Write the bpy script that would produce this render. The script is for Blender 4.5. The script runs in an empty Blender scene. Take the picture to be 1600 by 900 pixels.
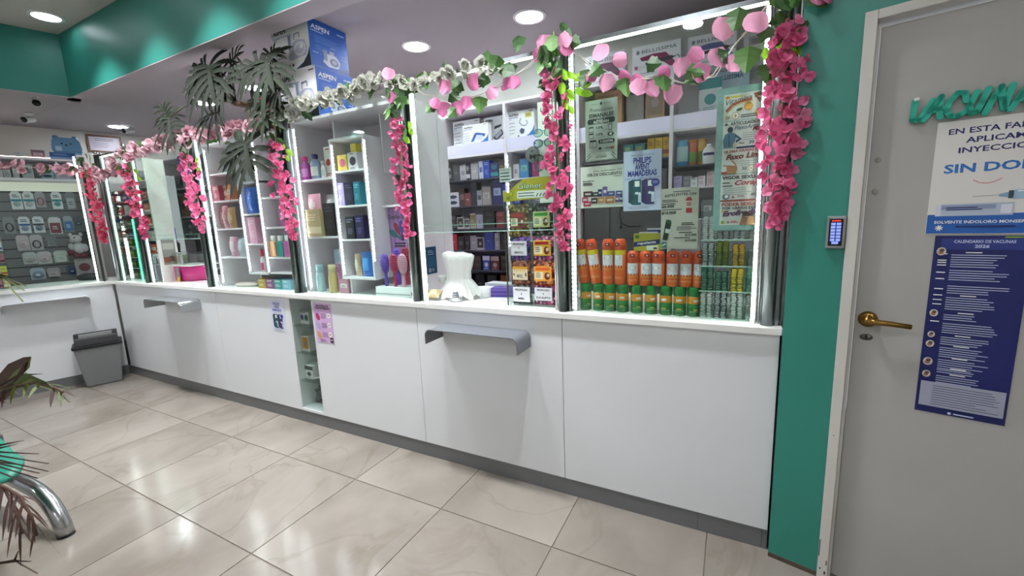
import bpy, bmesh, math, random
from mathutils import Vector, Matrix, Euler, Quaternion
random.seed(11)
SC = bpy.context.scene
COL = SC.collection
R = math.radians

# ------------------------------------------------------------------ camera
cam_d = bpy.data.cameras.new('camera')
cam = bpy.data.objects.new('camera', cam_d)
COL.objects.link(cam)
SC.camera = cam
cam_d.sensor_width = 36.0
cam_d.lens = 36.0 * 660.1 / 1600.0
cam_d.clip_start = 0.02
RX = ((0.8881966, 0.4577947, -0.0391243), (0.0395448, -0.1610031, -0.9861614), (-0.4577587, 0.8743580, -0.1611058))
cam.matrix_world = Matrix(((RX[0][0], -RX[1][0], -RX[2][0], 4.00754),
                           (RX[0][1], -RX[1][1], -RX[2][1], -1.87973),
                           (RX[0][2], -RX[1][2], -RX[2][2], 1.42482),
                           (0, 0, 0, 1)))
# ------------------------------------------------------------------ world, exposure
W = bpy.data.worlds.new('world'); SC.world = W; W.use_nodes = True
W.node_tree.nodes['Background'].inputs[0].default_value = (0.85, 0.9, 1, 1)
W.node_tree.nodes['Background'].inputs[1].default_value = 0.6
SC.view_settings.view_transform = 'Standard'
SC.view_settings.look = 'None'
SC.view_settings.gamma = 1.0
SC.view_settings.use_curve_mapping = False
SC.view_settings.exposure = 0.75
DISC = 150.0      # radiance of the ceiling downlight discs
LED = 13.0       # radiance of the LED tapes
DIODE = 75.0

# ------------------------------------------------------------------ materials
MATS = {}
def lin(h):
    h = h.lstrip('#'); o = []
    for i in (0, 2, 4):
        c = int(h[i:i+2], 16) / 255.0
        o.append(c / 12.92 if c <= 0.04045 else ((c + 0.055) / 1.055) ** 2.4)
    return (o[0], o[1], o[2], 1.0)

def M(h, rough=0.5, metal=0.0, var=0.0, scale=25.0, emit=0.0, bump=0.0, coat=0.0, sub=0.0):
    key = (h, rough, metal, var, scale, emit, bump, coat, sub)
    if key in MATS: return MATS[key]
    m = bpy.data.materials.new('paint_' + h.strip('#')); m.use_nodes = True
    nt = m.node_tree; b = nt.nodes['Principled BSDF']
    b.inputs['Base Color'].default_value = lin(h)
    b.inputs['Roughness'].default_value = rough
    b.inputs['Metallic'].default_value = metal
    if coat: b.inputs['Coat Weight'].default_value = coat; b.inputs['Coat Roughness'].default_value = 0.08
    if sub:
        tr = nt.nodes.new('ShaderNodeBsdfTranslucent'); tr.inputs[0].default_value = lin(h)
        mx = nt.nodes.new('ShaderNodeMixShader'); mx.inputs[0].default_value = sub
        nt.links.new(b.outputs[0], mx.inputs[1]); nt.links.new(tr.outputs[0], mx.inputs[2])
        nt.links.new(mx.outputs[0], nt.nodes['Material Output'].inputs[0])
    if var or bump:
        tc = nt.nodes.new('ShaderNodeTexCoord'); nz = nt.nodes.new('ShaderNodeTexNoise')
        nz.inputs['Scale'].default_value = scale; nz.inputs['Detail'].default_value = 4
        nt.links.new(tc.outputs['Object'], nz.inputs['Vector'])
        if var:
            mix = nt.nodes.new('ShaderNodeMix'); mix.data_type = 'RGBA'
            c = lin(h)
            mix.inputs[6].default_value = tuple(max(0, x * (1 - var)) for x in c[:3]) + (1,)
            mix.inputs[7].default_value = tuple(min(1, x * (1 + var)) for x in c[:3]) + (1,)
            nt.links.new(nz.outputs[0], mix.inputs[0]); nt.links.new(mix.outputs[2], b.inputs['Base Color'])
        if bump:
            bp = nt.nodes.new('ShaderNodeBump'); bp.inputs['Strength'].default_value = bump; bp.inputs['Distance'].default_value = 0.004
            nt.links.new(nz.outputs[0], bp.inputs['Height']); nt.links.new(bp.outputs[0], b.inputs['Normal'])
    if emit:
        b.inputs['Emission Color'].default_value = lin(h); b.inputs['Emission Strength'].default_value = emit
    MATS[key] = m
    return m

def glass_mat(tint='#f4fbf8', refl=1.0, name='clear_glass'):
    key = ('glass', tint, refl)
    if key in MATS: return MATS[key]
    m = bpy.data.materials.new(name); m.use_nodes = True
    nt = m.node_tree; nt.nodes.clear()
    out = nt.nodes.new('ShaderNodeOutputMaterial'); mx = nt.nodes.new('ShaderNodeMixShader')
    tr = nt.nodes.new('ShaderNodeBsdfTransparent'); tr.inputs[0].default_value = lin(tint)
    gl = nt.nodes.new('ShaderNodeBsdfGlossy'); gl.inputs['Roughness'].default_value = 0.03
    lw = nt.nodes.new('ShaderNodeLayerWeight'); lw.inputs[0].default_value = 0.5
    pw = nt.nodes.new('ShaderNodeMath'); pw.operation = 'POWER'; pw.inputs[1].default_value = 5.0
    ml = nt.nodes.new('ShaderNodeMath'); ml.operation = 'MULTIPLY_ADD'; ml.inputs[1].default_value = 0.5 * refl; ml.inputs[2].default_value = 0.022 * refl
    nt.links.new(lw.outputs['Facing'], pw.inputs[0]); nt.links.new(pw.outputs[0], ml.inputs[0]); nt.links.new(ml.outputs[0], mx.inputs[0])
    nt.links.new(tr.outputs[0], mx.inputs[1]); nt.links.new(gl.outputs[0], mx.inputs[2])
    nt.links.new(mx.outputs[0], out.inputs[0])
    MATS[key] = m
    return m

def marble_mat():
    m = bpy.data.materials.new('marble_tile'); m.use_nodes = True
    nt = m.node_tree; b = nt.nodes['Principled BSDF']; L = nt.links.new
    tc = nt.nodes.new('ShaderNodeTexCoord'); oi = nt.nodes.new('ShaderNodeObjectInfo')
    mul = nt.nodes.new('ShaderNodeVectorMath'); mul.operation = 'MULTIPLY_ADD'
    cx = nt.nodes.new('ShaderNodeCombineXYZ')
    for i, k in enumerate((37.0, 91.0, 53.0)):
        q = nt.nodes.new('ShaderNodeMath'); q.operation = 'MULTIPLY'; q.inputs[1].default_value = k
        L(oi.outputs['Random'], q.inputs[0]); L(q.outputs[0], cx.inputs[i])
    mul.inputs[1].default_value = (1, 1, 1); L(tc.outputs['Object'], mul.inputs[0]); L(cx.outputs[0], mul.inputs[2])
    mp = nt.nodes.new('ShaderNodeMapping'); mp.inputs['Rotation'].default_value = (0, 0, 0.9); mp.inputs['Scale'].default_value = (1.25, 0.95, 1)
    L(mul.outputs[0], mp.inputs[0])
    n1 = nt.nodes.new('ShaderNodeTexNoise'); n1.inputs['Scale'].default_value = 1.7; n1.inputs['Detail'].default_value = 8; n1.inputs['Distortion'].default_value = 0.5
    L(mp.outputs[0], n1.inputs['Vector'])
    r1 = nt.nodes.new('ShaderNodeValToRGB'); e = r1.color_ramp.elements
    e[0].position = 0.3; e[0].color = lin('#7d766d'); e[1].position = 0.72; e[1].color = lin('#968f86')
    x = e.new(0.5); x.color = lin('#8b847b')
    L(n1.outputs[0], r1.inputs[0])
    n2 = nt.nodes.new('ShaderNodeTexNoise'); n2.inputs['Scale'].default_value = 1.3; n2.inputs['Detail'].default_value = 5; n2.inputs['Distortion'].default_value = 1.2
    L(mp.outputs[0], n2.inputs['Vector'])
    r2 = nt.nodes.new('ShaderNodeValToRGB'); e = r2.color_ramp.elements
    e[0].position = 0.475; e[0].color = (0, 0, 0, 1); e[1].position = 0.525; e[1].color = (0, 0, 0, 1)
    x = e.new(0.5); x.color = (1, 1, 1, 1)
    L(n2.outputs[0], r2.inputs[0])
    vm = nt.nodes.new('ShaderNodeMath'); vm.operation = 'MULTIPLY'; vm.inputs[1].default_value = 0.42
    n3 = nt.nodes.new('ShaderNodeTexNoise'); n3.inputs['Scale'].default_value = 3.0; L(mp.outputs[0], n3.inputs['Vector'])
    v2 = nt.nodes.new('ShaderNodeMath'); v2.operation = 'MULTIPLY'; L(r2.outputs[0], v2.inputs[0]); L(n3.outputs[0], v2.inputs[1])
    L(v2.outputs[0], vm.inputs[0])
    mx = nt.nodes.new('ShaderNodeMix'); mx.data_type = 'RGBA'
    L(vm.outputs[0], mx.inputs[0]); L(r1.outputs[0], mx.inputs[6]); mx.inputs[7].default_value = lin('#665540')
    L(mx.outputs[2], b.inputs['Base Color'])
    b.inputs['Roughness'].default_value = 0.15
    b.inputs['Specular IOR Level'].default_value = 0.45
    return m

def speckle_mat(name, cols, scale=60.0, rough=0.3):
    m = bpy.data.materials.new(name); m.use_nodes = True
    nt = m.node_tree; b = nt.nodes['Principled BSDF']; L = nt.links.new
    tc = nt.nodes.new('ShaderNodeTexCoord'); vo = nt.nodes.new('ShaderNodeTexVoronoi'); vo.inputs['Scale'].default_value = scale
    L(tc.outputs['Object'], vo.inputs['Vector'])
    sp = nt.nodes.new('ShaderNodeSeparateColor'); L(vo.outputs['Color'], sp.inputs[0])
    rp = nt.nodes.new('ShaderNodeValToRGB'); rp.color_ramp.interpolation = 'CONSTANT'; e = rp.color_ramp.elements
    e[0].position = 0; e[0].color = lin(cols[0]); e[1].position = 1.0 / len(cols); e[1].color = lin(cols[1])
    for i in range(2, len(cols)):
        x = e.new(i / len(cols)); x.color = lin(cols[i])
    L(sp.outputs[0], rp.inputs[0]); L(rp.outputs[0], b.inputs['Base Color'])
    b.inputs['Roughness'].default_value = rough
    return m

# ------------------------------------------------------------------ mesh builder
class MB:
    def __init__(s): s.v = []; s.f = []; s.mi = []; s.sm = []; s.mats = []
    def add(s, vs, fs, mat, smooth=False):
        if mat not in s.mats: s.mats.append(mat)
        k = s.mats.index(mat); o = len(s.v)
        s.v += [tuple(p) for p in vs]
        for f in fs: s.f.append([i + o for i in f]); s.mi.append(k); s.sm.append(smooth)
        return s
    def box(s, x0, x1, y0, y1, z0, z1, mat, T=None):
        vs = [(x0,y0,z0),(x1,y0,z0),(x1,y1,z0),(x0,y1,z0),(x0,y0,z1),(x1,y0,z1),(x1,y1,z1),(x0,y1,z1)]
        if T: vs = [T @ Vector(p) for p in vs]
        return s.add(vs, [(0,3,2,1),(4,5,6,7),(0,1,5,4),(1,2,6,5),(2,3,7,6),(3,0,4,7)], mat)
    def prism(s, poly, a, b, mat, axis='z', smooth=False, T=None):
        n = len(poly)
        def mk(p, w):
            if axis == 'z': q = (p[0], p[1], w)
            elif axis == 'y': q = (p[0], w, p[1])
            else: q = (w, p[0], p[1])
            return T @ Vector(q) if T else q
        vs = [mk(p, a) for p in poly] + [mk(p, b) for p in poly]
        s.add(vs, [tuple(range(n - 1, -1, -1)), tuple(range(n, 2 * n))], mat)
        return s.add(vs, [(i, (i + 1) % n, n + (i + 1) % n, n + i) for i in range(n)], mat, smooth)
    def lathe(s, prof, mat, n=16, c=(0, 0, 0), sx=1, sy=1, T=None, smooth=True):
        vs = []; fs = []
        for r, z in prof:
            for i in range(n):
                a = 2 * math.pi * i / n
                p = (c[0] + r * math.cos(a) * sx, c[1] + r * math.sin(a) * sy, c[2] + z)
                vs.append(T @ Vector(p) if T else p)
        for k in range(len(prof) - 1):
            for i in range(n):
                j = (i + 1) % n
                fs.append((k*n+i, k*n+j, (k+1)*n+j, (k+1)*n+i))
        if prof[0][0] > 1e-5: fs.append(tuple(range(n - 1, -1, -1)))
        if prof[-1][0] > 1e-5: fs.append(tuple(range((len(prof)-1)*n, len(prof)*n)))
        return s.add(vs, fs, mat, smooth)
    def tube(s, path, r, mat, n=8, caps=True):
        P = [Vector(p) for p in path]; rs = r if isinstance(r, (list, tuple)) else [r] * len(P)
        vs = []; fs = []; prev = None
        for i, p in enumerate(P):
            t = (P[min(i+1, len(P)-1)] - P[max(i-1, 0)]).normalized()
            if prev is None:
                a = Vector((0, 0, 1)) if abs(t.z) < 0.9 else Vector((0, 1, 0))
                u = t.cross(a).normalized()
            else:
                u = (prev - t * prev.dot(t)); u = u.normalized() if u.length > 1e-6 else t.orthogonal().normalized()
            prev = u; w = t.cross(u)
            for k in range(n):
                a = 2 * math.pi * k / n
                vs.append(p + (u * math.cos(a) + w * math.sin(a)) * rs[i])
        for i in range(len(P) - 1):
            for k in range(n):
                j = (k + 1) % n
                fs.append((i*n+k, i*n+j, (i+1)*n+j, (i+1)*n+k))
        if caps: fs += [tuple(range(n - 1, -1, -1)), tuple(range((len(P)-1)*n, len(P)*n))]
        return s.add(vs, fs, mat, True)
    def mesh(s, name):
        me = bpy.data.meshes.new(name); me.from_pydata(s.v, [], s.f)
        for m in s.mats: me.materials.append(m)
        me.polygons.foreach_set('material_index', s.mi); me.polygons.foreach_set('use_smooth', s.sm)
        me.update()
        return me
    def build(s, name, parent=None, loc=(0, 0, 0), rotz=0.0, bevel=0.0, seg=2):
        o = bpy.data.objects.new(name, s.mesh(name)); COL.objects.link(o)
        o.location = loc; o.rotation_euler = (0, 0, rotz)
        if parent: o.parent = parent
        if bevel:
            bv = o.modifiers.new('bevel', 'BEVEL'); bv.width = bevel; bv.segments = seg; bv.limit_method = 'ANGLE'
        return o

def tag(o, label=None, cat=None, group=None, kind=None):
    if label: o['label'] = label
    if cat: o['category'] = cat
    if group: o['group'] = group
    if kind: o['kind'] = kind
    return o
def thing(name, label, cat, loc=(0, 0, 0), rotz=0.0, group=None):
    o = bpy.data.objects.new(name, None); COL.objects.link(o); o.empty_display_size = 0.05
    o.location = loc; o.rotation_euler = (0, 0, rotz)
    return tag(o, label, cat, group)
def struct(o): o['kind'] = 'structure'; return o
def inst(name, me, parent, loc, rot=(0, 0, 0), sc=1.0):
    o = bpy.data.objects.new(name, me); COL.objects.link(o); o.parent = parent; o.location = loc
    if isinstance(rot, Quaternion): o.rotation_mode = 'QUATERNION'; o.rotation_quaternion = rot
    else: o.rotation_euler = rot
    o.scale = sc if isinstance(sc, (tuple, list)) else (sc, sc, sc)
    return o
def dup(root, loc, rotz=None, label=None, group=None):
    r = root.copy(); COL.objects.link(r); r.location = loc
    if rotz is not None: r.rotation_euler = (0, 0, rotz)
    if label: r['label'] = label
    if group: r['group'] = group
    for ch in list(root.children):
        c = ch.copy(); COL.objects.link(c); c.parent = r
        for g in list(ch.children):
            d = g.copy(); COL.objects.link(d); d.parent = c
    return r
ORD = ['first', 'second', 'third', 'fourth', 'fifth', 'sixth', 'seventh', 'eighth', 'ninth', 'tenth', 'eleventh', 'twelfth', 'thirteenth', 'fourteenth', 'fifteenth', 'sixteenth']

# ------------------------------------------------------------------ flat print: lettering and shapes on a sheet
TXT = {}
def text_shape(t, bold, shear):
    key = (t, bold, shear)
    if key not in TXT:
        cu = bpy.data.curves.new('lettering', 'FONT'); cu.body = t; cu.resolution_u = 2; cu.offset = bold; cu.shear = shear
        o = bpy.data.objects.new('lettering', cu); me = o.to_mesh()
        vs = [(v.co.x, v.co.y) for v in me.vertices]; fs = [tuple(p.vertices) for p in me.polygons]
        o.to_mesh_clear(); bpy.data.objects.remove(o); bpy.data.curves.remove(cu)
        TXT[key] = (vs, fs)
    return TXT[key]
class Pr(MB):
    """flat print in a sheet's own x-z frame; front is -y.  T maps the frame elsewhere (a box side)."""
    def __init__(s, y=-0.0006, T=None): super().__init__(); s.y = y; s.k = 0; s.T = T
    def _flat(s, pts, fs, mat):
        s.k += 1; y = s.y - 0.00012 * s.k
        vs = [Vector((p[0], y, p[1])) for p in pts]
        if s.T: vs = [s.T @ v for v in vs]
        return s.add(vs, fs, mat)
    def rect(s, x, z, w, h, mat): return s._flat([(x, z), (x+w, z), (x+w, z+h), (x, z+h)], [(0, 1, 2, 3)], mat)
    def poly(s, pts, mat): return s._flat(pts, [tuple(range(len(pts)))], mat)
    def ell(s, cx, cz, rx, rz, mat, n=18, rot=0):
        c, d = math.cos(rot), math.sin(rot); pts = []
        for i in range(n):
            a = 2 * math.pi * i / n; p, q = rx * math.cos(a), rz * math.sin(a)
            pts.append((cx + p * c - q * d, cz + p * d + q * c))
        return s.poly(pts, mat)
    def line(s, a, b, w, mat):
        d = Vector((b[0]-a[0], b[1]-a[1])); L = d.length or 1; nx, nz = -d.y / L * w / 2, d.x / L * w / 2
        return s.poly([(a[0]-nx, a[1]-nz), (b[0]-nx, b[1]-nz), (b[0]+nx, b[1]+nz), (a[0]+nx, a[1]+nz)], mat)
    def path(s, pts, w, mat):
        for a, b in zip(pts, pts[1:]): s.line(a, b, w, mat)
        return s
    def lines(s, x, z, w, n, dz, h, mat, seed=0):
        rr = random.Random(seed); vs = []; fs = []
        s.k += 1; y = s.y - 0.00012 * s.k
        for i in range(n):
            ww = w * rr.uniform(0.65, 1.0); zz = z - i * dz; o = len(vs)
            vs += [Vector((x, y, zz)), Vector((x+ww, y, zz)), Vector((x+ww, y, zz+h)), Vector((x, y, zz+h))]
            fs.append((o, o+1, o+2, o+3))
        if s.T: vs = [s.T @ v for v in vs]
        return s.add(vs, fs, mat)
    def text(s, t, x, z, h, mat, w=None, al='L', bold=0.0, shear=0.0, tilt=0.0, arc=0.0):
        vs, fs = text_shape(t, bold, shear)
        if not vs: return s
        x0 = min(p[0] for p in vs); x1 = max(p[0] for p in vs)
        k = h / 0.70; kx = (w / (x1 - x0)) if w else k
        wid = (x1 - x0) * kx; ox = x if al == 'L' else (x - wid / 2 if al == 'C' else x - wid)
        pts = []
        for p in vs:
            u = (p[0] - x0) * kx; q = p[1] * k
            if arc: q += arc * (1 - (2 * u / wid - 1) ** 2)
            pts.append((ox + u, z + q + tilt * u))
        return s._flat(pts, fs, mat)

def sheet(name, label, cat, loc, w, h, mat, rotz=0.0, t=0.0012, group=None):
    """a sheet of paper or card: root mesh with its base centre at loc; print comes as a child"""
    b = MB().box(-w/2, w/2, -t/2, t/2, 0, h, mat).build(name, None, loc, rotz)
    return tag(b, label, cat, group)
WHITE = M('#f2f2f0', 0.55); BLACK = M('#151517', 0.5); INK = M('#2b2d33', 0.6); GREYINK = M('#8a8f96', 0.6)
BLUE = M('#1f5fb0', 0.5); NAVY = M('#161f5c', 0.5)
# ------------------------------------------------------------------ the room
AL = R(16)
uL = Vector((-math.sin(AL), -math.cos(AL), 0)); nL = Vector((-math.cos(AL), math.sin(AL), 0)); OL = Vector((-1.49, 0, 0))
def LP(s, d, z=0.0): p = OL + uL * s + nL * d; return Vector((p.x, p.y, z))     # along / behind the left counter
RL = R(74)                                                                     # sheets that face out of the left wall
TD = R(13)
du = Vector((math.cos(TD), -math.sin(TD), 0)); dn = Vector((math.sin(TD), math.cos(TD), 0)); OD = Vector((4.193, -0.03, 0))
def DP(s, d, z=0.0): p = OD + du * s + dn * d; return Vector((p.x, p.y, z))     # along / behind the door wall
RD = -TD

TEAL = M('#2b8074', 0.48, var=0.05, scale=3)
TEAL_D = M('#2f8475', 0.4, var=0.05, scale=4, bump=0.05)
CEIL = M('#a29ca0', 0.75, var=0.03, scale=2)
CEIL2 = M('#bcb8b2', 0.8, var=0.03, scale=2)
CREAM = M('#d4d2cc', 0.7, var=0.03, scale=2)
PANEL = M('#e3e6e8', 0.32, var=0.015, scale=3)
SLAB = M('#eeeeea', 0.28)
LAM = M('#efe8ee', 0.45)
KICK = M('#6b6c6d', 0.4, var=0.04, scale=8)
DOORW = M('#afada8', 0.5, var=0.05, scale=5, bump=0.08)
FRAMEW = M('#d0cdc5', 0.45, var=0.06, scale=7, bump=0.12)
ALU = M('#8f9698', 0.28, metal=1.0)
ALU_D = M('#4d5653', 0.3, metal=0.85)
CHROME = M('#d5d6d8', 0.12, metal=1.0)
GREY = M('#8f9397', 0.35, metal=0.35)
GLASS = glass_mat()
GLASS_E = M('#a9d6c4', 0.15)
LEDM = M('#f4fffb', 0.5, emit=LED)
DIOM = M('#fdf6ff', 0.5, emit=DIODE)

floor = MB().box(-5.2, 6.6, -5.0, 1.7, -0.1, -0.003, M('#6d6156', 0.8)).build('floor'); struct(floor)
MARBLE = marble_mat()
tile_me = None
def tile_mesh(w, d):
    g = 0.0022; b = MB(); e = 0.0012
    b.box(g, w - g, g * 1.4, d - g * 1.4, -0.012, 0.0, MARBLE)
    return b.mesh('tile')
TM = tile_mesh(0.6, 0.593); TM0 = tile_mesh(0.6, 0.39)
for i in range(-9, 10):
    for k in range(-1, 8):
        if i < -4 and k < 0: continue
        inst('tile', TM0 if k < 0 else TM, floor, (0.36 + i * 0.6, -0.364 if k < 0 else -0.364 - 0.593 * (k + 1), 0))

def wall_slab(name, pts, z0, z1, mat): return struct(MB().prism(pts, z0, z1, mat).build(name))
def lp2(s, d): q = LP(s, d); return (q.x, q.y)
def dp2(s, d): q = DP(s, d); return (q.x, q.y)
wall_slab('wall_back', [(-3.6, 1.45), (4.3, 1.45), (4.3, 1.55), (-3.6, 1.55)], 0, 2.75, CREAM)
wall_slab('wall_left', [lp2(-1.3, 1.9), lp2(4.6, 1.9), lp2(4.6, 2.0), lp2(-1.3, 2.0)], 0, 3.2, CREAM)
wall_slab('wall_side', [(4.2, 0.02), (4.3, 0.02), (4.3, 1.45), (4.2, 1.45)], 0, 2.75, CREAM)
# the green wall beside the door, with the door opening left out
wall_slab('wall_right', [dp2(0, 0), dp2(0.168, 0), dp2(0.168, 0.12), dp2(0.03, 0.12)], 0, 3.2, TEAL_D)
wall_slab('wall_lintel', [dp2(0.168, 0), dp2(1.08, 0), dp2(1.08, 0.12), dp2(0.168, 0.12)], 2.0, 3.2, TEAL_D)
wall_slab('wall_beyond', [dp2(1.08, 0), dp2(2.3, 0), dp2(2.3, 0.12), dp2(1.08, 0.12)], 0, 3.2, TEAL_D)
wall_slab('wall_far', [(6.35, -0.45), (6.45, -0.45), (6.45, -4.9), (6.35, -4.9)], 0, 3.2, CREAM)
wall_slab('wall_front', [(-5.0, -4.9), (6.45, -4.9), (6.45, -4.8), (-5.0, -4.8)], 0, 3.2, CREAM)
ceil = struct(MB().box(-5.2, 6.6, -5.0, 1.7, 3.18, 3.28, CEIL2).build('ceiling'))
SX = 0.185                                                   # the left soffit stands this far in front of the left counter
struct(MB().prism([(-3.6, 0.04), (4.25, 0.04), (4.25, 1.5), (-3.6, 1.5)], 2.72, 2.8, CEIL).build('ceiling_low'))
struct(MB().prism([lp2(-0.6, -SX + 0.06), lp2(4.6, -SX + 0.06), lp2(4.6, 2.0), lp2(-0.6, 2.0)], 2.721, 2.79, CEIL).build('ceiling_low_side'))
so = MB()                                                    # main soffit: teal face, grey underside
so.box(-1.42, 6.3, -0.10, 0.05, 2.662, 3.19, TEAL)
so.box(-1.44, 6.3, -0.099, 0.05, 2.655, 2.6625, CEIL)
struct(so.build('trim_1'))
sl = MB()
sl.prism([lp2(-0.02, -SX), lp2(4.6, -SX), lp2(4.6, -SX + 0.12), lp2(-0.02, -SX + 0.12)], 2.662, 3.19, TEAL)
sl.prism([lp2(-0.02, -SX + 0.001), lp2(4.6, -SX + 0.001), lp2(4.6, -SX + 0.12), lp2(-0.02, -SX + 0.12)], 2.655, 2.6625, CEIL)
struct(sl.build('trim_2'))

# ------------------------------------------------------------------ downlights
def downlight(x, y, z, label, group=None, r=0.085, e=DISC):
    t = thing('ceiling_downlight', label, 'ceiling light', (x, y, z), 0, group)
    MB().lathe([(r, -0.004), (r + 0.004, -0.008), (r + 0.022, -0.006), (r + 0.026, 0.0)], M('#e8e8e6', 0.35), 28).build('trim_ring', t)
    MB().lathe([(0.0005, -0.005), (r, -0.005)], M('#f6f8ff', 0.5, emit=e), 28).build('diffuser', t)
    return t
for x, y, lb in ((2.78, 0.86, 'round downlight glowing above the four beige and pink boxes, nearest the door'), (1.865, 0.83, 'round downlight right of the tall box stack on the cabinet'),
                 (0.95, 0.80, 'round downlight behind the potted plant leaves'), (0.03, 0.76, 'round downlight glimpsed between the plant leaves'), (-0.85, 0.765, 'round downlight over the far lower ceiling left of the potted plant'),
                 (-2.68, 0.736, 'small distant downlight above the framed certificate')):
    downlight(x, y, 2.72, lb)
def soffit_light(x, y, label, group=None):
    t = downlight(x, y, 3.18, label, group, e=6.0)
    d = bpy.data.lights.new('downlight_beam', 'AREA'); d.shape = 'DISK'; d.size = 0.14; d.energy = 7.5; d.spread = R(92); d.color = (0.95, 0.97, 1)
    o = bpy.data.objects.new('downlight_beam', d); COL.objects.link(o); o.parent = t; o.location = (0, 0, -0.012)
downlight(-0.97, -0.27, 3.18, 'round downlight in the high ceiling beside the green soffit', e=6.0)
for x in (-0.56, 0.23, 1.02, 1.81, 2.6, 3.4):
    soffit_light(x, -0.46, 'round downlight close to the green soffit, out of the picture', 'downlights along the soffit')
for x in (-2.4, -0.4, 1.6, 3.6, 5.4):  # unseen rows added far back so the counter fronts get frontal light
    for y in (-2.7, -4.2):
        downlight(x, y, 3.18, 'unseen downlight added over the shop floor to light the counter fronts', 'unseen downlights added over the shop floor', e=DISC * 1.65)

# ------------------------------------------------------------------ counters
def front_panel(x0, x1, label):
    t = thing('counter_cabinet', label, 'cabinet', ((x0 + x1) / 2, 0, 0.0))
    w = (x1 - x0) / 2
    MB().box(-w + 0.0015, w - 0.0015, 0.0, 0.018, 0.092, 0.943, PANEL).build('front_panel', t, bevel=0.0012)
    MB().box(-w + 0.003, w - 0.003, 0.0185, 0.56, 0.095, 0.940, M('#cfd2d3', 0.5)).build('carcass', t)
    return t
front_panel(-1.44, 0.31, 'white counter cabinet with the far steel tray, next to the corner')
front_panel(0.31, 1.222, 'white counter cabinet with the blue promotion notice, left of the glass niche')
front_panel(1.482, 2.387, 'white counter cabinet with the mauve price list, right of the glass niche')
front_panel(2.387, 3.289, 'white counter cabinet carrying the large grey bag tray')
front_panel(3.289, 4.190, 'plain white counter cabinet under the insect spray cans, beside the green wall')
# glass niche
nt = thing('display_niche', 'narrow glazed niche with glass shelves set into the white counter', 'display case', (1.352, 0, 0.0))
b = MB(); a = 0.1295
b.box(-a, -a + 0.014, 0, 0.3, 0.092, 0.943, PANEL); b.box(a - 0.014, a, 0, 0.3, 0.092, 0.943, PANEL)
b.box(-a + 0.014, a - 0.014, 0, 0.3, 0.092, 0.112, PANEL); b.box(-a + 0.014, a - 0.014, 0, 0.3, 0.93, 0.943, PANEL)
b.build('niche_frame', nt)
MB().box(-a + 0.014, a - 0.014, 0.28, 0.3, 0.112, 0.93, M('#d5d8d6', 0.6)).build('back_panel', nt)
for z in (0.316, 0.526, 0.728):
    MB().box(-a + 0.015, a - 0.015, 0.012, 0.279, z, z + 0.006, glass_mat('#eef6f2', 1.0, 'shelf_glass')).build('glass_shelf', nt)
MB().box(-a + 0.014, a - 0.014, 0.004, 0.008, 0.112, 0.93, glass_mat('#f2f6f4', 1.0, 'niche_glass')).build('glass_door', nt)

wt = MB().prism([(-1.475, -0.02), (4.194, -0.02), (4.194, 0.62), (-1.945, 0.62)], 0.943, 0.968, SLAB).build('worktop', bevel=0.003)
tag(wt, 'long white worktop running along the glazed counter', 'worktop')
q0 = lp2(0.0, 0.0)
wl = MB().prism([(-1.477, -0.02), lp2(3.3, -0.02), lp2(3.3, 0.60), (-1.947, 0.62)], 0.943, 0.968, SLAB).build('worktop', bevel=0.003)
tag(wl, 'white worktop of the left counter under the slatwall goods', 'worktop')
lc = thing('counter_cabinet', 'white left counter cabinet behind the grey waste bin', 'cabinet', LP(1.65, 0, 0), R(74))
MB().box(-1.65, 1.648, 0.0, 0.018, 0.092, 0.943, PANEL).build('front_panel', lc, bevel=0.0012)
MB().box(-1.65, 1.62, 0.0185, 0.55, 0.095, 0.940, M('#cfd2d3', 0.5)).build('carcass', lc)
bb = MB()
xs = [-1.49, -0.3, 0.62, 1.5, 2.38, 3.15, 3.92, 4.17, 4.19]
kb = struct(MB().box(-1.49, 4.19, 0.012, 0.03, 0, 0.09, M('#4a4b4b', 0.6)).build('baseboard_back'))
for x0, x1 in zip(xs, xs[1:]):
    MB().box(x0 + 0.0008, x1 - 0.0008, 0.004, 0.012, 0.001, 0.091, KICK).build('board', kb)
kl = struct(MB().prism([lp2(0.0, 0.004), lp2(3.3, 0.004), lp2(3.3, 0.03), lp2(0.0, 0.03)], 0, 0.091, KICK).build('baseboard_left'))

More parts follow.
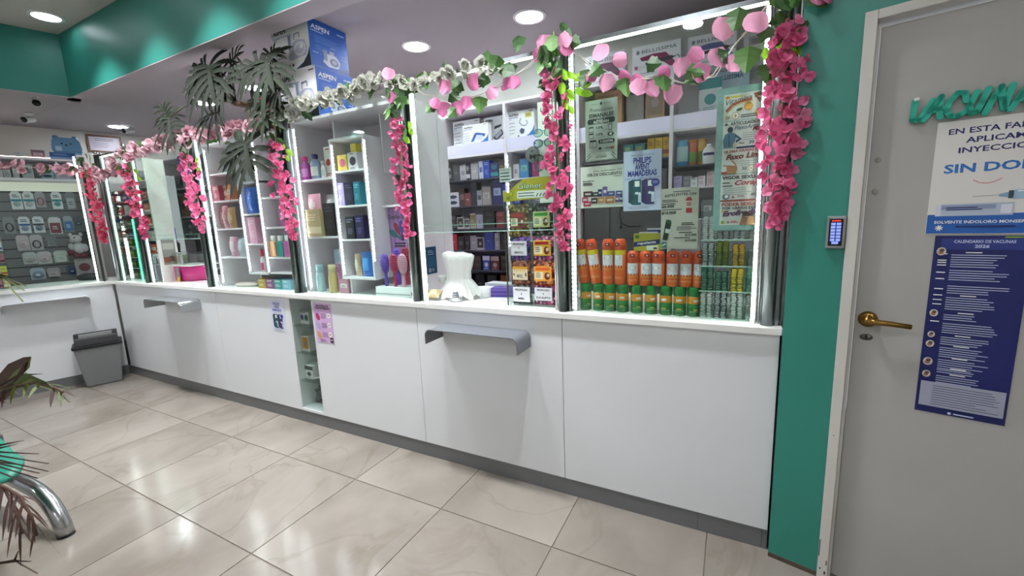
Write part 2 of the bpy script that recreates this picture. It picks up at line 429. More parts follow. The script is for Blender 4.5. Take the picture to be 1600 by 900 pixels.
# bent sheet-metal bag trays
def tray(name, label, loc, w, d, rotz, mat):
    r = 0.035; pts = []
    L, H = w / 2, 0.082
    for p in range(7):
        a = math.pi - p * math.pi / 12
        pts.append((-L + r + r * math.cos(a), -r + r * math.sin(a)))
    for p in range(7):
        a = math.pi / 2 - p * math.pi / 12
        pts.append((L - r + r * math.cos(a), -r + r * math.sin(a)))
    outer = [(-L, -H)] + pts + [(L, -H)]
    b = MB(); t = 0.004; n = len(outer); inn = []
    for i, p in enumerate(outer):
        a0 = Vector(outer[max(i-1, 0)]); a1 = Vector(outer[min(i+1, n-1)]); dd = (a1 - a0).normalized()
        inn.append((p[0] + dd.y * t, p[1] - dd.x * t))
    vs = [(p[0], -d, p[1]) for p in outer] + [(p[0], 0.0015, p[1]) for p in outer] + [(p[0], -d, p[1]) for p in inn] + [(p[0], 0.0015, p[1]) for p in inn]
    fs = []
    for i in range(n - 1):
        fs += [(i, i+1, n+i+1, n+i), (2*n+i+1, 2*n+i, 3*n+i, 3*n+i+1), (i+1, i, 2*n+i, 2*n+i+1), (n+i, n+i+1, 3*n+i+1, 3*n+i)]
    fs += [(0, n, 3*n, 2*n), (n-1, 3*n-1, 4*n-1, 2*n-1)]
    fs[-1] = (n-1, 2*n-1, 4*n-1, 3*n-1)
    b.add(vs, fs, mat, True)
    o = b.build(name, None, loc, rotz); es = o.modifiers.new('edge', 'EDGE_SPLIT'); es.split_angle = R(40)
    return tag(o, label, 'tray')
tray('bag_tray', 'large grey bent metal bag tray on the near counter front', (2.842, 0, 0.862), 0.555, 0.155, 0, M('#7d8188', 0.42, metal=0.3))
tray('bag_tray', 'small steel bent bag tray on the far counter front', (-0.218, 0, 0.866), 0.60, 0.155, 0, M('#a9adb0', 0.25, metal=0.8))
tray('bag_tray', 'white painted bent bag tray on the left counter front', LP(0.462, 0, 0.862), 0.56, 0.155, R(74), M('#c9ccd0', 0.4))

# ------------------------------------------------------------------ posts, glass, LED bars
PX = [-1.425, -0.84, 0.20, 1.295, 2.37, 3.285, 4.145]
PL = ['metal display post at the corner of the two counters', 'metal display post left of the white pillar board', 'metal display post left of the pink and orange gift bags', 'metal display post between the two white showcases',
      'metal display post right of the hair brushes', 'chrome topped metal display post left of the spray cans', 'metal display post at the right end beside the green wall']
for i, x in enumerate(PX):
    t = thing('display_post', PL[i], 'post', (x, 0.05, 0.968))
    H = 1.215 if i < 6 else 1.235
    tb = MB().lathe([(0.0235, 0), (0.0235, H)], ALU if i in (0, 6) else ALU_D, 20, c=(0, -0.012, 0)).build('tube', t)
    b = MB(); x0 = 0.026
    b.box(x0, x0 + 0.012, -0.006, 0.03, 0, H, ALU); b.box(x0 + 0.016, x0 + 0.021, -0.012, 0.024, 0, H, ALU_D); b.box(-0.012, x0 + 0.02, 0.014, 0.028, 0, H, ALU)
    b.build('channel', t)
    for dx in (-0.031, -0.042): MB().lathe([(0.0045, 0), (0.0045, H)], CHROME, 8, c=(dx, 0.0, 0)).build('rod', t)
    MB().lathe([(0.026, H), (0.026, H + 0.03), (0.0, H + 0.034)], CHROME, 20, c=(0, -0.012, 0)).build('cap', tb)
    if i in (0, 1, 2, 4, 5, 6):
        sx = -0.052 if i == 6 else 0.055
        w_ = 0.003 if i < 3 else 0.0045
        if i < 5:
            MB().box(sx - w_, sx + w_, 0.004, 0.009, 0.004, H - 0.03, LEDM).build('led_tape', t)
        else:
            MB().box(sx - 0.006, sx + 0.006, 0.008, 0.010, 0.004, H - 0.03, M('#f2f4f2', 0.4, emit=1.2)).build('led_tape', t)
            b = MB()
            for k in range(int((H - 0.05) / 0.021)): b.box(sx - 0.0045, sx + 0.0045, 0.0055, 0.0079, 0.012 + k * 0.021, 0.022 + k * 0.021, M('#f8fffb', 0.5, emit=45.0))
            b.build('diodes', t)['kind'] = 'stuff'
        MB().box(sx - 0.010, sx + 0.010, 0.0101, 0.014, 0.004, H - 0.03, ALU).build('led_channel', t)
bays = [(0, 1, 'left bay with the green rack'), (1, 2, 'bay with the pink box'), (2, 3, 'bay with the pink and orange gift bags'), (3, 4, 'bay with the hair brushes'), (4, 5, 'open service bay with the plastic bag'), (5, 6, 'bay with the insect spray cans')]
for a, c, lb in bays:
    x0, x1 = PX[a] + 0.05, PX[c] - 0.048
    z0 = 0.970
    g = thing('glass_pane', 'clear glass screen of the ' + lb, 'glass', ((x0 + x1) / 2, 0.055, 0.968)); w = (x1 - x0) / 2
    lo = 0.40 if a in (1, 4) else 0.004
    MB().box(-w, w, -0.003, 0.003, lo, 1.19, GLASS).build('pane', g)
    if a in (1, 4):
        MB().box(-w, w, -0.0032, 0.0032, lo - 0.004, lo, GLASS_E).build('polished_edge', g)
        MB().box(-w, w, 0.0052, 0.0092, lo + 0.035, lo + 0.038, GLASS_E).build('polished_edge', g)
for a, c, lb in bays[4:] + bays[:2]:
    x0, x1 = PX[a] + 0.04, PX[c] - 0.03
    t = thing('led_bar', 'slim horizontal light bar over the ' + lb, 'light bar', ((x0 + x1) / 2, 0.06, 2.163)); w = (x1 - x0) / 2
    MB().box(-w, w, -0.012, 0.014, 0.004, 0.022, ALU).build('bar_channel', t)
    MB().box(-w, w, -0.006, 0.004, -0.002, 0.0039, M('#f0f6e4', 0.5, emit=LED)).build('diffuser', t)

# ------------------------------------------------------------------ door and what hangs by it
dr = thing('door_1', None, None, DP(0.6, 0, 0), RD)
struct(dr)
def lb_(s0, s1, d0, d1, z0, z1, mat, name, bevel=0.0):
    return MB().box(s0 - 0.6, s1 - 0.6, d0, d1, z0, z1, mat).build(name, dr, bevel=bevel)
lb_(0.165, 0.197, -0.014, 0.12, 0, 2.018, FRAMEW, 'jamb', 0.002)
lb_(1.045, 1.08, -0.014, 0.12, 0, 2.018, FRAMEW, 'jamb', 0.002)
lb_(0.197, 1.045, -0.014, 0.12, 1.99, 2.018, FRAMEW, 'head', 0.002)
lb_(0.1972, 0.206, 0.012, 0.026, 0.003, 1.985, FRAMEW, 'stop')
lb_(0.2065, 1.04, 0.03, 0.07, 0.012, 1.975, DOORW, 'door_leaf', 0.002)
hp = MB(); BR = M('#8a6a34', 0.3, metal=0.9)
Ty = Matrix.Rotation(R(90), 4, 'X')
hp.lathe([(0.027, 0), (0.027, 0.006), (0.018, 0.010), (0.012, 0.012), (0.011, 0.045)], BR, 20, T=Matrix.Translation((0.243 - 0.6, 0.03, 1.036)) @ Ty)
hp.tube([(0.243 - 0.6, -0.012, 1.036), (0.262 - 0.6, -0.016, 1.036), (0.30 - 0.6, -0.016, 1.035), (0.352 - 0.6, -0.014, 1.031)], [0.011, 0.010, 0.009, 0.008], BR, 10)
o = hp.build('door_handle', dr); o['label'] = 'brass lever handle'
hk = MB(); hk.lathe([(0.0, 0.004), (0.016, 0.004), (0.018, 0)][::-1], M('#6c6a63', 0.3, metal=0.9), 18, sx=1.0, sy=0.62, T=Matrix.Translation((0.243 - 0.6, 0.03, 0.971)) @ Ty)
hk.box(-0.003 + 0.243 - 0.6, 0.003 + 0.243 - 0.6, 0.0255, 0.026, 0.964, 0.978, BLACK)
hk.build('keyhole', dr)
for z in (1.568, 1.467):
    MB().lathe([(0.0085, 0), (0.008, 0.002), (0, 0.003)], M('#a9a49a', 0.5), 14, T=Matrix.Translation((0.229 - 0.6, 0.03, z)) @ Ty).build('screw_cap', dr)
ch = MB()
for s, z, w, h in ((0.166, 0.10, 0.003, 0.07), (0.186, 0.03, 0.006, 0.012), (0.172, 0.045, 0.004, 0.008), (0.19, 0.07, 0.003, 0.02), (0.178, 0.6, 0.003, 0.003)):
    ch.box(s - 0.6, s + w - 0.6, -0.0146, -0.0138, z, z + h, M('#3a2f27', 0.8))
ch.build('paint_chip', dr)
dirt = struct(MB().prism([dp2(0.0, -0.004), dp2(0.165, -0.004), dp2(0.165, 0.01), dp2(0.0, 0.01)], 0, 0.018, M('#4c4036', 0.9, var=0.4, scale=60)).build('baseboard_right'))

# keypad
kp = thing('door_keypad', 'silver door keypad with lit blue keys on the green wall', 'keypad', DP(0.1365, -0.001, 1.281), RD)
MB().box(-0.0265, 0.0265, -0.02, 0.0, 0, 0.111, M('#a8abae', 0.3, metal=0.8)).build('housing', kp, bevel=0.004)
fp = MB().box(-0.019, 0.019, -0.0215, -0.0195, 0.010, 0.101, M('#0d0e11', 0.15)).build('faceplate', kp)
key_me = MB().box(-0.0062, 0.0062, -0.0022, 0, -0.0042, 0.0042, M('#7c8fe8', 0.4, emit=0.55), None).mesh('key')
for r_ in range(6):
    for c_ in (-0.0076, 0.0076):
        inst('key', key_me, fp, (c_, -0.0215, 0.084 - r_ * 0.0108))
inst('key', key_me, fp, (0, -0.0215, 0.020), (0, 0, 0), (1.5, 1, 1))
MB().box(-0.012, 0.012, -0.0225, -0.0214, 0.0925, 0.0965, M('#e2342c', 0.4, emit=0.8)).build('status_light', fp)
# ------------------------------------------------------------------ signs and posters on the door
vac = thing('vaccination_sign', 'teal cut-out VACUNAS lettering sign on the door', 'sign', DP(0.45, 0.03, 1.66), RD)
SG = M('#1cae94', 0.5, var=0.04, scale=15)
def stroke3(pts, r, name):
    b = MB()
    for p, q in zip(pts, pts[1:]):
        d = Vector((q[0]-p[0], q[1]-p[1])); an = math.atan2(d.y, d.x); poly = []
        for k in range(9):
            a = an + math.pi / 2 + k * math.pi / 8; poly.append((p[0] + r * math.cos(a), p[1] + r * math.sin(a)))
        for k in range(9):
            a = an - math.pi / 2 + k * math.pi / 8; poly.append((q[0] + r * math.cos(a), q[1] + r * math.sin(a)))
        b.prism(poly, -0.016, -0.002, SG, axis='y')
    return b.build(name, vac)
def vs_(L): return [(p[0] - 0.45, p[1] - 1.66) for p in L]
stroke3(vs_([(0.303, 1.734), (0.301, 1.680), (0.316, 1.676), (0.343, 1.728)]), 0.0072, 'letter')
stroke3(vs_([(0.326, 1.674), (0.345, 1.708), (0.360, 1.736), (0.358, 1.700), (0.362, 1.676)]), 0.0072, 'letter')
stroke3(vs_([(0.338, 1.697), (0.362, 1.703)]), 0.007, 'letter')
stroke3(vs_([(0.413, 1.714), (0.409, 1.736), (0.394, 1.739), (0.378, 1.718), (0.374, 1.692), (0.383, 1.676), (0.400, 1.674), (0.414, 1.684)]), 0.0072, 'letter')
stroke3(vs_([(0.433, 1.734), (0.421, 1.700), (0.424, 1.678), (0.437, 1.678), (0.446, 1.705), (0.455, 1.738)]), 0.0072, 'letter')
stroke3(vs_([(0.454, 1.672), (0.467, 1.712), (0.479, 1.738), (0.484, 1.705), (0.489, 1.678), (0.500, 1.738)]), 0.0072, 'letter')
stroke3(vs_([(0.502, 1.674), (0.520, 1.712), (0.533, 1.738), (0.534, 1.700), (0.540, 1.676)]), 0.0072, 'letter')
stroke3(vs_([(0.513, 1.697), (0.536, 1.703)]), 0.007, 'letter')
stroke3(vs_([(0.590, 1.728), (0.575, 1.739), (0.563, 1.725), (0.580, 1.703), (0.578, 1.682), (0.556, 1.676)]), 0.0072, 'letter')
MB().box(-0.150, -0.138, -0.017, -0.0005, 0.074, 0.083, M('#dfe6e3', 0.3)).build('tape', vac)

W1, H1 = 0.40, 0.335
p1 = sheet('injection_poster', 'white and blue injection poster under the teal sign on the door', 'poster', DP(0.36 + W1 / 2, 0.0285, 1.326), W1, H1, M('#e4e2dc', 0.5), RD)
p = Pr(); X = lambda s: s - 0.36 - W1 / 2; Z = lambda z: z - 1.326
NV = M('#1b2464', 0.5)
for t, x, z, w in (('EN ESTA FARMACIA', 0.386, 1.623, 0.245), ('APLICAMOS', 0.424, 1.595, 0.155), ('INYECCIONES', 0.411, 1.567, 0.19)):
    p.text(t, X(x), Z(z), 0.0155, NV, w, bold=0.022)
p.text('SIN DOLOR', X(0.385), Z(1.510), 0.0245, M('#2d73c0', 0.5), 0.245, bold=0.03)
p.path([(X(0.449), Z(1.486)), (X(0.462), Z(1.477)), (X(0.477), Z(1.474)), (X(0.492), Z(1.477)), (X(0.507), Z(1.486))], 0.003, M('#d99aa2', 0.5))
p.rect(X(0.361), Z(1.328), W1 - 0.004, 0.058, BLUE)
p.line((X(0.452), Z(1.437)), (X(0.505), Z(1.4385)), 0.0014, GREYINK)
p.poly([(X(0.505), Z(1.434)), (X(0.523), Z(1.431)), (X(0.523), Z(1.446)), (X(0.505), Z(1.441))], M('#7fa9c2', 0.4))
p.rect(X(0.523), Z(1.428), 0.01, 0.022, M('#39464f', 0.4)); p.rect(X(0.533), Z(1.426), 0.2, 0.026, M('#9cc0d4', 0.4)); p.rect(X(0.54), Z(1.4465), 0.19, 0.003, WHITE)
p.rect(X(0.377), Z(1.381), 0.16, 0.036, M('#b8c3d6', 0.35)); p.rect(X(0.387), Z(1.400), 0.115, 0.013, M('#8d9bbb', 0.4)); p.rect(X(0.377), Z(1.381), 0.012, 0.036, M('#d7dde8', 0.4)); p.rect(X(0.512), Z(1.386), 0.022, 0.026, M('#dfe4ee', 0.4))
p.lines(X(0.40), Z(1.404), 0.09, 2, 0.006, 0.003, NV, 3)
p.text('SOLVENTE INDOLORO MONSERRAT Y ECLAIR', X(0.377), Z(1.3585), 0.0085, WHITE, 0.265, bold=0.02)
p.rect(X(0.425), Z(1.346), 0.12, 0.005, NV)
p.ell(X(0.389), Z(1.347), 0.004, 0.0045, WHITE, 8)
for a in range(4): p.line((X(0.389) - 0.009 * math.cos(a*.78+.3), Z(1.345) - 0.009 * math.sin(a*.78+.3)), (X(0.389) + 0.009 * math.cos(a*.78+.3), Z(1.345) + 0.009 * math.sin(a*.78+.3)), 0.0025, WHITE)
p.build('print', p1)

W2, H2 = 0.20, 0.578
p2 = sheet('vaccine_calendar', 'dark blue vaccination calendar poster on the lower door', 'poster', DP(0.484, 0.0285, 0.743), W2, H2, M('#141d5e', 0.45, var=0.12, scale=5), RD)
p = Pr(); X = lambda s: s - 0.485; Z = lambda z: z - 0.744
p.rect(X(0.400), Z(1.280), 0.18, 0.034, M('#26367f', 0.45))
p.text('CALENDARIO DE VACUNAS', X(0.49), Z(1.3005), 0.0085, M('#c9d2ea', 0.5), 0.125, 'C', 0.02)
p.text('2026', X(0.487), Z(1.286), 0.009, M('#c9d2ea', 0.5), 0.03, 'C', 0.03)
p.rect(X(0.53), Z(1.3155), 0.035, 0.004, M('#7fae3a', 0.5))
PALE = M('#c3cbe4', 0.6); 
zz = 1.270
secs = [(1.262, 6, 0.12), (1.214, 5, 0.13), (1.165, 4, 0.13), (1.128, 6, 0.12), (1.073, 3, 0.09), (1.045, 5, 0.12), (1.000, 4, 0.11), (0.966, 5, 0.12), (0.926, 5, 0.11), (0.892, 2, 0.1), (0.872, 4, 0.11)]
for i, (z, n, w) in enumerate(secs):
    p.lines(X(0.425), Z(z), w, n, 0.0072, 0.0022, PALE, i)
    if i in (0, 3, 4, 6, 7, 8, 9, 10): p.rect(X(0.455), Z(z + 0.0075), 0.034, 0.003, WHITE)
for z in (1.265, 1.245, 1.238, 1.23, 1.207, 1.187, 1.155, 1.135, 1.12, 1.106, 1.05): p.rect(X(0.396), Z(z), 0.02, 0.003, WHITE)
for z, r in ((1.274, 0.0125), (1.078, 0.0115), (1.008, 0.010), (0.977, 0.0115), (0.918, 0.013), (0.876, 0.0115)):
    p.ell(X(0.402), Z(z), r * 0.86, r, M('#cfc7bf', 0.5)); p.ell(X(0.401), Z(z - r * 0.25), r * 0.5, r * 0.45, M('#9a6b4c', 0.5)); p.ell(X(0.403), Z(z + r * 0.3), r * 0.45, r * 0.38, M('#5a4538', 0.5))
p.rect(X(0.392), Z(0.768), 0.186, 0.083, M('#9fa3b4', 0.5))
p.lines(X(0.420), Z(0.838), 0.15, 9, 0.0078, 0.0022, M('#4c5170', 0.5), 5)
p.lines(X(0.474), Z(0.752), 0.045, 1, .01, 0.004, PALE, 2); p.ell(X(0.465), Z(0.754), 0.0045, 0.0045, PALE, 12)
p.build('print', p2)

# ------------------------------------------------------------------ notices on the counter front
AV_T = M('#1d5a63', 0.45); AV_P = M('#453a72', 0.45)
def avent_art(p, cx, z0, s):
    for dx, c in ((-0.052, M('#17464f', 0.45)), (0.004, M('#352b5e', 0.45))):
        p.poly([(cx + (dx) * s, z0 + 0.012 * s), (cx + (dx + 0.02) * s, z0), (cx + (dx + 0.02) * s, z0 + 0.11 * s), (cx + dx * s, z0 + 0.102 * s)], c)
        p.rect(cx + (dx + 0.02) * s, z0, 0.034 * s, 0.108 * s, AV_T if dx < 0 else AV_P)
        p.rect(cx + (dx + 0.027) * s, z0 + 0.078 * s, 0.02 * s, 0.024 * s, WHITE)
        p.ell(cx + (dx + 0.036) * s, z0 + 0.05 * s, 0.008 * s, 0.006 * s, M('#dfe6f0', 0.5), 10)
        p.rect(cx + (dx + 0.042) * s, z0 + 0.01 * s, 0.012 * s, 0.034 * s, M('#cfd6e6', 0.4)); p.ell(cx + (dx + 0.048) * s, z0 + 0.046 * s, 0.006 * s, 0.008 * s, M('#e4e8f2', 0.4), 10)
p3 = sheet('bottle_offer_notice', 'small pale blue notice taped to the counter left of the niche', 'notice', (1.088, -0.0012, 0.682), 0.162, 0.232, M('#dfe3f3', 0.5))
p = Pr(); BI = M('#3b3fa8', 0.5)
for t, z in (('PHILIPS', 0.193), ('AVENT', 0.17), ('MAMADERAS', 0.147)): p.text(t, 0, z, 0.019, BI, {'PHILIPS': 0.075, 'AVENT': 0.06}.get(t, 0.1), 'C', 0.03)
p.text('10% DE DESCUENTO', 0, 0.134, 0.006, GREYINK, 0.1, 'C'); p.text('PROMOCION', 0, 0.217, 0.006, GREYINK, 0.06, 'C')
avent_art(p, -0.004, 0.02, 0.98); p.ell(0.05, 0.112, 0.016, 0.014, M('#2b3fa0', 0.5)); p.lines(-0.05, 0.012, 0.1, 2, 0.005, 0.002, GREYINK, 1)
p.build('print', p3)
p4 = sheet('price_list', 'mauve price list taped to the counter right of the niche', 'notice', (1.577, -0.0012, 0.642), 0.172, 0.274, M('#d8b3dd', 0.5))
p = Pr()
p.text('MODELOS', 0, 0.250, 0.013, BLACK, 0.12, 'C', 0.04); p.text('DISPONIBLES', 0, 0.234, 0.013, BLACK, 0.14, 'C', 0.04)
for z, c in ((0.18, '#b23266'), (0.115, '#b7a6d6'), (0.05, '#d99a6a')):
    p.ell(-0.052, z, 0.018, 0.028, M(c, 0.5), 14, 0.5); p.lines(-0.022, z + 0.018, 0.06, 4, 0.009, 0.0035, M('#7b5a86', 0.5), int(z * 100)); p.ell(0.055, z + 0.012, 0.017, 0.018, WHITE); p.lines(0.044, z + 0.014, 0.022, 2, 0.007, 0.003, INK, 2)
p.rect(0.05, 0.006, 0.028, 0.034, BLACK); p.ell(0.064, 0.024, 0.008, 0.005, WHITE); p.lines(-0.05, 0.02, 0.07, 3, 0.007, 0.003, M('#7b5a86', 0.5), 8)
p.build('print', p4)

# ------------------------------------------------------------------ notices behind the glass of the spray can bay
YG = 0.064
a1 = sheet('weekly_offer_poster', 'grey green weekly offers poster PROMOCIONES SEMANALES high behind the glass', 'poster', (3.470, YG, 1.668), 0.145, 0.262, M('#b9c4b9', 0.5))
p = Pr(); GR = M('#273a30', 0.5); DK = M('#26302b', 0.5)
p.text('Promociones', 0, 0.212, 0.018, DK, 0.105, 'C', 0.005, 0.35); p.text('SEMANALES', 0, 0.189, 0.016, DK, 0.112, 'C', 0.04)
p.ell(0, 0.245, 0.005, 0.006, DK, 10); p.line((-0.045, 0.245), (-0.01, 0.245), 0.0012, DK); p.line((0.01, 0.245), (0.045, 0.245), 0.0012, DK)
p.rect(-0.053, 0.160, 0.106, 0.024, GR); p.ell(-0.053, 0.172, 0.009, 0.012, GR); p.ell(0.053, 0.172, 0.009, 0.012, GR); p.text('FARMACIA', 0, 0.177, 0.004, WHITE, 0.04, 'C'); p.text('AZTIDAN', 0, 0.1635, 0.011, WHITE, 0.07, 'C', 0.03)
for z in (0.138, 0.110):
    p.text('10%', -0.022, z, 0.011, DK, 0.032, 'L', 0.03); p.lines(-0.022, z - 0.006, 0.05, 2, 0.005, 0.0018, GREYINK, int(z*900)); p.rect(-0.056, z - 0.010, 0.022, 0.022, DK); p.rect(-0.0545, z - 0.0085, 0.019, 0.015, M('#d5dcd3', 0.5))
p.rect(0.034, 0.128, 0.014, 0.026, DK); p.rect(0.036, 0.131, 0.010, 0.02, M('#d5dcd3', 0.5)); p.ell(0.043, 0.112, 0.014, 0.009, DK); p.ell(0.043, 0.112, 0.006, 0.006, M('#d5dcd3', 0.5))
p.rect(-0.052, 0.060, 0.030, 0.032, DK); p.rect(-0.050, 0.062, 0.026, 0.022, M('#d5dcd3', 0.5)); p.lines(-0.046, 0.079, 0.018, 3, 0.006, 0.002, DK, 4)
p.rect(-0.006, 0.074, 0.062, 0.018, GR); p.ell(-0.006, 0.083, 0.006, 0.009, GR); p.ell(0.056, 0.083, 0.006, 0.009, GR); p.text('3 CUOTAS', 0.025, 0.0785, 0.009, WHITE, 0.055, 'C', 0.03)
p.text('VISA', 0.030, 0.049, 0.008, M('#3b4a70', 0.5), 0.022, 'C', 0.03, 0.2); p.ell(0.048, 0.053, 0.006, 0.006, M('#a33b34', 0.5), 12); p.ell(0.055, 0.053, 0.006, 0.006, M('#b4703a', 0.5), 12); p.ell(-0.004, 0.053, 0.007, 0.006, DK, 12)
p.poly([(-0.07, 0.004), (0.07, 0.004), (0.07, 0.03), (0.03, 0.036), (-0.03, 0.036), (-0.07, 0.03)], M('#cfd6cc', 0.5)); p.text('AZTIDAN', 0, 0.013, 0.009, DK, 0.05, 'C', 0.02); p.text('FARMACIA', 0, 0.026, 0.004, DK, 0.045, 'C')
for sx in (-1, 1): p.line((sx*0.066, 0.006), (sx*0.046, 0.026), 0.003, GR); p.line((sx*0.066, 0.02), (sx*0.05, 0.034), 0.003, GR)
p.build('print', a1)

a2 = sheet('supplement_offer_poster', 'white landscape supplement offer poster, left of the blue bottle poster', 'poster', (3.470, YG, 1.461), 0.198, 0.186, M('#dfe2d6', 0.5))
p = Pr()
p.text('Lleva suplementos 1D2', 0.095, 0.160, 0.009, INK, 0.13, 'R'); p.text('10% DE DESCUENTO.', 0.096, 0.142, 0.012, BLACK, 0.162, 'R', 0.025); p.rect(0.056, 0.135, 0.038, 0.0018, INK)
p.text('Beneficio', -0.086, 0.118, 0.007, BLACK, 0.052, 'L', 0.02); p.lines(-0.086, 0.111, 0.055, 3, 0.005, 0.003, BLACK, 3); p.rect(-0.05, 0.094, 0.02, 0.001, GREYINK)
rr = random.Random(5)
for i, (x, z, w, h, c) in enumerate([(-0.085, 0.05, 0.044, 0.026, '#4a3a36'), (-0.042, 0.05, 0.03, 0.02, '#1c1c1e'), (-0.092, 0.026, 0.03, 0.024, '#b8526a'), (-0.085, 0.008, 0.036, 0.022, '#b81f4a'), (-0.048, 0.02, 0.03, 0.024, '#262629'), (-0.016, 0.05, 0.02, 0.032, '#23306a'), (0.006, 0.05, 0.022, 0.042, '#6a5a9a'), (0.028, 0.05, 0.034, 0.02, '#2f3f86'), (0.066, 0.05, 0.03, 0.02, '#39498e'), (-0.016, 0.022, 0.03, 0.024, '#c98a4a'), (0.018, 0.018, 0.042, 0.028, '#b87438'), (0.064, 0.02, 0.018, 0.03, '#7a5a86'), (0.084, 0.02, 0.012, 0.03, '#3a3a7a')]):
    p.rect(x, z, w, h, M(c, 0.45)); p.rect(x + w * 0.2, z + h * 0.35, w * 0.6, h * 0.3, M('#d8d2d6', 0.5))
p.build('print', a2)

a3 = sheet('bottle_offer_poster', 'large pale blue baby bottle offer poster in the middle of the glass', 'poster', (3.650, YG, 1.439), 0.160, 0.256, M('#ccd3ee', 0.5))
p = Pr(); BI2 = M('#2f3298', 0.5)
p.text('PROMOCION', 0, 0.232, 0.008, M('#7a80ba', 0.5), 0.092, 'C')
for t, z, w in (('PHILIPS', 0.203, 0.075), ('AVENT', 0.176, 0.062), ('MAMADERAS', 0.149, 0.122)): p.text(t, 0, z, 0.0235, BI2, w, 'C', 0.035)
p.text('10% DE DESCUENTO', 0, 0.134, 0.0085, M('#6d74b8', 0.5), 0.148, 'C')
avent_art(p, -0.006, 0.026, 1.0); p.ell(0.056, 0.118, 0.018, 0.016, BI); p.lines(0.045, 0.121, 0.022, 2, 0.006, 0.0022, M('#cdd6f4', 0.5), 2); p.lines(-0.055, 0.016, 0.11, 2, 0.006, 0.0018, GREYINK, 9)
p.build('print', a3)

a4 = sheet('repellent_price_notice', 'grey repellent price notice above the short spray cans', 'notice', (3.805, YG, 1.270), 0.148, 0.256, M('#c2bdb2', 0.5))
p = Pr()
p.lines(-0.027, 0.240, 0.07, 1, .01, 0.003, INK, 2)
p.text('REPELENTES OFF', 0.004, 0.219, 0.0105, BLACK, 0.125, 'C', 0.02, 0, 0.03, 0.004)
p.lines(-0.07, 0.206, 0.075, 2, 0.0065, 0.0032, INK, 3); p.lines(-0.07, 0.190, 0.075, 1, 0.0065, 0.0032, INK, 4)
p.text('$6.000', -0.071, 0.176, 0.0115, BLACK, 0.05, 'L', 0.035); p.lines(-0.07, 0.166, 0.085, 1, 0.006, 0.0028, INK, 6); p.text('$10.000', -0.071, 0.149, 0.0115, BLACK, 0.058, 'L', 0.035)
p.rect(0.024, 0.168, 0.026, 0.034, M('#c8bdb4', 0.5)); p.rect(0.026, 0.152, 0.024, 0.02, M('#b0353a', 0.5)); p.poly([(0.022, 0.202), (0.05, 0.202), (0.044, 0.216), (0.03, 0.216)], M('#a82a30', 0.5)); p.lines(0.028, 0.19, 0.018, 2, 0.008, 0.004, M('#a82a30', 0.5), 2)
p.poly([(-0.066, 0.040), (-0.046, 0.038), (-0.030, 0.112), (-0.054, 0.116)], M('#17271f', 0.45)); p.poly([(-0.056, 0.070), (-0.036, 0.066), (-0.034, 0.084), (-0.054, 0.088)], M('#c9cfc6', 0.5)); p.poly([(-0.055, 0.112), (-0.030, 0.108), (-0.033, 0.124), (-0.052, 0.126)], M('#1f5a36', 0.45))
p.lines(0.01, 0.108, 0.06, 2, 0.007, 0.0036, BLACK, 3)
p.lines(-0.01, 0.092, 0.08, 3, 0.006, 0.0024, INK, 8); p.lines(0.0, 0.068, 0.07, 1, .01, 0.0036, BLACK, 3); p.text('$13.000', 0.07, 0.055, 0.0095, BLACK, 0.045, 'R', 0.035); p.lines(-0.02, 0.046, 0.09, 1, .01, 0.0034, BLACK, 3); p.text('$19.500', 0.07, 0.032, 0.0095, BLACK, 0.045, 'R', 0.035)
p.rect(-0.07, 0.006, 0.022, 0.024, M('#3f7a66', 0.5)); p.line((-0.067, 0.014), (-0.052, 0.022), 0.004, WHITE)
p.build('print', a4)

H5 = 0.55
a5 = sheet('supplement_banner', 'tall teal-edged five-panel vitamin poster at the right end of the glass', 'poster', (4.025, YG + 0.006, 1.345), 0.182, H5, M('#8fb3b0', 0.35, var=0.25, scale=60))
p = Pr(); PW = 0.150; x0 = -0.066
z1 = H5 - 0.022; ph = 0.098
def panel(i): return z1 - (i + 1) * (ph + 0.0035)
for i in range(5): p.rect(x0, panel(i), PW, ph, M('#dcdcd8', 0.5))
z = panel(0)
p.text('Vitamina C', x0 + 0.006, z + 0.058, 0.020, M('#4a5148', 0.5), 0.118, 'L', 0.008, 0.25, 0.14); OR = M('#d98a1f', 0.5)
p.ell(x0 + 0.012, z + 0.087, 0.008, 0.006, OR, 12); p.rect(x0 + 0.022, z + 0.084, 0.042, 0.006, M('#d8c23a', 0.5)); p.path([(x0+0.008, z+0.036), (x0+0.03, z+0.058), (x0+0.06, z+0.068), (x0+0.096, z+0.072)], 0.008, M('#a8492a', 0.5)); p.path([(x0+0.012, z+0.030), (x0+0.035, z+0.052), (x0+0.065, z+0.062), (x0+0.1, z+0.064)], 0.003, M('#d8b43a', 0.5))
p.ell(x0 + 0.085, z + 0.046, 0.015, 0.015, OR); p.ell(x0 + 0.085, z + 0.046, 0.011, 0.011, M('#e8b04a', 0.5)); p.ell(x0 + 0.128, z + 0.02, 0.02, 0.016, OR); p.ell(x0 + 0.128, z + 0.02, 0.014, 0.011, M('#f0c85a', 0.5)); p.ell(x0 + 0.055, z + 0.038, 0.012, 0.005, M('#3d5a34', 0.5), 12, 0.3)
p.poly([(x0+0.10, z+0.09), (x0+0.15, z+0.097), (x0+0.15, z+0.055), (x0+0.125, z+0.05)], M('#8a4a32', 0.5)); p.poly([(x0+0.112, z+0.078), (x0+0.14, z+0.082), (x0+0.138, z+0.06)], M('#d9b48e', 0.5))
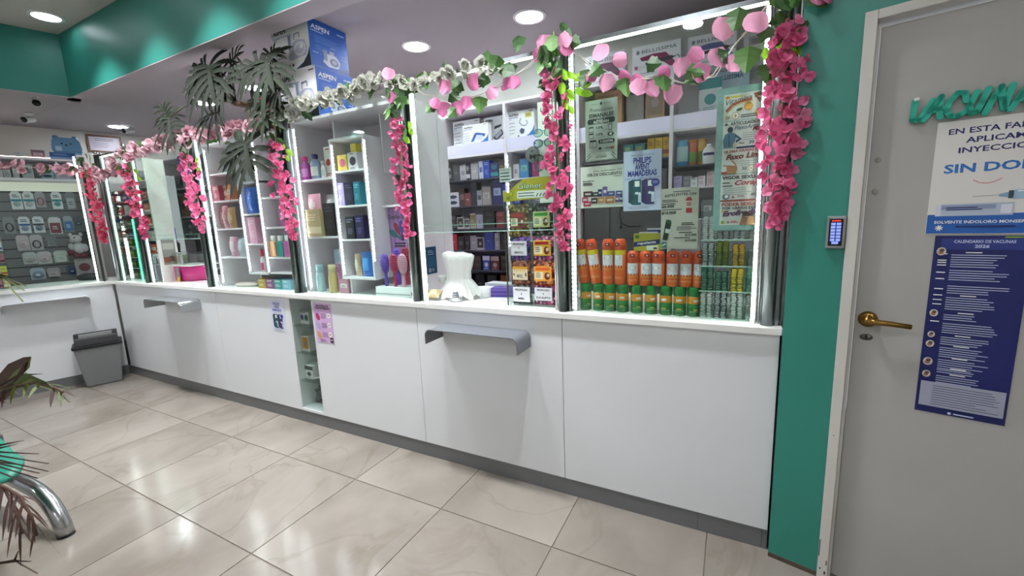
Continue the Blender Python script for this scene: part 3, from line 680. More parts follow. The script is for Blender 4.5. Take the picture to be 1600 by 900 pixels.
p.text('30', x0 + 0.008, z + 0.008, 0.011, M('#b89a4a', 0.5), 0.016, 'L', 0.02); p.ell(x0 + 0.042, z + 0.016, 0.013, 0.014, M('#b8923a', 0.5)); p.ell(x0 + 0.042, z + 0.016, 0.0105, 0.0115, WHITE); p.ell(x0 + 0.042, z + 0.016, 0.004, 0.007, M('#b8923a', 0.5), 10)
p.lines(x0 + 0.06, z + 0.014, 0.056, 2, 0.007, 0.0035, INK, 2)
z = panel(1)
p.text('ARTICULACIONES', x0 + 0.026, z + 0.083, 0.0115, BLACK, 0.118, 'L', 0.03); p.poly([(x0+0.004, z+0.084), (x0+0.019, z+0.084), (x0+0.0115, z+0.094)], INK)
p.text('FlexoArtic', x0 + 0.04, z + 0.064, 0.015, M('#4b5a72', 0.5), 0.085, 'L', 0.02, 0.3, 0.03); p.text('Max', x0 + 0.102, z + 0.055, 0.015, M('#8c2f34', 0.5), 0.04, 'L', 0.03, 0.3, 0.05)
BK = M('#4c7793', 0.5); p.ell(x0 + 0.026, z + 0.066, 0.010, 0.012, M('#2b3138', 0.5)); p.poly([(x0+0.004, z+0.0), (x0+0.036, z+0.0), (x0+0.046, z+0.03), (x0+0.044, z+0.052), (x0+0.026, z+0.058), (x0+0.008, z+0.050), (x0+0.002, z+0.028)], BK); p.poly([(x0+0.044, z+0.05), (x0+0.068, z+0.028), (x0+0.048, z+0.016), (x0+0.046, z+0.024), (x0+0.058, z+0.03), (x0+0.042, z+0.038)], M('#33566c', 0.5)); p.line((x0+0.022, z+0.05), (x0+0.024, z+0.004), 0.004, M('#2f4d60', 0.5))
p.lines(x0 + 0.07, z + 0.048, 0.075, 4, 0.008, 0.002, GREYINK, 6); p.ell(x0 + 0.044, z + 0.008, 0.007, 0.008, M('#c9c2a4', 0.5)); p.text('30', x0 + 0.093, z + 0.008, 0.012, M('#33406a', 0.5), 0.017, 'L', 0.03); p.ell(x0 + 0.128, z + 0.012, 0.014, 0.004, M('#8c2f34', 0.5), 12, 0.35); p.lines(x0 + 0.058, z + 0.011, 0.024, 1, 0.006, 0.003, INK, 7)
z = panel(2)
p.rect(x0 + 0.05, z + ph - 0.004, 0.1, 0.007, NAVY); RD_ = M('#a33a34', 0.5)
p.text('QUEMA GRASAS FULL', x0 + 0.006, z + 0.080, 0.0095, RD_, 0.14, 'L', 0.03, 0, 0.02); p.text('Faxo Line', x0 + 0.014, z + 0.054, 0.019, M('#7a2f24', 0.5), 0.125, 'L', 0.04, 0.25, 0.04)
SK = M('#b57f56', 0.5); p.poly([(x0+0.002, z+0.0), (x0+0.05, z+0.0), (x0+0.056, z+0.02), (x0+0.05, z+0.038), (x0+0.04, z+0.05), (x0+0.008, z+0.052), (x0+0.004, z+0.03)], SK); p.poly([(x0+0.002, z+0.036), (x0+0.05, z+0.03), (x0+0.03, z+0.052), (x0+0.006, z+0.054)], M('#d9dcda', 0.5)); p.poly([(x0+0.0, z+0.0), (x0+0.02, z+0.0), (x0+0.018, z+0.03), (x0+0.0, z+0.03)], M('#d2d2cb', 0.5)); p.rect(x0, z, 0.02, 0.009, RD_)
p.lines(x0 + 0.066, z + 0.044, 0.078, 3, 0.008, 0.002, GREYINK, 16); p.text('30', x0 + 0.072, z + 0.011, 0.012, M('#46434a', 0.5), 0.017, 'L', 0.02); p.ell(x0 + 0.104, z + 0.016, 0.009, 0.011, M('#a9823c', 0.5)); p.ell(x0 + 0.104, z + 0.016, 0.007, 0.009, WHITE); p.ell(x0 + 0.104, z + 0.016, 0.0025, 0.005, M('#a9823c', 0.5), 10); p.text('60', x0 + 0.122, z + 0.011, 0.012, M('#46434a', 0.5), 0.017, 'L', 0.02)
z = panel(3)
p.text('VIGOR SEXUAL', x0 + 0.004, z + 0.080, 0.012, BLACK, 0.14, 'L', 0.04); p.text('Coraje', x0 + 0.05, z + 0.056, 0.018, M('#a32c3c', 0.5), 0.092, 'L', 0.03, 0.35)
p.lines(x0 + 0.006, z + 0.064, 0.036, 2, 0.012, 0.004, INK, 8); p.lines(x0 + 0.008, z + 0.043, 0.12, 4, 0.008, 0.002, GREYINK, 28); p.ell(x0 + 0.02, z + 0.012, 0.013, 0.011, M('#6a6a74', 0.5)); p.ell(x0 + 0.022, z + 0.013, 0.007, 0.007, WHITE); p.poly([(x0+0.04, z+0.006), (x0+0.052, z+0.006), (x0+0.046, z+0.016)], RD_); p.text('40', x0 + 0.106, z + 0.012, 0.011, M('#5a4a52', 0.5), 0.017, 'L', 0.02); p.lines(x0 + 0.06, z + 0.011, 0.035, 1, 0.006, 0.003, M('#a3342c', 0.5), 1); p.poly([(x0+0.13, z+0.008), (x0+0.142, z+0.008), (x0+0.136, z+0.018)], M('#8a6a4a', 0.5))
z = panel(4)
p.rect(x0, z + ph - 0.004, PW, 0.006, M('#b0473a', 0.5)); p.text('PODER SEXUAL', x0 + 0.006, z + 0.077, 0.0115, M('#a33a30', 0.5), 0.138, 'L', 0.04); p.text('POR VARIOS DIAS', x0 + 0.008, z + 0.063, 0.0095, BLACK, 0.128, 'L', 0.03)
p.text('Erofrodin', x0 + 0.01, z + 0.036, 0.019, M('#5c2f5c', 0.5), 0.13, 'L', 0.06, 0.2, 0.06); p.ell(x0 + 0.012, z + 0.055, 0.006, 0.006, M('#b8a24a', 0.5)); p.ell(x0 + 0.012, z + 0.012, 0.007, 0.007, M('#9aa83a', 0.5)); p.poly([(x0+0.026, z+0.008), (x0+0.038, z+0.008), (x0+0.032, z+0.018)], M('#8a6a4a', 0.5)); p.lines(x0 + 0.04, z + 0.014, 0.03, 2, 0.005, 0.003, M('#b0473a', 0.5), 1)
p.poly([(x0+0.072, z+0.0), (x0+0.082, z+0.036), (x0+0.1, z+0.03), (x0+0.095, z+0.0)], M('#8a5a3a', 0.5)); p.poly([(x0+0.1, z+0.0), (x0+0.104, z+0.032), (x0+0.13, z+0.034), (x0+0.14, z+0.0)], M('#c08c64', 0.5)); p.poly([(x0+0.08, z+0.034), (x0+0.09, z+0.05), (x0+0.118, z+0.046), (x0+0.122, z+0.034)], M('#4a3226', 0.5))
p.build('print', a5)

# service bay small cards
q = sheet('payment_card', 'small dark blue payment card on the white showcase side, left of the plastic bag', 'card', (2.3468, 0.223, 1.106), 0.104, 0.168, M('#1d4a6b', 0.4), R(90))
p = Pr(); p.lines(-0.03, 0.142, 0.06, 2, 0.009, 0.004, M('#a9c4d6', 0.5), 1); p.lines(-0.03, 0.120, 0.06, 1, .01, 0.004, M('#a9c4d6', 0.5), 2)
p.rect(-0.036, 0.048, 0.072, 0.060, M('#2a5a7c', 0.4)); p.ell(-0.02, 0.024, 0.011, 0.012, WHITE); p.ell(-0.02, 0.024, 0.007, 0.008, M('#1d4a6b', 0.4)); p.lines(0.0, 0.03, 0.03, 3, 0.007, 0.003, M('#a9c4d6', 0.5), 3)
p.build('print', q)
q = sheet('sticker', 'small pale text sticker on the glass left of the candy stand', 'sticker', (2.976, YG + 0.004, 1.612), 0.068, 0.068, M('#c9d2cc', 0.5))
p = Pr(); p.text('IGUAL A LA', -0.029, 0.055, 0.0075, INK, 0.054, 'L', 0.02); p.lines(-0.029, 0.041, 0.058, 3, 0.016, 0.005, INK, 5)
p.build('print', q)
# ------------------------------------------------------------------ goods builders
def deco(b, w, h, style, c2, seed=0, y=-0.0006, T=None, txt=None, tc=None):
    p = Pr(y, T); m = M(c2, 0.45); rr = random.Random(seed)
    if style == 'label':
        p.rect(-w*.34, h*.38, w*.68, h*.3, m); p.lines(-w*.25, h*.55, w*.5, 3, h*.06, h*.025, INK, seed)
    elif style == 'band':
        p.rect(-w*.499, h*.12, w*.998, h*.24, m); p.lines(-w*.35, h*.78, w*.7, 3, h*.09, h*.035, m, seed)
    elif style == 'disc':
        p.ell(0, h*.5, w*.32, w*.32, m); p.lines(-w*.3, h*.9, w*.6, 1, .01, h*.04, m, seed); p.lines(-w*.3, h*.12, w*.6, 2, h*.06, h*.025, m, seed)
    elif style == 'frame':
        p.rect(-w*.42, h*.16, w*.84, h*.76, m); p.ell(0, h*.5, w*.2, h*.14, M('#8f8a86', 0.4), 12); p.lines(-w*.25, h*.08, w*.5, 1, .01, h*.03, GREYINK, seed)
    elif style == 'lines':
        p.lines(-w*.38, h*.84, w*.76, 2, h*.1, h*.05, m, seed); p.lines(-w*.3, h*.45, w*.6, 4, h*.07, h*.025, m, seed + 1)
    elif style == 'top':
        p.rect(-w*.499, h*.68, w*.998, h*.3, m); p.ell(0, h*.38, w*.26, h*.16, m, 14); p.lines(-w*.3, h*.14, w*.6, 2, h*.05, h*.02, m, seed)
    elif style == 'logo':
        p.lines(-w*.22, h*.5, w*.44, 1, .01, h*.05, m, seed); p.lines(-w*.15, h*.42, w*.3, 1, .01, h*.02, m, seed)
    elif style == 'oval2':
        p.ell(-w*.02, h*.68, w*.36, h*.12, m); p.ell(-w*.02, h*.3, w*.36, h*.12, m); p.rect(-w*.34, h*.48, w*.66, h*.03, GREYINK)
    if txt: p.text(txt, 0, h*.8, h*.1, M(tc or '#222222', 0.5), w*.7, 'C', 0.03)
    if p.f: p.build('print', b)
def carton(name, label, cat, x, y, z, w, d, h, col, style='lines', c2='#e8e8e8', rotz=0.0, group=None, rough=0.4, txt=None, tc=None):
    b = MB().box(-w/2, w/2, -d/2, d/2, 0, h, M(col, rough)).build(name, None, (x, y, z), rotz)
    tag(b, label, cat, group)
    deco(b, w, h, style, c2, int(x*977+z*131) % 1000, -d/2 - 0.0002, None, txt, tc)
    return b
def bottle(name, label, cat, x, y, z, w, h, col, cap, capc, sy=0.6, lab=None, neck=0.35, capw=0.5, group=None, rotz=0.0, square=False, lh=(0.15, 0.6)):
    t = thing(name, label, cat, (x, y, z), rotz, group); r = w / 2; hb = h * (1 - cap)
    m = M(col, 0.25, coat=0.3)
    if square:
        MB().box(-r, r, -r*sy, r*sy, 0, hb, m).build('body', t, bevel=min(r, r*sy)*0.3)
    else:
        MB().lathe([(r*.9, 0), (r, h*.03), (r, hb*.72), (r*.9, hb*.85), (r*neck, hb), (r*neck, hb + h*.01)], m, 18, sy=sy).build('body', t)
    MB().lathe([(r*capw, hb), (r*capw, h*.985), (r*capw*.85, h), (0, h)], M(capc, 0.35), 16, sy=1 if capw < .6 and sy > .5 else max(sy, .55)).build('cap', t)
    if lab:
        b = MB(); n = 9; vs = []; k = 1.012 if not square else 1.0
        if square:
            p = Pr(-r*sy - 0.0004); p.rect(-r*.7, hb*lh[0], r*1.4, hb*(lh[1]-lh[0]), M(lab, 0.45)); p.lines(-r*.45, hb*(lh[0]+lh[1])/2, r*.9, 2, hb*.08, hb*.03, INK, int(x*100)); p.build('label', t)
        else:
            for i in range(n):
                a = -math.pi/2 + (i/(n-1) - .5) * 2.0
                for zz in (hb*lh[0], hb*lh[1]): vs.append((r*k*math.cos(a), r*k*sy*math.sin(a), zz))
            b.add(vs, [(2*i, 2*i+2, 2*i+3, 2*i+1) for i in range(n-1)], M(lab, 0.45), True); b.build('label', t)
    return t
def pouch(name, label, cat, x, y, z, w, h, d, col, c2, style='disc', rough=0.3, group=None, lean=0.0, mat=None, seed=0):
    nx, nz = 9, 9; rr = random.Random(seed + int(x*1000)); fr = []; bk = []
    for j in range(nz):
        for i in range(nx):
            u = i/(nx-1); v = j/(nz-1); k = (math.sin(math.pi*u)**.55) * (math.sin(math.pi*min(1, v*1.02+.001))**.5 if v < .5 else max(0, math.cos((v-.5)*math.pi))**.7)
            g = rr.uniform(-.05, .05)*d if 0 < i < nx-1 else 0
            xx = (u-.5)*w*(1-.06*math.sin(v*math.pi)); yy = d/2*k + g
            fr.append((xx, -yy - v*lean, v*h)); bk.append((xx, yy*.8 - v*lean, v*h))
    fs = []
    for j in range(nz-1):
        for i in range(nx-1):
            a = j*nx+i; fs.append((a, a+1, a+nx+1, a+nx)); a += nx*nz; fs.append((a+1, a, a+nx, a+nx+1))
    b = MB().add(fr + bk, fs, mat or M(col, rough, coat=.2), True).build(name, None, (x, y, z)); tag(b, label, cat, group)
    p = MB(); vs = []; fs = []; m2 = M(c2, 0.4)      # print follows the bulge
    for j in range(2, nz-2):
        for i in range(2, nx-2):
            q = fr[j*nx+i]; vs.append((q[0], q[1]-.0006, q[2]))
    n2 = nx-4
    for j in range(nz-5):
        for i in range(n2-1):
            if style == 'disc' and (i in (0, n2-2)) and (j in (0, nz-6)): continue
            a = j*n2+i; fs.append((a, a+1, a+n2+1, a+n2))
    if style: p.add(vs, fs, m2, True).build('print', b)
    return b
def diodes(x, y, z0, z1, label, pitch=0.022, s=0.0058, nrm=(0, -1)):
    t = thing('led_strip', label, 'led strip', (x, y, z0))
    MB().box(-.006, .006, -.001, .001, 0, z1 - z0, M('#e8e8ec', 0.4)).build('tape', t)
    b = MB(); n = int((z1 - z0) / pitch)
    for i in range(n): b.box(-s, s, -.0028, -.0011, pitch*(i+.5)-s*.85, pitch*(i+.5)+s*.85, DIOM)
    o = b.build('diodes', t); o['kind'] = 'stuff'
    return t

# ------------------------------------------------------------------ showcase with the hair brushes
def shelfbox(t, x0, x1, y0, y1, zs, th=0.016, name='shelf', mat=LAM):
    for z in zs: MB().box(x0, x1, y0, y1, z - th, z, mat).build(name, t)
LAMP = M('#f0e0ec', 0.45)
sc = thing('showcase', 'white lit showcase holding the hair brushes and perfume boxes', 'showcase', (1.84, 0.27, 0.968))
def sp(b, x0, x1, y0, y1, z0, z1, mat=LAM): return b.box(x0-1.84, x1-1.84, y0-.27, y1-.27, z0-.968, z1-.968, mat)
sp(MB(), 1.335, 1.351, .10, .45, .9685, 2.13).build('side_panel', sc)
sp(MB(), 2.330, 2.346, .10, .37, .9685, 2.13).build('side_panel', sc)
sp(MB(), 2.322, 2.345, .375, .47, .9685, 2.15).build('side_panel', sc)
sp(MB(), 1.351, 2.330, .10, .45, 2.112, 2.13).build('top', sc)
sp(MB(), 1.351, 2.330, .435, .45, .9685, 2.112, LAMP).build('back_panel', sc)
for x0, x1, z, y0 in ((1.351, 1.684, 1.745, .12), (1.351, 1.684, 1.358, .12), (1.985, 2.33, 1.545, .22)): sp(MB(), x0, x1, y0, .435, z - .014, z).build('shelf', sc)
sp(MB(), 1.684, 1.698, .10, .435, 1.085, 1.958).build('divider', sc); sp(MB(), 1.971, 1.985, .10, .36, 1.085, 1.958).build('divider', sc)
sp(MB(), 1.684, 1.985, .10, .36, 1.958, 1.972).build('box_top', sc); sp(MB(), 1.684, 1.985, .10, .435, 1.071, 1.085).build('box_bottom', sc)
sp(MB(), 1.698, 1.971, .34, .355, 1.085, 1.958, LAMP).build('box_back', sc)
for z in (1.772, 1.553, 1.336): sp(MB(), 1.698, 1.971, .105, .34, z - .012, z).build('shelf', sc)
sp(MB(), 1.72, 1.733, .13, .43, .9685, 1.071).build('divider', sc); sp(MB(), 1.62, 1.634, .2, .435, 1.958, 2.112).build('divider', sc); sp(MB(), 1.99, 2.0, .25, .435, 1.75, 2.112).build('divider', sc)
diodes(1.362, .102, 1.0, 2.09, 'dotted light strip on the left edge of the brush showcase')
diodes(1.708, .102, 1.10, 1.94, 'dotted light strip on the left edge of the middle box in the brush showcase')
diodes(1.994, .102, 1.19, 1.94, 'dotted light strip on the right edge of the middle box in the brush showcase')
bottle('shampoo_bottle', 'purple bottle with pink cap on the top left shelf of the brush showcase', 'bottle', 1.385, 0.145, 1.745, .075, .155, '#a63aa0', .2, '#e8359a', .6, '#c77ac8')
bottle('mouthwash_bottle', 'clear blue bottle with dark blue cap beside the purple bottle', 'bottle', 1.478, 0.15, 1.745, .085, .162, '#8fa3c4', .18, '#27356f', .6, '#e4e2df')
bottle('cream_tube', 'white tube on the shelf beside the blue capped bottle', 'tube', 1.562, 0.14, 1.745, .04, .11, '#f2f0ee', .2, '#f6f6f6', .6, '#cfd0d6')
carton('gift_box', 'white box with red star print beside the white tube', 'box', 1.6, 0.19, 1.745, .07, .07, .20, '#efeae6', 'disc', '#c23a33')
pouch('toy_pouch', 'pink packed pouch on the second left shelf of the brush showcase', 'pouch', 1.43, 0.15, 1.50, .13, .15, .06, '#dfa3b4', '#f0dfe4', 'disc')
pouch('gift_pouch', 'clear grey pouch behind the gold box', 'pouch', 1.555, 0.19, 1.50, .11, .14, .06, '#c9c3c6', '#e6e2e4', 'disc')
carton('gold_box', 'shiny gold gift box in the left column of the brush showcase', 'box', 1.44, 0.15, 1.358, .15, .08, .185, '#b3a37c', 'band', '#d6cba4', .0, None, .25)
carton('black_box', 'tall black box beside the gold gift box', 'box', 1.578, 0.17, 1.358, .10, .08, .22, '#17171a', 'lines', '#4a4a50')
carton('skincare_box', 'pale blue box standing behind the aqua bottle', 'box', 1.48, 0.3, .968, .13, .05, .29, '#bcd3e0', 'label', '#dfeaf2')
carton('skincare_box', 'pink box between the aqua and gold spray bottles', 'box', 1.505, .235, .968, .14, .06, .185, '#d59ac2', 'lines', '#a84f93')
bottle('spray_bottle', 'aqua spray bottle at the bottom left of the brush showcase', 'bottle', 1.415, 0.14, .968, .062, .19, '#a9c8cc', .28, '#9dbfc6', 1, None, .8, .8)
bottle('spray_bottle', 'gold spray bottle at the bottom left of the brush showcase', 'bottle', 1.555, 0.13, .968, .062, .195, '#c5b078', .28, '#d8cf9a', 1, None, .8, .8)
carton('perfume_box', 'dusty pink perfume box with white label under the middle box', 'box', 1.665, 0.15, .968, .088, .06, .098, '#c592a4', 'label', '#ece6e6')
carton('soap_box', 'yellow and pink fruit box on the top shelf of the middle box', 'box', 1.762, 0.155, 1.772, .085, .06, .10, '#e6d24a', 'disc', '#d9648e')
carton('heart_box', 'white box with dark heart print beside the yellow fruit box', 'box', 1.862, 0.15, 1.772, .085, .06, .105, '#e9dfe6', 'disc', '#3d3540')
carton('soap_box', 'small yellow box on top of the white heart box', 'box', 1.867, 0.155, 1.877, .045, .05, .055, '#e8c62e', None)
for i, (x, w, h, c, c2, lb) in enumerate(((1.738, .06, .145, '#b9a6df', '#e3daf4', 'lilac box on the second shelf of the middle box'), (1.81, .075, .145, '#231f38', '#565278', 'navy box between the lilac and teal boxes'), (1.882, .055, .142, '#2f7f94', '#7fc0cc', 'teal box on the second shelf of the middle box'))):
    carton('perfume_box', lb, 'box', x, .15, 1.553, w, .08, h, c, 'lines', c2)
carton('perfume_box', 'black glittery box on the third shelf of the middle box', 'box', 1.792, 0.15, 1.336, .075, .08, .145, '#1b1c26', 'lines', '#8a8aa0')
carton('perfume_box', 'dark violet box on the third shelf of the middle box', 'box', 1.878, 0.15, 1.336, .075, .08, .150, '#251f4a', 'lines', '#7a72b8')
pouch('face_mask_pouch', 'beige pouch on the bottom shelf of the middle box', 'pouch', 1.78, 0.16, 1.085, .06, .15, .04, '#c8b49a', '#e6dcc8', 'disc')
pouch('wipes_pouch', 'bright blue pouch on the bottom shelf of the middle box', 'pouch', 1.872, 0.155, 1.085, .10, .165, .05, '#2a6fc0', '#5a9fe0', 'band')
pouch('zip_pouch', 'dusty rose printed pouch on the right shelf of the brush showcase', 'pouch', 2.17, .30, 1.545, .16, .15, .05, '#a0566a', '#cfa6b0', 'disc')
carton('perfume_box', 'white box with blue print in the upper right of the brush showcase', 'box', 2.265, .36, 1.80, .06, .06, .24, '#e6e8ee', 'top', '#5a6fa8')
sp(MB(), 2.19, 2.33, .25, .435, 1.786, 1.80).build('shelf', sc)
carton('cream_box', 'pale blue box below the top right shelf of the brush showcase', 'box', 2.26, .33, 1.545, .08, .06, .17, '#cfe0e6', 'label', '#eef4f6')
bp = sheet('brush_poster', 'purple striped hair brush poster behind the brushes', 'poster', (2.075, .262, 1.225), .215, .30, M('#a678b4', 0.5))
p = Pr()
for i in range(6): p.rect(-.1075 + i*.036, .0005, .018, .299, M('#b58ac2', 0.5))
p.text('Cepillos Selec', 0, .232, .026, BLACK, .18, 'C', 0.01, .2)
for c, a in (('#2f6f74', 2.6), ('#8c2f44', 2.05), ('#3a3a86', 1.6), ('#1b1b1f', 1.1)):
    dx, dz = math.cos(a), math.sin(a); p.line((.02, .09), (.02 + dx*.055, .09 + dz*.055), .014, M(c, 0.45)); p.ell(.02 + dx*.088, .09 + dz*.088, .042, .02, M(c, 0.45), 16, a)
p.lines(-.05, .066, .13, 2, .017, .009, BLACK, 4); p.ell(.085, .022, .014, .014, M('#2f5f6a', 0.5))
p.build('print', bp)
tr = thing('brush_tray', 'white stepped tray under the hair brushes', 'tray', (2.13, .185, .9685))
MB().box(-.17, .17, -.07, .07, .0, .06, M('#eceef0', 0.4)).build('tray_body', tr, bevel=.004)
MB().box(-.172, .12, -.0715, -.0700, .012, .017, M('#8a8f94', 0.5)).build('groove', tr)
MB().box(.13, .15, -.0715, -.0700, .012, .034, M('#2c2f33', 0.5)).build('latch', tr)
def brush(label, x, y, z, col, dark, s=1.0):
    t = thing('hair_brush', label, 'hair brush', (x, y, z), R(random.uniform(-8, 8)), 'hair brushes on the tray'); m = M(col, 0.35, coat=.3)
    MB().lathe([(.011*s, 0), (.013*s, .01), (.012*s, .05*s), (.010*s, .085*s)], m, 12, sy=.7).build('handle', t)
    h = MB().lathe([(.010*s, .08*s), (.026*s, .10*s), (.034*s, .135*s), (.034*s, .165*s), (.026*s, .195*s), (.012*s, .208*s), (0, .211*s)], m, 16, sy=.35); hh = h.build('head', t)
    b = MB()
    for j in range(9):
        zz = (.105 + j*.0115)*s; w = .030*s*math.sin(math.pi*(.16 + j*.082))
        b.box(-w, w, -.019*s, -.009*s, zz, zz + .0035*s, M(dark, 0.4))
    o = b.build('bristle_row', hh); o['kind'] = 'stuff'
brush('purple hair brush at the front left of the tray', 2.035, .145, 1.0285, '#5a3fae', '#7a64c8')
brush('raspberry hair brush in the front row of the tray', 2.115, .140, 1.0285, '#a8234f', '#c84a74')
brush('pale pink hair brush in the front row of the tray', 2.190, .135, 1.0285, '#dba0b8', '#f0c4d4')
brush('violet hair brush in the back row of the tray', 2.075, .215, 1.0285, '#6a3fc0', '#8a6ad8', 1.12)
brush('red hair brush in the back row of the tray', 2.145, .22, 1.0285, '#b22a4e', '#d05a78', 1.18)
brush('pink hair brush in the back row of the tray', 2.225, .215, 1.0285, '#d898b4', '#ecbcd0', 1.12)
brush('lavender hair brush in the back right corner of the tray', 2.275, .20, 1.0285, '#b8b0d0', '#d4cee4', 1.0)

# ------------------------------------------------------------------ showcase with the gift bags
s2 = thing('showcase', 'white lit showcase with pink gift bags under the potted plant', 'showcase', (0.75, 0.27, 0.968))
def sq(b, x0, x1, y0, y1, z0, z1, mat=LAM): return b.box(x0-.75, x1-.75, y0-.27, y1-.27, z0-.968, z1-.968, mat)
sq(MB(), .245, .26, .10, .45, .9685, 2.10).build('side_panel', s2); sq(MB(), 1.255, 1.27, .10, .45, .9685, 2.10).build('side_panel', s2)
sq(MB(), .26, 1.255, .10, .45, 2.085, 2.10).build('top', s2); sq(MB(), .26, 1.255, .435, .45, .9685, 2.085, LAMP).build('back_panel', s2)
for z in (1.872, 1.66, 1.44, 1.212): sq(MB(), .26, .64, .115, .435, z-.013, z).build('shelf', s2)
for z in (1.542, 1.315): sq(MB(), .653, .875, .105, .36, z-.012, z).build('shelf', s2)
for z in (1.88, 1.655, 1.436, 1.212, 1.098): sq(MB(), .888, 1.255, .115, .435, z-.013, z).build('shelf', s2)
sq(MB(), .64, .653, .10, .435, 1.09, 1.98).build('divider', s2); sq(MB(), .875, .888, .10, .435, 1.085, 2.085).build('divider', s2)
sq(MB(), .64, .888, .10, .36, 1.766, 1.779).build('box_top', s2); sq(MB(), .64, .888, .10, .36, 1.078, 1.09).build('box_bottom', s2)
sq(MB(), .653, .875, .345, .36, 1.09, 1.766, LAMP).build('box_back', s2); sq(MB(), .70, .713, .15, .43, .9685, 1.078).build('divider', s2)
diodes(.272, .102, 1.0, 2.06, 'dotted light strip on the left edge of the gift bag showcase')
diodes(.664, .102, 1.10, 1.75, 'dotted light strip on the left edge of the middle box among the gift bags')
diodes(.899, .102, 1.10, 2.06, 'dotted light strip beside the row of coloured flasks')
diodes(1.262, .0985, 1.0, 2.06, 'dotted light strip on the right edge of the gift bag showcase')
carton('grey_board', 'grey speckled board leaning on the top left shelf of the gift bag showcase', 'board', 0.345, 0.3, 1.872, .17, .02, .19, '#8a8084', 'lines', '#6a6064')
carton('bath_box', 'rose printed box on the second left shelf of the gift bag showcase', 'box', 0.325, 0.145, 1.66, .08, .06, .12, '#b84a64', 'lines', '#f0c8d0')
carton('bath_box', 'brown and white box between rose and orange boxes', 'box', 0.405, 0.17, 1.66, .06, .06, .115, '#8f6a5a', 'disc', '#e8dcd0')
carton('bath_box', 'coral orange box on the second left shelf of the gift bag showcase', 'box', 0.495, 0.145, 1.66, .075, .06, .115, '#e0845c', 'label', '#f4d8b8')
pouch('gift_bag', 'brown metallic gift bag at the left end of the third shelf', 'gift bag', 0.305, 0.16, 1.44, .09, .17, .05, '#7a4f48', '#9a6a5c', 'disc')
pouch('gift_bag', 'pink gift bag beside the brown metallic bag', 'gift bag', 0.365, 0.145, 1.44, .075, .18, .05, '#dca6b0', '#f0d0d4', 'disc')
pouch('gift_bag', 'gold flower printed gift bag on the third shelf', 'gift bag', 0.445, 0.145, 1.44, .11, .165, .05, '#b48a5a', '#d9bfa0', 'disc')
pouch('gift_bag', 'pink and white ribboned bag on the fourth left shelf', 'gift bag', 0.415, 0.15, 1.212, .11, .16, .06, '#e3a9c0', '#f4dbe6', 'band')
pouch('gift_bag', 'pale grey bag beside the pink ribboned bag', 'gift bag', 0.52, 0.15, 1.212, .09, .15, .06, '#c2c8d4', '#dde2ea', 'disc')
pouch('gift_bag', 'large cobalt blue bag in the middle box of the gift bag showcase', 'gift bag', 0.735, 0.15, 1.542, .155, .20, .06, '#1f5fc4', '#3f7fe0', 'disc')
carton('gift_box', 'tall pink box in the middle box of the gift bag showcase', 'box', 0.745, 0.15, 1.315, .09, .08, .20, '#dfa0bc', 'lines', '#f4d4e0')
bottle('cream_tube', 'red and white tube at the bottom of the middle box', 'tube', 0.775, 0.14, 1.09, .045, .18, '#f0e4ea', .3, '#d8304a', .7, '#d84a7a')
for i, (x, c, lb) in enumerate(((.935, '#c98a4a', 'orange flask'), (1.018, '#2f8f8a', 'teal flask'), (1.100, '#c65aa8', 'magenta flask'))):
    bottle('hand_gel_flask', lb + ' in the row of three on the right shelf', 'bottle', x, .145, 1.212, .076, .16, c, .26, '#eef0f0', .5, '#ffffff' if 0 else None, .6, .75, 'three coloured flasks', 0, True)
carton('bath_box', 'dark grey box near the top right of the gift bag showcase', 'box', 1.0, .22, 1.655, .08, .07, .14, '#3d4250', 'label', '#6f7688')
carton('bath_box', 'brown speckled box on the right column of the gift bag showcase', 'box', 1.10, .22, 1.655, .08, .07, .15, '#6a4a48', 'lines', '#c8b4ac')
carton('bath_box', 'magenta box above the coloured flasks', 'box', 1.03, .2, 1.436, .05, .07, .15, '#a83a86', 'label', '#e6a8d4')
carton('bath_box', 'dark teal box above the coloured flasks', 'box', 1.10, .2, 1.436, .07, .07, .14, '#2f4f5c', 'lines', '#7fa8b0')
for i, (x, c, lb) in enumerate(((.762, '#b8942a', 'mustard tea box'), (.862, '#8a3f7c', 'plum tea box'), (.960, '#3f8f94', 'teal tea box'), (1.058, '#7fb8cc', 'light blue tea box'))):
    carton('tea_box', lb + ' in the low row of four under the flasks', 'box', x, .16, .968, .092, .09, .074, c, 'lines', '#f0ece0', 0, 'tea boxes')
pd = MB().lathe([(.0, 0), (.14, 0), (.15, .012), (.13, .024), (.0, .028)], M('#d3c4bc', 0.6), 20, sy=.6).build('cosmetic_pad', None, (.47, .2, .968)); tag(pd, 'round beige pad lying at the bottom left of the gift bag showcase', 'pad')
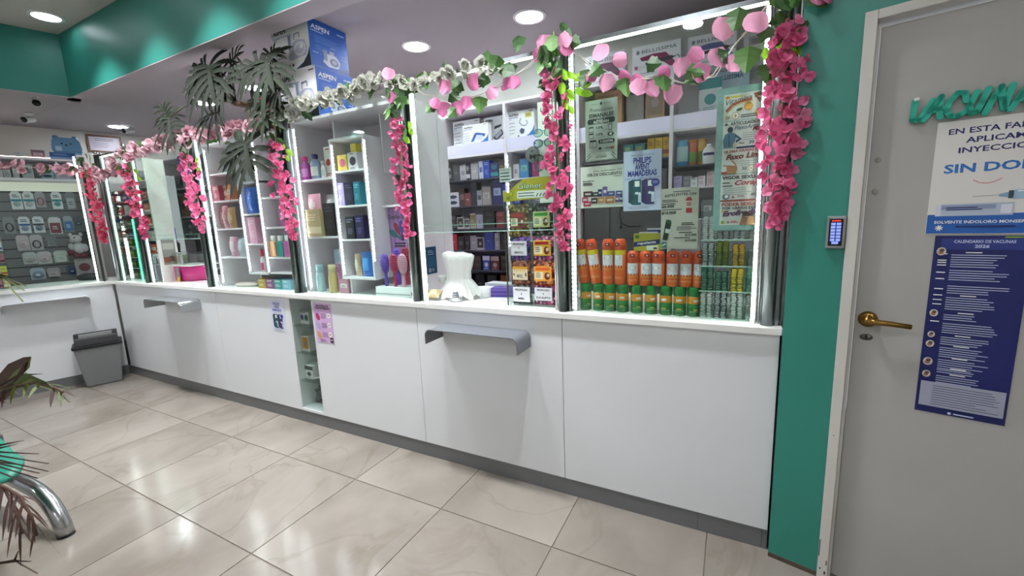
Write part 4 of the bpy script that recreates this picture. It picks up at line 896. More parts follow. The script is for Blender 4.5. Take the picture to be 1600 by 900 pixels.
# ------------------------------------------------------------------ tall shelf unit on the back wall
YS = 1.15
su = thing('shelf_unit', 'tall white shelf unit on the back wall holding perfumes', 'shelf unit', (2.98, 1.30, 0))
def ss(x0, x1, y0, y1, z0, z1, mat, name): return MB().box(x0-2.98, x1-2.98, y0-1.30, y1-1.30, z0, z1, mat).build(name, su)
GS = M('#3a3d4a', 0.3)
for x in (1.775, 2.41, 3.0, 3.63): ss(x-.011, x+.011, YS, 1.44, 0.0, 2.30, LAM, 'upright')
ss(4.17, 4.192, YS, 1.44, 0.0, 2.30, LAM, 'upright')
ss(1.764, 4.192, YS, 1.445, 2.30, 2.318, LAM, 'top')
ss(1.786, 2.999, 1.425, 1.44, 0.0, 2.30, M('#a9a8b6', 0.6), 'back_panel'); ss(3.011, 3.619, 1.425, 1.44, 0.0, 1.95, M('#77757c', 0.6), 'back_panel'); ss(3.011, 3.619, 1.425, 1.44, 1.95, 2.30, M('#8b8988', 0.6), 'back_panel'); ss(3.641, 4.17, 1.425, 1.44, 0, 2.30, LAM, 'back_panel')  # first panel: shade on white laminate painted in as grey-violet
LIP = M('#dcd8f0', 0.4, emit=0.10)
for x0, x1 in ((1.786, 2.399), (2.421, 2.989), (3.011, 3.619), (3.641, 4.17)):
    ss(x0, x1, YS+.01, 1.425, 1.94, 1.955, LAM, 'shelf'); ss(x0, x1, YS+.02, 1.425, 2.035, 2.045, LAM, 'shelf'); ss(x0, x1, YS+.012, YS+.02, 1.955, 2.045, LIP, 'lit_lip')
for z in (1.759, 1.545, 1.357, 1.177, 1.003): ss(1.786, 2.399, YS+.005, 1.425, z-.010, z, GS, 'shelf')
for z in (1.735, 1.50, 1.25, 1.0): ss(2.421, 2.989, YS+.005, 1.425, z-.010, z, LAM, 'shelf'); 
for z in (1.80,): ss(3.011, 3.619, YS+.05, 1.425, z-.010, z, M('#6f6f74', 0.5), 'shelf')
for z in (1.722, 1.585, 1.38, 1.15): ss(3.641, 4.17, YS+.005, 1.425, z-.010, z, LAM if z != 1.722 else GS, 'shelf')
diodes(1.795, 1.148, 1.0, 1.93, 'dotted light strip on the left edge of the perfume shelves', .03, .005)
diodes(2.425, 1.148, 1.2, 1.93, 'dotted light strip on the upright behind the candy stand', .03, .005)
rows = [
 (1.759, 'top', [(1.845,.055,.125,'#1d1d22','lines','#c8c8d0','glossy black box'),(1.91,.065,.135,'#3a3d3d','logo','#6a6f6f','charcoal box'),(1.978,.062,.125,'#b4b2b4','disc','#8a888c','silver grey box'),(2.032,.045,.135,'#2a2a2e','band','#c4c4cc','black capped box'),(2.095,.075,.13,'#a7a5a6','logo','#d4d2d2','pale silver box'),(2.158,.042,.14,'#c3cbe0','label','#4a62b0','white and blue box'),(2.21,.058,.145,'#1f3fa8','lines','#8fa4e0','royal blue box'),(2.28,.075,.12,'#1a2350','band','#2f8f94','navy and teal box'),(2.352,.062,.135,'#2b2a24','label','#6a5f40','dark olive box')]),
 (1.545, 'second', [(1.862,.118,.125,'#d6d6e0','oval2','#20264a','white box with two dark ovals'),(1.955,.05,.15,'#3a2422','label','#8a6a60','dark brown box'),(2.012,.062,.11,'#7a3a3a','logo','#d8b8b0','brick red box'),(2.075,.06,.19,'#1a1d2c','logo','#3a3f58','tall midnight box'),(2.13,.052,.125,'#9a9aa2','label','#55555f','silver bottle box'),(2.20,.09,.15,'#948f88','label','#b8b2a8','beige perfume box'),(2.30,.10,.195,'#18225c','label','#a8b4dc','large navy box'),(2.368,.045,.16,'#2a3fb0','label','#b8c2ea','bright blue box')]),
 (1.357, 'third', [(1.845,.085,.115,'#1f1f24','lines','#56565e','black box'),(1.925,.07,.10,'#c9c5bd','frame','#2a2624','white framed black box'),(1.992,.06,.085,'#c4c2c0','frame','#4a4a50','small framed grey box'),(2.055,.058,.125,'#c8c0ae','frame','#8a7a44','white framed gold box'),(2.118,.062,.115,'#c6c4d0','frame','#a79fc4','white framed lilac box'),(2.21,.105,.14,'#17171a','lines','#4a4a50','wide black box'),(2.325,.095,.13,'#7a2a34','lines','#b86a70','wine red box')]),
 (1.177, 'fourth', [(1.845,.065,.135,'#a01f2c','logo','#d8707a','red box'),(1.918,.07,.115,'#141416','disc','#4a4a4e','black box with round emblem'),(1.982,.05,.115,'#1c1c20','disc','#505058','small black box'),(2.045,.065,.12,'#8f8f94','logo','#c0c0c4','grey box'),(2.115,.075,.105,'#b9b9bd','frame','#1d1d22','silver box with black square'),(2.20,.09,.145,'#233a86','logo','#5a74c0','blue box'),(2.278,.05,.14,'#8a8a8e','lines','#c4c4c8','metal grey box'),(2.352,.075,.135,'#2a2524','logo','#5f5550','dark chocolate box')]),
 (1.003, 'fifth', [(1.88,.08,.12,'#26262a','logo','#5a5a60','graphite box'),(1.98,.08,.12,'#5a3a2a','label','#8a6a4a','tobacco brown box'),(2.075,.08,.12,'#2a1f1c','lines','#6a4a40','espresso box'),(2.165,.075,.125,'#2a4a9a','top','#c8cfe4','blue and white box'),(2.25,.085,.12,'#5a2420','top','#a89a94','maroon box'),(2.342,.08,.13,'#1f1c1a','lines','#5a524c','black brown box')]),
]
for z, rn, its in rows:
    for (x, w, h, c, st, c2, lb) in its:
        carton('perfume_box', lb + ' on the %s shelf of the perfume unit' % rn, 'box', x, YS + .075, z, w*.96, .07, h, c, st, c2, R(random.uniform(-4, 4)), 'perfumes on the %s dark shelf' % rn)
for i, (x, c, lb) in enumerate(((1.95, '#3a1f18', 'dark brown'), (2.08, '#15151a', 'black'), (2.2, '#22222a', 'charcoal'), (2.33, '#8a4a22', 'amber'))):
    carton('perfume_box', lb + ' box low behind the plastic bag', 'box', x, YS + .1, .80, .09, .08, .16, c, 'logo', '#6a6a6e')
ss(1.786, 2.399, YS+.005, 1.425, .79, .80, GS, 'shelf')
for i, (x, z, w, h, c, c2, lb) in enumerate(((2.47, 1.735, .05, .115, '#e6e4ea', '#c0b0c8', 'small white box'), (2.54, 1.735, .075, .15, '#3f86b8', '#7fc4b4', 'blue and green box'), (2.645, 1.735, .07, .14, '#8a1f5c', '#c85a9a', 'magenta box'), (2.75, 1.735, .08, .13, '#3f5f8a', '#9ab4d0', 'slate blue box'), (2.47, 1.50, .06, .14, '#2a3f9a', '#8a9ad8', 'cobalt box'), (2.56, 1.50, .08, .13, '#232838', '#5a6078', 'ink blue box'), (2.66, 1.50, .08, .15, '#7a6f8a', '#b8b0c4', 'mauve box'), (2.46, 1.25, .07, .14, '#5a5f6a', '#9a9fa8', 'steel box'), (2.56, 1.25, .08, .15, '#a8a4b0', '#d0ccd8', 'pale grey box'), (2.47, 1.0, .08, .14, '#2a2a30', '#5a5a62', 'black box'))):
    carton('perfume_box', lb + ' in the column behind the candy stand', 'box', x, YS + .09, z, w, .07, h, c, 'label', c2)

# white boxes with ASPEN print
def aspen(label, x, y, z, w, d, h, art, rotz=0.0, side=False, chip=None):
    b = MB().box(-w/2, w/2, -d/2, d/2, 0, h, M('#f6f6f8', 0.35)).build('medical_device_box', None, (x, y, z), rotz); tag(b, label, 'box')
    p = Pr(-d/2 - .0002); BK = M('#1b1c22', 0.4); BU = M('#2e6fc0', 0.4)
    p.text('ASPEN', -w*.45, h*.82, h*.095, BK, w*.36, 'L', 0.03, 0.12)
    p.rect(-w*.45, h*.755, w*.34, h*.022, BU) if art != 'neb' else p.text('Nebulizador de aerosolterapia', -w*.45, h*.735, h*.04, BU, w*.5, 'L', .01)
    p.rect(-w*.45, h*.70, w*.1, h*.014, GREYINK); p.rect(w*.32, h*.92, w*.14, h*.022, INK)
    for i in range(6 if art == 'neb' else 4):
        zz = h*(.56 - i*(.085 if art == 'neb' else .125)); p.ell(-w*.43, zz, h*.018, h*.018, BU, 10); p.lines(-w*.40, zz, w*.19, 1, .01, h*.02, GREYINK, i + int(x*10))
    cb = M('#15407c', 0.4); p.poly([(w*.5, 0), (w*.5, h*.42), (w*.44, h*.25), (w*.3, h*.1), (w*.08, 0)], cb); p.poly([(w*.5, 0), (w*.5, h*.34), (w*.42, h*.18), (w*.2, 0)], M('#2b6cc4', 0.4) if not side else M('#161a22', 0.4))
    if art == 'neb':
        G1, G2, G3 = M('#b9bfd0', 0.4), M('#8b93a8', 0.4), M('#dfe3ee', 0.35)
        p.poly([(-w*.08, h*.26), (-w*.02, h*.20), (w*.40, h*.24), (w*.44, h*.40), (w*.38, h*.56), (w*.2, h*.60), (w*.02, h*.54)], G1); p.ell(w*.25, h*.40, w*.16, h*.15, G3, 20); p.ell(w*.25, h*.40, w*.11, h*.10, M('#c3cada', 0.3), 18); p.ell(w*.29, h*.44, w*.045, h*.05, WHITE, 12)
        p.poly([(-w*.05, h*.42), (w*.01, h*.42), (w*.03, h*.72), (-w*.05, h*.74)], G2); p.poly([(w*.02, h*.55), (w*.07, h*.55), (w*.08, h*.70), (w*.03, h*.72)], G3); p.path([(w*.12, h*.60), (w*.12, h*.72), (w*.26, h*.73), (w*.26, h*.62)], h*.025, G2); p.ell(-w*.06, h*.10, h*.03, h*.035, BK, 10); p.ell(w*.03, h*.10, h*.03, h*.035, BK, 10)
    elif art == 'cuff':
        p.poly([(-w*.18, h*.1), (-w*.02, h*.52), (w*.06, h*.56), (w*.40, h*.44), (w*.36, h*.3), (w*.05, h*.4), (-w*.06, h*.12)], M('#2a5aa8', 0.4)); p.poly([(w*.06, h*.44), (w*.3, h*.38), (w*.26, h*.14), (w*.02, h*.2)], M('#d8dcea', 0.4))
    elif art == 'meter':
        p.poly([(-w*.1, h*.22), (w*.3, h*.5), (w*.42, h*.32), (w*.04, h*.06)], M('#4a4d5c', 0.4)); p.poly([(-w*.02, h*.25), (w*.27, h*.45), (w*.33, h*.35), (w*.06, h*.15)], M('#b8bccb', 0.4)); p.poly([(-w*.05, h*.52), (w*.3, h*.60), (w*.32, h*.68), (0, h*.64)], M('#3a3d4a', 0.4))
    elif art == 'thermo':
        p.rect(-w*.08, h*.12, w*.34, h*.44, M('#c6c9dc', 0.4)); p.line((-w*.02, h*.5), (w*.16, h*.45), h*.05, M('#7f88a8', 0.4)); p.ell(w*.12, h*.25, w*.09, h*.1, M('#9fa8c4', 0.4), 14)
    elif art == 'mask':
        p.path([(w*.0, h*.72), (-w*.06, h*.56), (w*.04, h*.45), (w*.18, h*.42), (w*.26, h*.52), (w*.2, h*.62)], h*.04, M('#9fa8c0', 0.4)); p.poly([(-w*.06, h*.26), (w*.02, h*.36), (w*.14, h*.28), (w*.1, h*.16), (0, h*.14)], M('#4a5068', 0.4)); p.ell(-w*.1, h*.07, h*.035, h*.03, BK, 10)
    if chip: p.rect(w*.16, h*.70, w*.26, h*.2, M('#e0d890', 0.45)); p.lines(w*.19, h*.82, w*.2, 2, h*.06, h*.03, M('#7a6a20', .5), 2)
    p.build('print', b)
    if side:
        T = Matrix.Translation((w/2, 0, 0)) @ Matrix.Rotation(R(90), 4, 'Z'); p = Pr(-.0002, T); B2 = M('#1c5bb4', 0.4); WL = M('#b9cdec', 0.45)
        p.rect(-d*.499, h*.002, d*.998, h*.996, B2); p.text('ASPEN', -d*.44, h*.80, h*.09, WHITE, d*.48, 'L', 0.03, 0.12); p.lines(-d*.44, h*.75, d*.42, 1, .01, h*.02, WL, 3); p.rect(d*.24, h*.86, d*.2, h*.03, WL)
        p.lines(-d*.36, h*.66, d*.8, 4, h*.04, h*.010, M('#6f9ad8', 0.5), 4); p.lines(-d*.36, h*.46, d*.4, 3, h*.04, h*.010, M('#6f9ad8', 0.5), 6); p.poly([(d*.5, 0), (d*.5, h*.2), (0, 0)], M('#123f80', 0.4))
        p.poly([(-d*.2, h*.16), (-d*.06, h*.08), (d*.2, h*.10), (d*.26, h*.24), (d*.16, h*.36), (-d*.1, h*.36)], M('#d4dcea', 0.4)); p.ell(d*.1, h*.21, d*.12, h*.085, M('#5a6478', 0.4), 16); p.ell(d*.1, h*.22, d*.07, h*.05, M('#aab4c8', 0.4), 14); p.poly([(-d*.16, h*.2), (-d*.08, h*.2), (-d*.08, h*.42), (-d*.18, h*.42)], M('#8a96ac', 0.4)); p.poly([(-d*.02, h*.36), (d*.12, h*.36), (d*.1, h*.44), (0, h*.44)], M('#aab4c8', 0.4))
        for sx, zz in ((-.44, .30), (.02, .5), (.3, .40), (.3, .34)): p.lines(d*sx, h*zz, d*.16, 1, .01, h*.014, WL, 5)
        p.build('side_print', b)
    return b
aspen('large white and blue nebuliser box on top of the two-box stack', 1.437, .245, 2.431, .356, .30, .284, 'neb', 0, True)
aspen('large white and blue nebuliser box at the bottom of the stack, behind white blossoms', 1.455, .25, 2.1305, .356, .30, .30, 'neb', 0, True)
aspen('tall white monitor box at the left of the perfume unit top cell', 1.965, 1.33, 2.045, .27, .06, .22, 'thermo')
aspen('white monitor box at the right of the perfume unit top cell', 2.255, 1.31, 2.045, .20, .06, .205, 'meter')
aspen('white cuff box standing in front of two monitor boxes', 2.115, 1.225, 2.045, .245, .06, .15, 'cuff')
aspen('white mask box with yellow sticker in the cell above the candy stand', 2.525, 1.24, 2.045, .225, .06, .20, 'mask', 0, False, True)
aspen('white device box high behind the pink leaves left of the chrome post', 2.86, 1.23, 2.319, .16, .08, .16, 'thermo')

# hair tool boxes on top of the unit
def bell(label, x, z, w, h, col, rotz=0.0, cable=True):
    d = .09; b = MB().box(-w/2, w/2, -d/2, d/2, 0, h, M('#e4e2ea', 0.35)).build('hair_iron_box', None, (x, YS + .07, z), rotz); tag(b, label, 'box')
    p = Pr(-d/2 - .0002); C = M(col, 0.4)
    p.ell(-w*.38, h*.80, h*.06, h*.07, GREYINK, 12); p.text('BELLISSIMA', -w*.30, h*.75, h*.11, M('#3a3844', 0.45), w*.72, 'L', 0.0)
    p.poly([(-w*.34, h*.62), (-w*.05, h*.68), (w*.2, h*.66), (w*.45, h*.2), (w*.3, h*.18), (w*.05, h*.48), (-w*.3, h*.5)], C); p.poly([(-w*.22, h*.44), (w*.3, h*.52), (w*.4, h*.46), (w*.28, h*.38), (-w*.22, h*.34)], M('#3a3540', 0.4)); p.path([(w*.38, h*.46), (w*.45, h*.5), (w*.48, h*.36)], h*.02, M('#3a3540', 0.4))
    p.rect(-w*.45, h*.24, h*.11, h*.12, C); p.rect(-w*.36, h*.24, h*.11, h*.12, M('#cfcdd6', 0.45)); p.rect(-w*.27, h*.24, h*.11, h*.12, M('#cfcdd6', 0.45)); p.lines(-w*.44, h*.08, w*.5, 2, h*.06, h*.02, GREYINK, int(x*10))
    p.build('print', b)
bell('white hair iron box with plum print, left of three atop the shelf unit', 3.19, 2.319, .27, .19, '#5a3348')
bell('white hair iron box with crimson print, middle of three atop the shelf unit', 3.525, 2.319, .30, .185, '#8a2f58')
bell('white hair iron box with blue print, right of three atop the shelf unit', 3.85, 2.319, .27, .175, '#55659a')
carton('hair_iron_box', 'grey box end behind the post at the right of the shelf unit top', 'box', 4.10, YS + .07, 2.319, .15, .09, .16, '#b8b6bd', 'label', '#8f8d96')
carton('dark_box', 'dark printed box beside the left flat hair iron box', 'box', 3.022, YS + .08, 2.319, .05, .08, .10, '#3a2f3c', 'label', '#6a4a5c')
KR = '#9a7a58'
carton('kraft_box', 'tall kraft cardboard box behind the weekly offers poster', 'box', 3.20, 1.27, 2.045, .19, .08, .235, KR, 'lines', '#7a5c40', 0, None, .7)
carton('kraft_box', 'leaning kraft cardboard box with picture, right of the weekly offers poster', 'box', 3.515, 1.24, 2.045, .12, .05, .215, KR, 'frame', '#7d6a5a', R(5), None, .7)
carton('grey_carton', 'pale grey carton between the two kraft boxes', 'box', 3.37, 1.32, 2.045, .12, .05, .20, '#a8a6a2', None)
for i, (x, c, c2) in enumerate(((3.345, '#4f8f94', '#d8cf70'), (3.42, '#3f7f84', '#c8b84a'), (3.495, '#c8a22a', '#8a3f2a'), (3.545, '#d0ac34', '#7a3a2a'), (3.595, '#c49a24', '#8a4630'))):
    carton('vitamin_box', ('teal and yellow' if i < 2 else 'golden') + ' vitamin box, %s in the row above the blue bottle poster' % ORD[i], 'box', x, YS + .1, 1.80, .066 if i < 2 else .046, .08, .10 if i < 2 else .125, c, 'band', c2)
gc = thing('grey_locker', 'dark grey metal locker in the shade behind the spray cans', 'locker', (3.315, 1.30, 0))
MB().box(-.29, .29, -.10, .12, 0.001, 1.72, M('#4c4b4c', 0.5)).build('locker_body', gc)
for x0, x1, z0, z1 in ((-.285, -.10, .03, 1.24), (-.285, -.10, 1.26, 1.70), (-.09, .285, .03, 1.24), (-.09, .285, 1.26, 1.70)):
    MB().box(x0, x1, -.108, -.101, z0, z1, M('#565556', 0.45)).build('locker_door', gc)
MB().lathe([(.012, 0), (.012, .012), (0, .014)], BLACK, 12, T=Matrix.Translation((-.02, -.108, 1.34)) @ Matrix.Rotation(R(90), 4, 'X')).build('lock', gc)
cb = MB().tube([(3.30, 1.17, 1.60), (3.31, 1.165, 1.50), (3.295, 1.165, 1.42), (3.31, 1.17, 1.36), (3.36, 1.17, 1.34), (3.44, 1.17, 1.345)], .005, BLACK, 6).build('cable'); tag(cb, 'black cable hanging down the dark grey locker', 'cable')

# lotions column at the right of the shelf unit
carton('hair_iron_box', 'teal and white box standing in the cell behind the pink leaves', 'box', 3.85, 1.27, 2.045, .13, .08, .21, '#dfe6ec', 'top', '#4f9ca4')
carton('hair_iron_box', 'long pale blue lettered box lying behind the five-panel vitamin poster', 'box', 3.955, 1.33, 2.045, .22, .06, .25, '#b9d3e2', None, '#3a6a8a', 0, None, .4, 'BELLISSIMA', '#3a6a8a')
bottle('shampoo_bottle', 'light blue shampoo bottle on the lotion shelf', 'bottle', 3.695, 1.22, 1.722, .078, .17, '#5aa8d8', .06, '#7fc0e4', .45, '#bfe4ea', .8, .82, None, 0, False, (.2, .8))
bottle('sunscreen_tube', 'orange red tube on the lotion shelf', 'tube', 3.757, 1.23, 1.722, .056, .168, '#cf6a48', .12, '#d88a3a', .5, '#7a9a4a', .9, .9)
bottle('sunscreen_tube', 'yellow tube on the lotion shelf', 'tube', 3.812, 1.235, 1.722, .056, .168, '#d8a83a', .12, '#d89a34', .5, '#6a8a3a', .9, .9)
bottle('lotion_bottle', 'white lotion bottle with dark blue dot on the lotion shelf', 'bottle', 3.855, 1.19, 1.722, .074, .122, '#eceaf0', .12, '#f4f4f6', .5, '#27306a', .55, .4, None, 0, False, (.5, .66))
bottle('lotion_bottle', 'slim pink bottle at the right of the lotion shelf', 'bottle', 3.915, 1.20, 1.722, .032, .13, '#d6a0a4', .25, '#e8dcdc', 1, '#b8606a', .8, .8)
for i, (x, w, h, c, c2, lb) in enumerate(((3.675, .05, .075, '#c9bdf0', '#8f7fd0', 'lilac'), (3.73, .045, .07, '#8f8d96', '#c0bec6', 'grey'), (3.775, .042, .06, '#eceaf0', '#8a8a96', 'white'), (3.82, .042, .065, '#e8e2ea', '#c04a8a', 'white and pink'), (3.872, .045, .09, '#d9c4cc', '#b08a98', 'pale rose'))):
    carton('cream_box', lb + ' cream box on the shelf under the lotions', 'box', x, 1.20, 1.585, w, .05, h, c, 'lines', c2)
bottle('pump_bottle', 'pink pump bottle at the end of the cream boxes', 'bottle', 3.93, 1.19, 1.585, .045, .15, '#d890b8', .28, '#f0eef2', 1, '#ecc8dc', .7, .4)
for i, (x, c) in enumerate(((3.70, '#3a3a40'), (3.78, '#5a6a5a'), (3.86, '#8a8a90'), (3.94, '#6a5a7a'), (4.02, '#3a4a8a'), (4.10, '#b0b0b8'))):
    carton('medicine_box', 'medicine carton, %s on the shelf behind the blister rack' % ORD[i], 'box', x, 1.22, 1.38, .07, .07, .12, c, 'label', '#d0d0d4')
# ------------------------------------------------------------------ insect spray cans
OFFR = M('#b8402c', 0.4)
def can_label(t, r, z0, z1, h, tall):
    """curved label bands and the printed logo, wrapped on the can"""
    def wrap(b, a0, a1, zb, zt, mat, k, n=10):
        vs = []; rr = r * k
        for i in range(n + 1):
            a = -math.pi / 2 + a0 + (a1 - a0) * i / n
            vs += [(rr * math.cos(a), rr * math.sin(a), zb), (rr * math.cos(a), rr * math.sin(a), zt)]
        b.add(vs, [(2*i, 2*i+2, 2*i+3, 2*i+1) for i in range(n)], mat, True)
    return wrap
def spray_can(name, label, x, y, z, r, h, scheme, group, turn=0.0, lean=0.0):
    t = thing(name, label, 'spray can', (x, y, z), turn, group)
    if lean: t.rotation_euler = (0, lean, turn)
    wrap = can_label(t, r, 0, 0, h, 0)
    if scheme == 'green':
        body, capm = M('#1f6a30', 0.3, coat=.4), M('#1c7a2e', 0.35)
        MB().lathe([(r*.96, 0), (r, .004), (r, h*.70)], body, 20).build('can_body', t)
        MB().lathe([(r*1.0, h*.70), (r*1.0, h*.92), (r*.96, h*.99), (r*.9, h), (0, h)], capm, 20).build('cap', t)
        b = MB(); wrap(b, -1.5, 1.5, h*.44, h*.68, M('#d98a1c', 0.35), 1.006); wrap(b, -1.5, 1.5, h*.30, h*.44, M('#2a7a36', 0.35), 1.006)
        zc, hz = h*.54, .0105
    else:
        ob, oc = M('#d9601f', 0.3, coat=.4), M('#e2552a', 0.35)
        MB().lathe([(r*.95, 0), (r, .004), (r, h*(.76 if scheme == 'tall' else .66))], ob, 20).build('can_body', t)
        c0 = h*(.76 if scheme == 'tall' else .66)
        nz_cap = MB().lathe([(r, c0), (r, h*.90), (r*.86, h*.97), (r*.62, h), (0, h)], oc, 20); cp_ = nz_cap.build('cap', t)
        nz = MB(); wrap(nz, -.42, .42, h*.90 - .012, h*.90 + .004, M('#8c2418', 0.5), 1.01, 4); nz.box(-.003, .003, -r*1.04, -r*.9, h*.90 - .006, h*.90 - .001, WHITE); nz.build('nozzle', cp_)
        b = MB()
        if scheme == 'tall':
            wrap(b, -1.5, 1.5, c0 - .022, c0 - .001, M('#d8c41c', 0.35), 1.006); wrap(b, -1.0, 1.0, h*.40, c0 - .023, M('#e4e2ea', 0.35), 1.007); wrap(b, -1.1, 1.1, h*.33, h*.40, M('#d88a2a', 0.35), 1.008)
        else:
            wrap(b, -1.0, 1.0, h*.32, c0 - .002, M('#e0dfea', 0.35), 1.006); wrap(b, -1.1, 1.1, h*.24, h*.32, M('#d88a34', 0.35), 1.008)
        for k_ in (-.7, -.2, .35, .8): wrap(b, k_ - .16, k_ + .16, h*(.36 if scheme == 'tall' else .28), h*(.43 if scheme == 'tall' else .345), M('#c9502a', 0.4), 1.0095, 3)
        wrap(b, -.8, .8, h*.14, h*.15, M('#f0b080', 0.4), 1.008); wrap(b, -.8, .8, h*.17, h*.178, M('#f0b080', 0.4), 1.008)
        zc, hz = h*(.60 if scheme == 'tall' else .52), .0125
    # OFF! oval and letters, wrapped
    vs = []; rr = r*1.012; n = 16
    for i in range(n):
        a = 2*math.pi*i/n; th = -math.pi/2 + .58*math.cos(a); vs.append((rr*math.cos(th), rr*math.sin(th), zc + hz*math.sin(a)))
    b.add(vs, [tuple(range(n))], OFFR, True)
    tv, tf = text_shape('OFF!', 0.04, 0.1); x0 = min(p[0] for p in tv); x1 = max(p[0] for p in tv); vs = []
    for p in tv:
        th = -math.pi/2 + ((p[0]-x0)/(x1-x0) - .5) * .92; q = r*1.02; vs.append((q*math.cos(th), q*math.sin(th), zc - hz*.5 + p[1]*hz*1.45))
    b.add(vs, tf, WHITE)
    if scheme == 'green': wrap(b, -.9, .9, h*.17, h*.18, M('#a8c49a', 0.4), 1.008); wrap(b, -.35, .35, h*.21, h*.26, M('#b8a04a', 0.4), 1.008)
    b.build('printed_label', t)
    return t
for i, x in enumerate((3.375, 3.440, 3.498, 3.557, 3.622, 3.686, 3.751, 3.811, 3.868)):
    spray_can('spray_can', 'green spray can, %s from the left in the bottom row' % ORD[i], x, .115, .9685, .0275, .130, 'green', 'green spray cans', R(random.uniform(-12, 28)) if i not in (0,) else R(50))
for i, (x, ln) in enumerate(((3.358, R(-7)), (3.420, R(-8)), (3.487, 0), (3.545, 0))):
    spray_can('spray_can', 'tall orange spray can, %s from the left in the upper row' % ORD[i], x + (.012 if ln else 0), .115, 1.0995 + (.0025 if ln else 0), .0272, .215, 'tall', 'tall orange spray cans', R((6, 8, 4, -24)[i]), ln)
for i, x in enumerate((3.604, 3.660, 3.716, 3.777, 3.834, 3.888)):
    spray_can('spray_can', 'short orange spray can, %s of the six in the upper row' % ORD[i], x, .115, 1.0995, .0270, .158, 'short', 'short orange spray cans', R((2, 22, -18, 6, -4, 2)[i]))
yb = carton('repellent_card_box', 'yellow green repellent box lying on the short spray cans', 'box', 3.665, .125, 1.258, .115, .04, .078, '#b8b23a', None)
p = Pr(-.0202); p.poly([(-.057, .018), (.057, .030), (.057, .052), (-.057, .040)], M('#26306a', .4)); p.text('repelente', -.04, .028, .011, WHITE, .08, 'L', .02, .1, .1); p.rect(.0, .004, .05, .02, M('#dfe4d8', .4)); p.ell(-.042, .064, .01, .008, M('#3f7a2c', .4), 12); p.rect(.03, .008, .016, .008, INK); p.build('print', yb)
for dx, w, h, c, lb in ((-.008, .085, .036, '#e6e4ea', 'white strip card standing behind the yellow green repellent box'), (.018, .07, .052, '#d9d8ea', 'white card with blue band sticking up behind the repellent box')):
    o = sheet('repellent_card', lb, 'card', (3.672 + dx, .148 + abs(dx), 1.258), w, .078 + h - .03, M(c, .5), R(-6)); pp = Pr(); pp.rect(-w*.49, .078 + h - .052, w*.98, .014, M('#3a3f8a', .4)); pp.build('print', o)

# ------------------------------------------------------------------ acrylic dispenser of blister packs
AC = glass_mat('#eef6f2', 1.6, 'acrylic'); ACE = M('#b9d4c8', 0.15)
bd = thing('blister_dispenser', 'clear acrylic dispenser full of pill blisters at the right end', 'dispenser', (4.008, .115, .9685))
X0, X1 = -.118, .113
for z in (.0, .118, .225, .335): MB().box(X0, X1, -.036, .05, z, z + .003, AC).build('tray_floor', bd); MB().box(X0, X1, -.0375, -.0362, z - .001, z + .004, ACE).build('edge', bd)
for x in (X0, -.003, X1): MB().box(x - .0015, x + .0015, -.036, .05, .003, .46, AC).build('divider', bd)
MB().box(X0, X1, .05, .053, 0, .46, AC).build('back', bd)
for z in (.003, .121, .228): MB().box(X0, X1, -.0362, -.0345, z, z + .062, AC).build('front_lip', bd)
def blister_me(body, bub, w=.05, d=.062):
    b = MB().box(-w/2, w/2, -d/2, d/2, 0, .0022, M(body, .3, metal=.6))
    for i in (-1, 1):
        for j in (-1, 0, 1): b.lathe([(.009, .0022), (.007, .006), (0, .0068)], M(bub, .25), 8, c=(i*w*.24, j*d*.3, 0))
        b.box(i*w*.24 - .008, i*w*.24 + .008, -d/2 - .0012, -d/2, .0022, .0058, M(bub, .2))
    return b.mesh('blister')
SIL = blister_me('#b4b8b8', '#dfe3e1'); DGR = blister_me('#2a5a4c', '#5f9a84'); AMB = blister_me('#b8862a', '#e8b84a'); OLV = blister_me('#4a5a1c', '#8a9a2c'); MNT = blister_me('#5ab894', '#9fe4c4'); YEL = blister_me('#d8b42a', '#ecd04a'); DRK = blister_me('#5c6266', '#c4cacc')
def stack(label, x, z, n, me, step=.0074, tilt=0.0):
    t = thing('blister_stack', label, 'blister packs', (4.008 + x, .112, .9685 + z), 0, 'stacks of pill blisters')
    rr = random.Random(int(x*1000 + z*7777))
    for k in range(n): inst('blister', me, t, (rr.uniform(-.0015, .0015), rr.uniform(-.002, .002), k*step), (R(tilt), 0, rr.uniform(-.05, .05)))
for i, (x, me, n, c) in enumerate(((-.088, SIL, 15, 'silver'), (-.033, DRK, 15, 'grey'), (.028, SIL, 15, 'silver'), (.083, SIL, 14, 'bright silver'))): stack('stack of %s pill blisters, %s from the left in the lowest tier' % (c, ORD[i]), x, .0033, n, me)
for i, (x, me, n, c) in enumerate(((-.088, DGR, 14, 'dark green'), (-.033, DGR, 11, 'dark green'), (.024, YEL, 13, 'yellow'), (.083, MNT, 14, 'mint green'))): stack('stack of %s pill blisters, %s from the left in the second tier' % (c, ORD[i]), x, .1213, n, me)
for i, (x, me, n, c) in enumerate(((-.088, DRK, 13, 'grey'), (-.033, OLV, 14, 'olive'), (.027, AMB, 12, 'amber'), (.083, DRK, 9, 'grey'))): stack('stack of %s pill blisters, %s from the left in the third tier' % (c, ORD[i]), x, .2283, n, me)
for i, (x, me, n, c) in enumerate(((-.088, SIL, 13, 'silver'), (-.033, DRK, 11, 'grey'), (.027, DRK, 11, 'grey'), (.083, SIL, 10, 'silver'))): stack('stack of %s pill blisters, %s from the left in the top tier' % (c, ORD[i]), x, .3383, n, me)

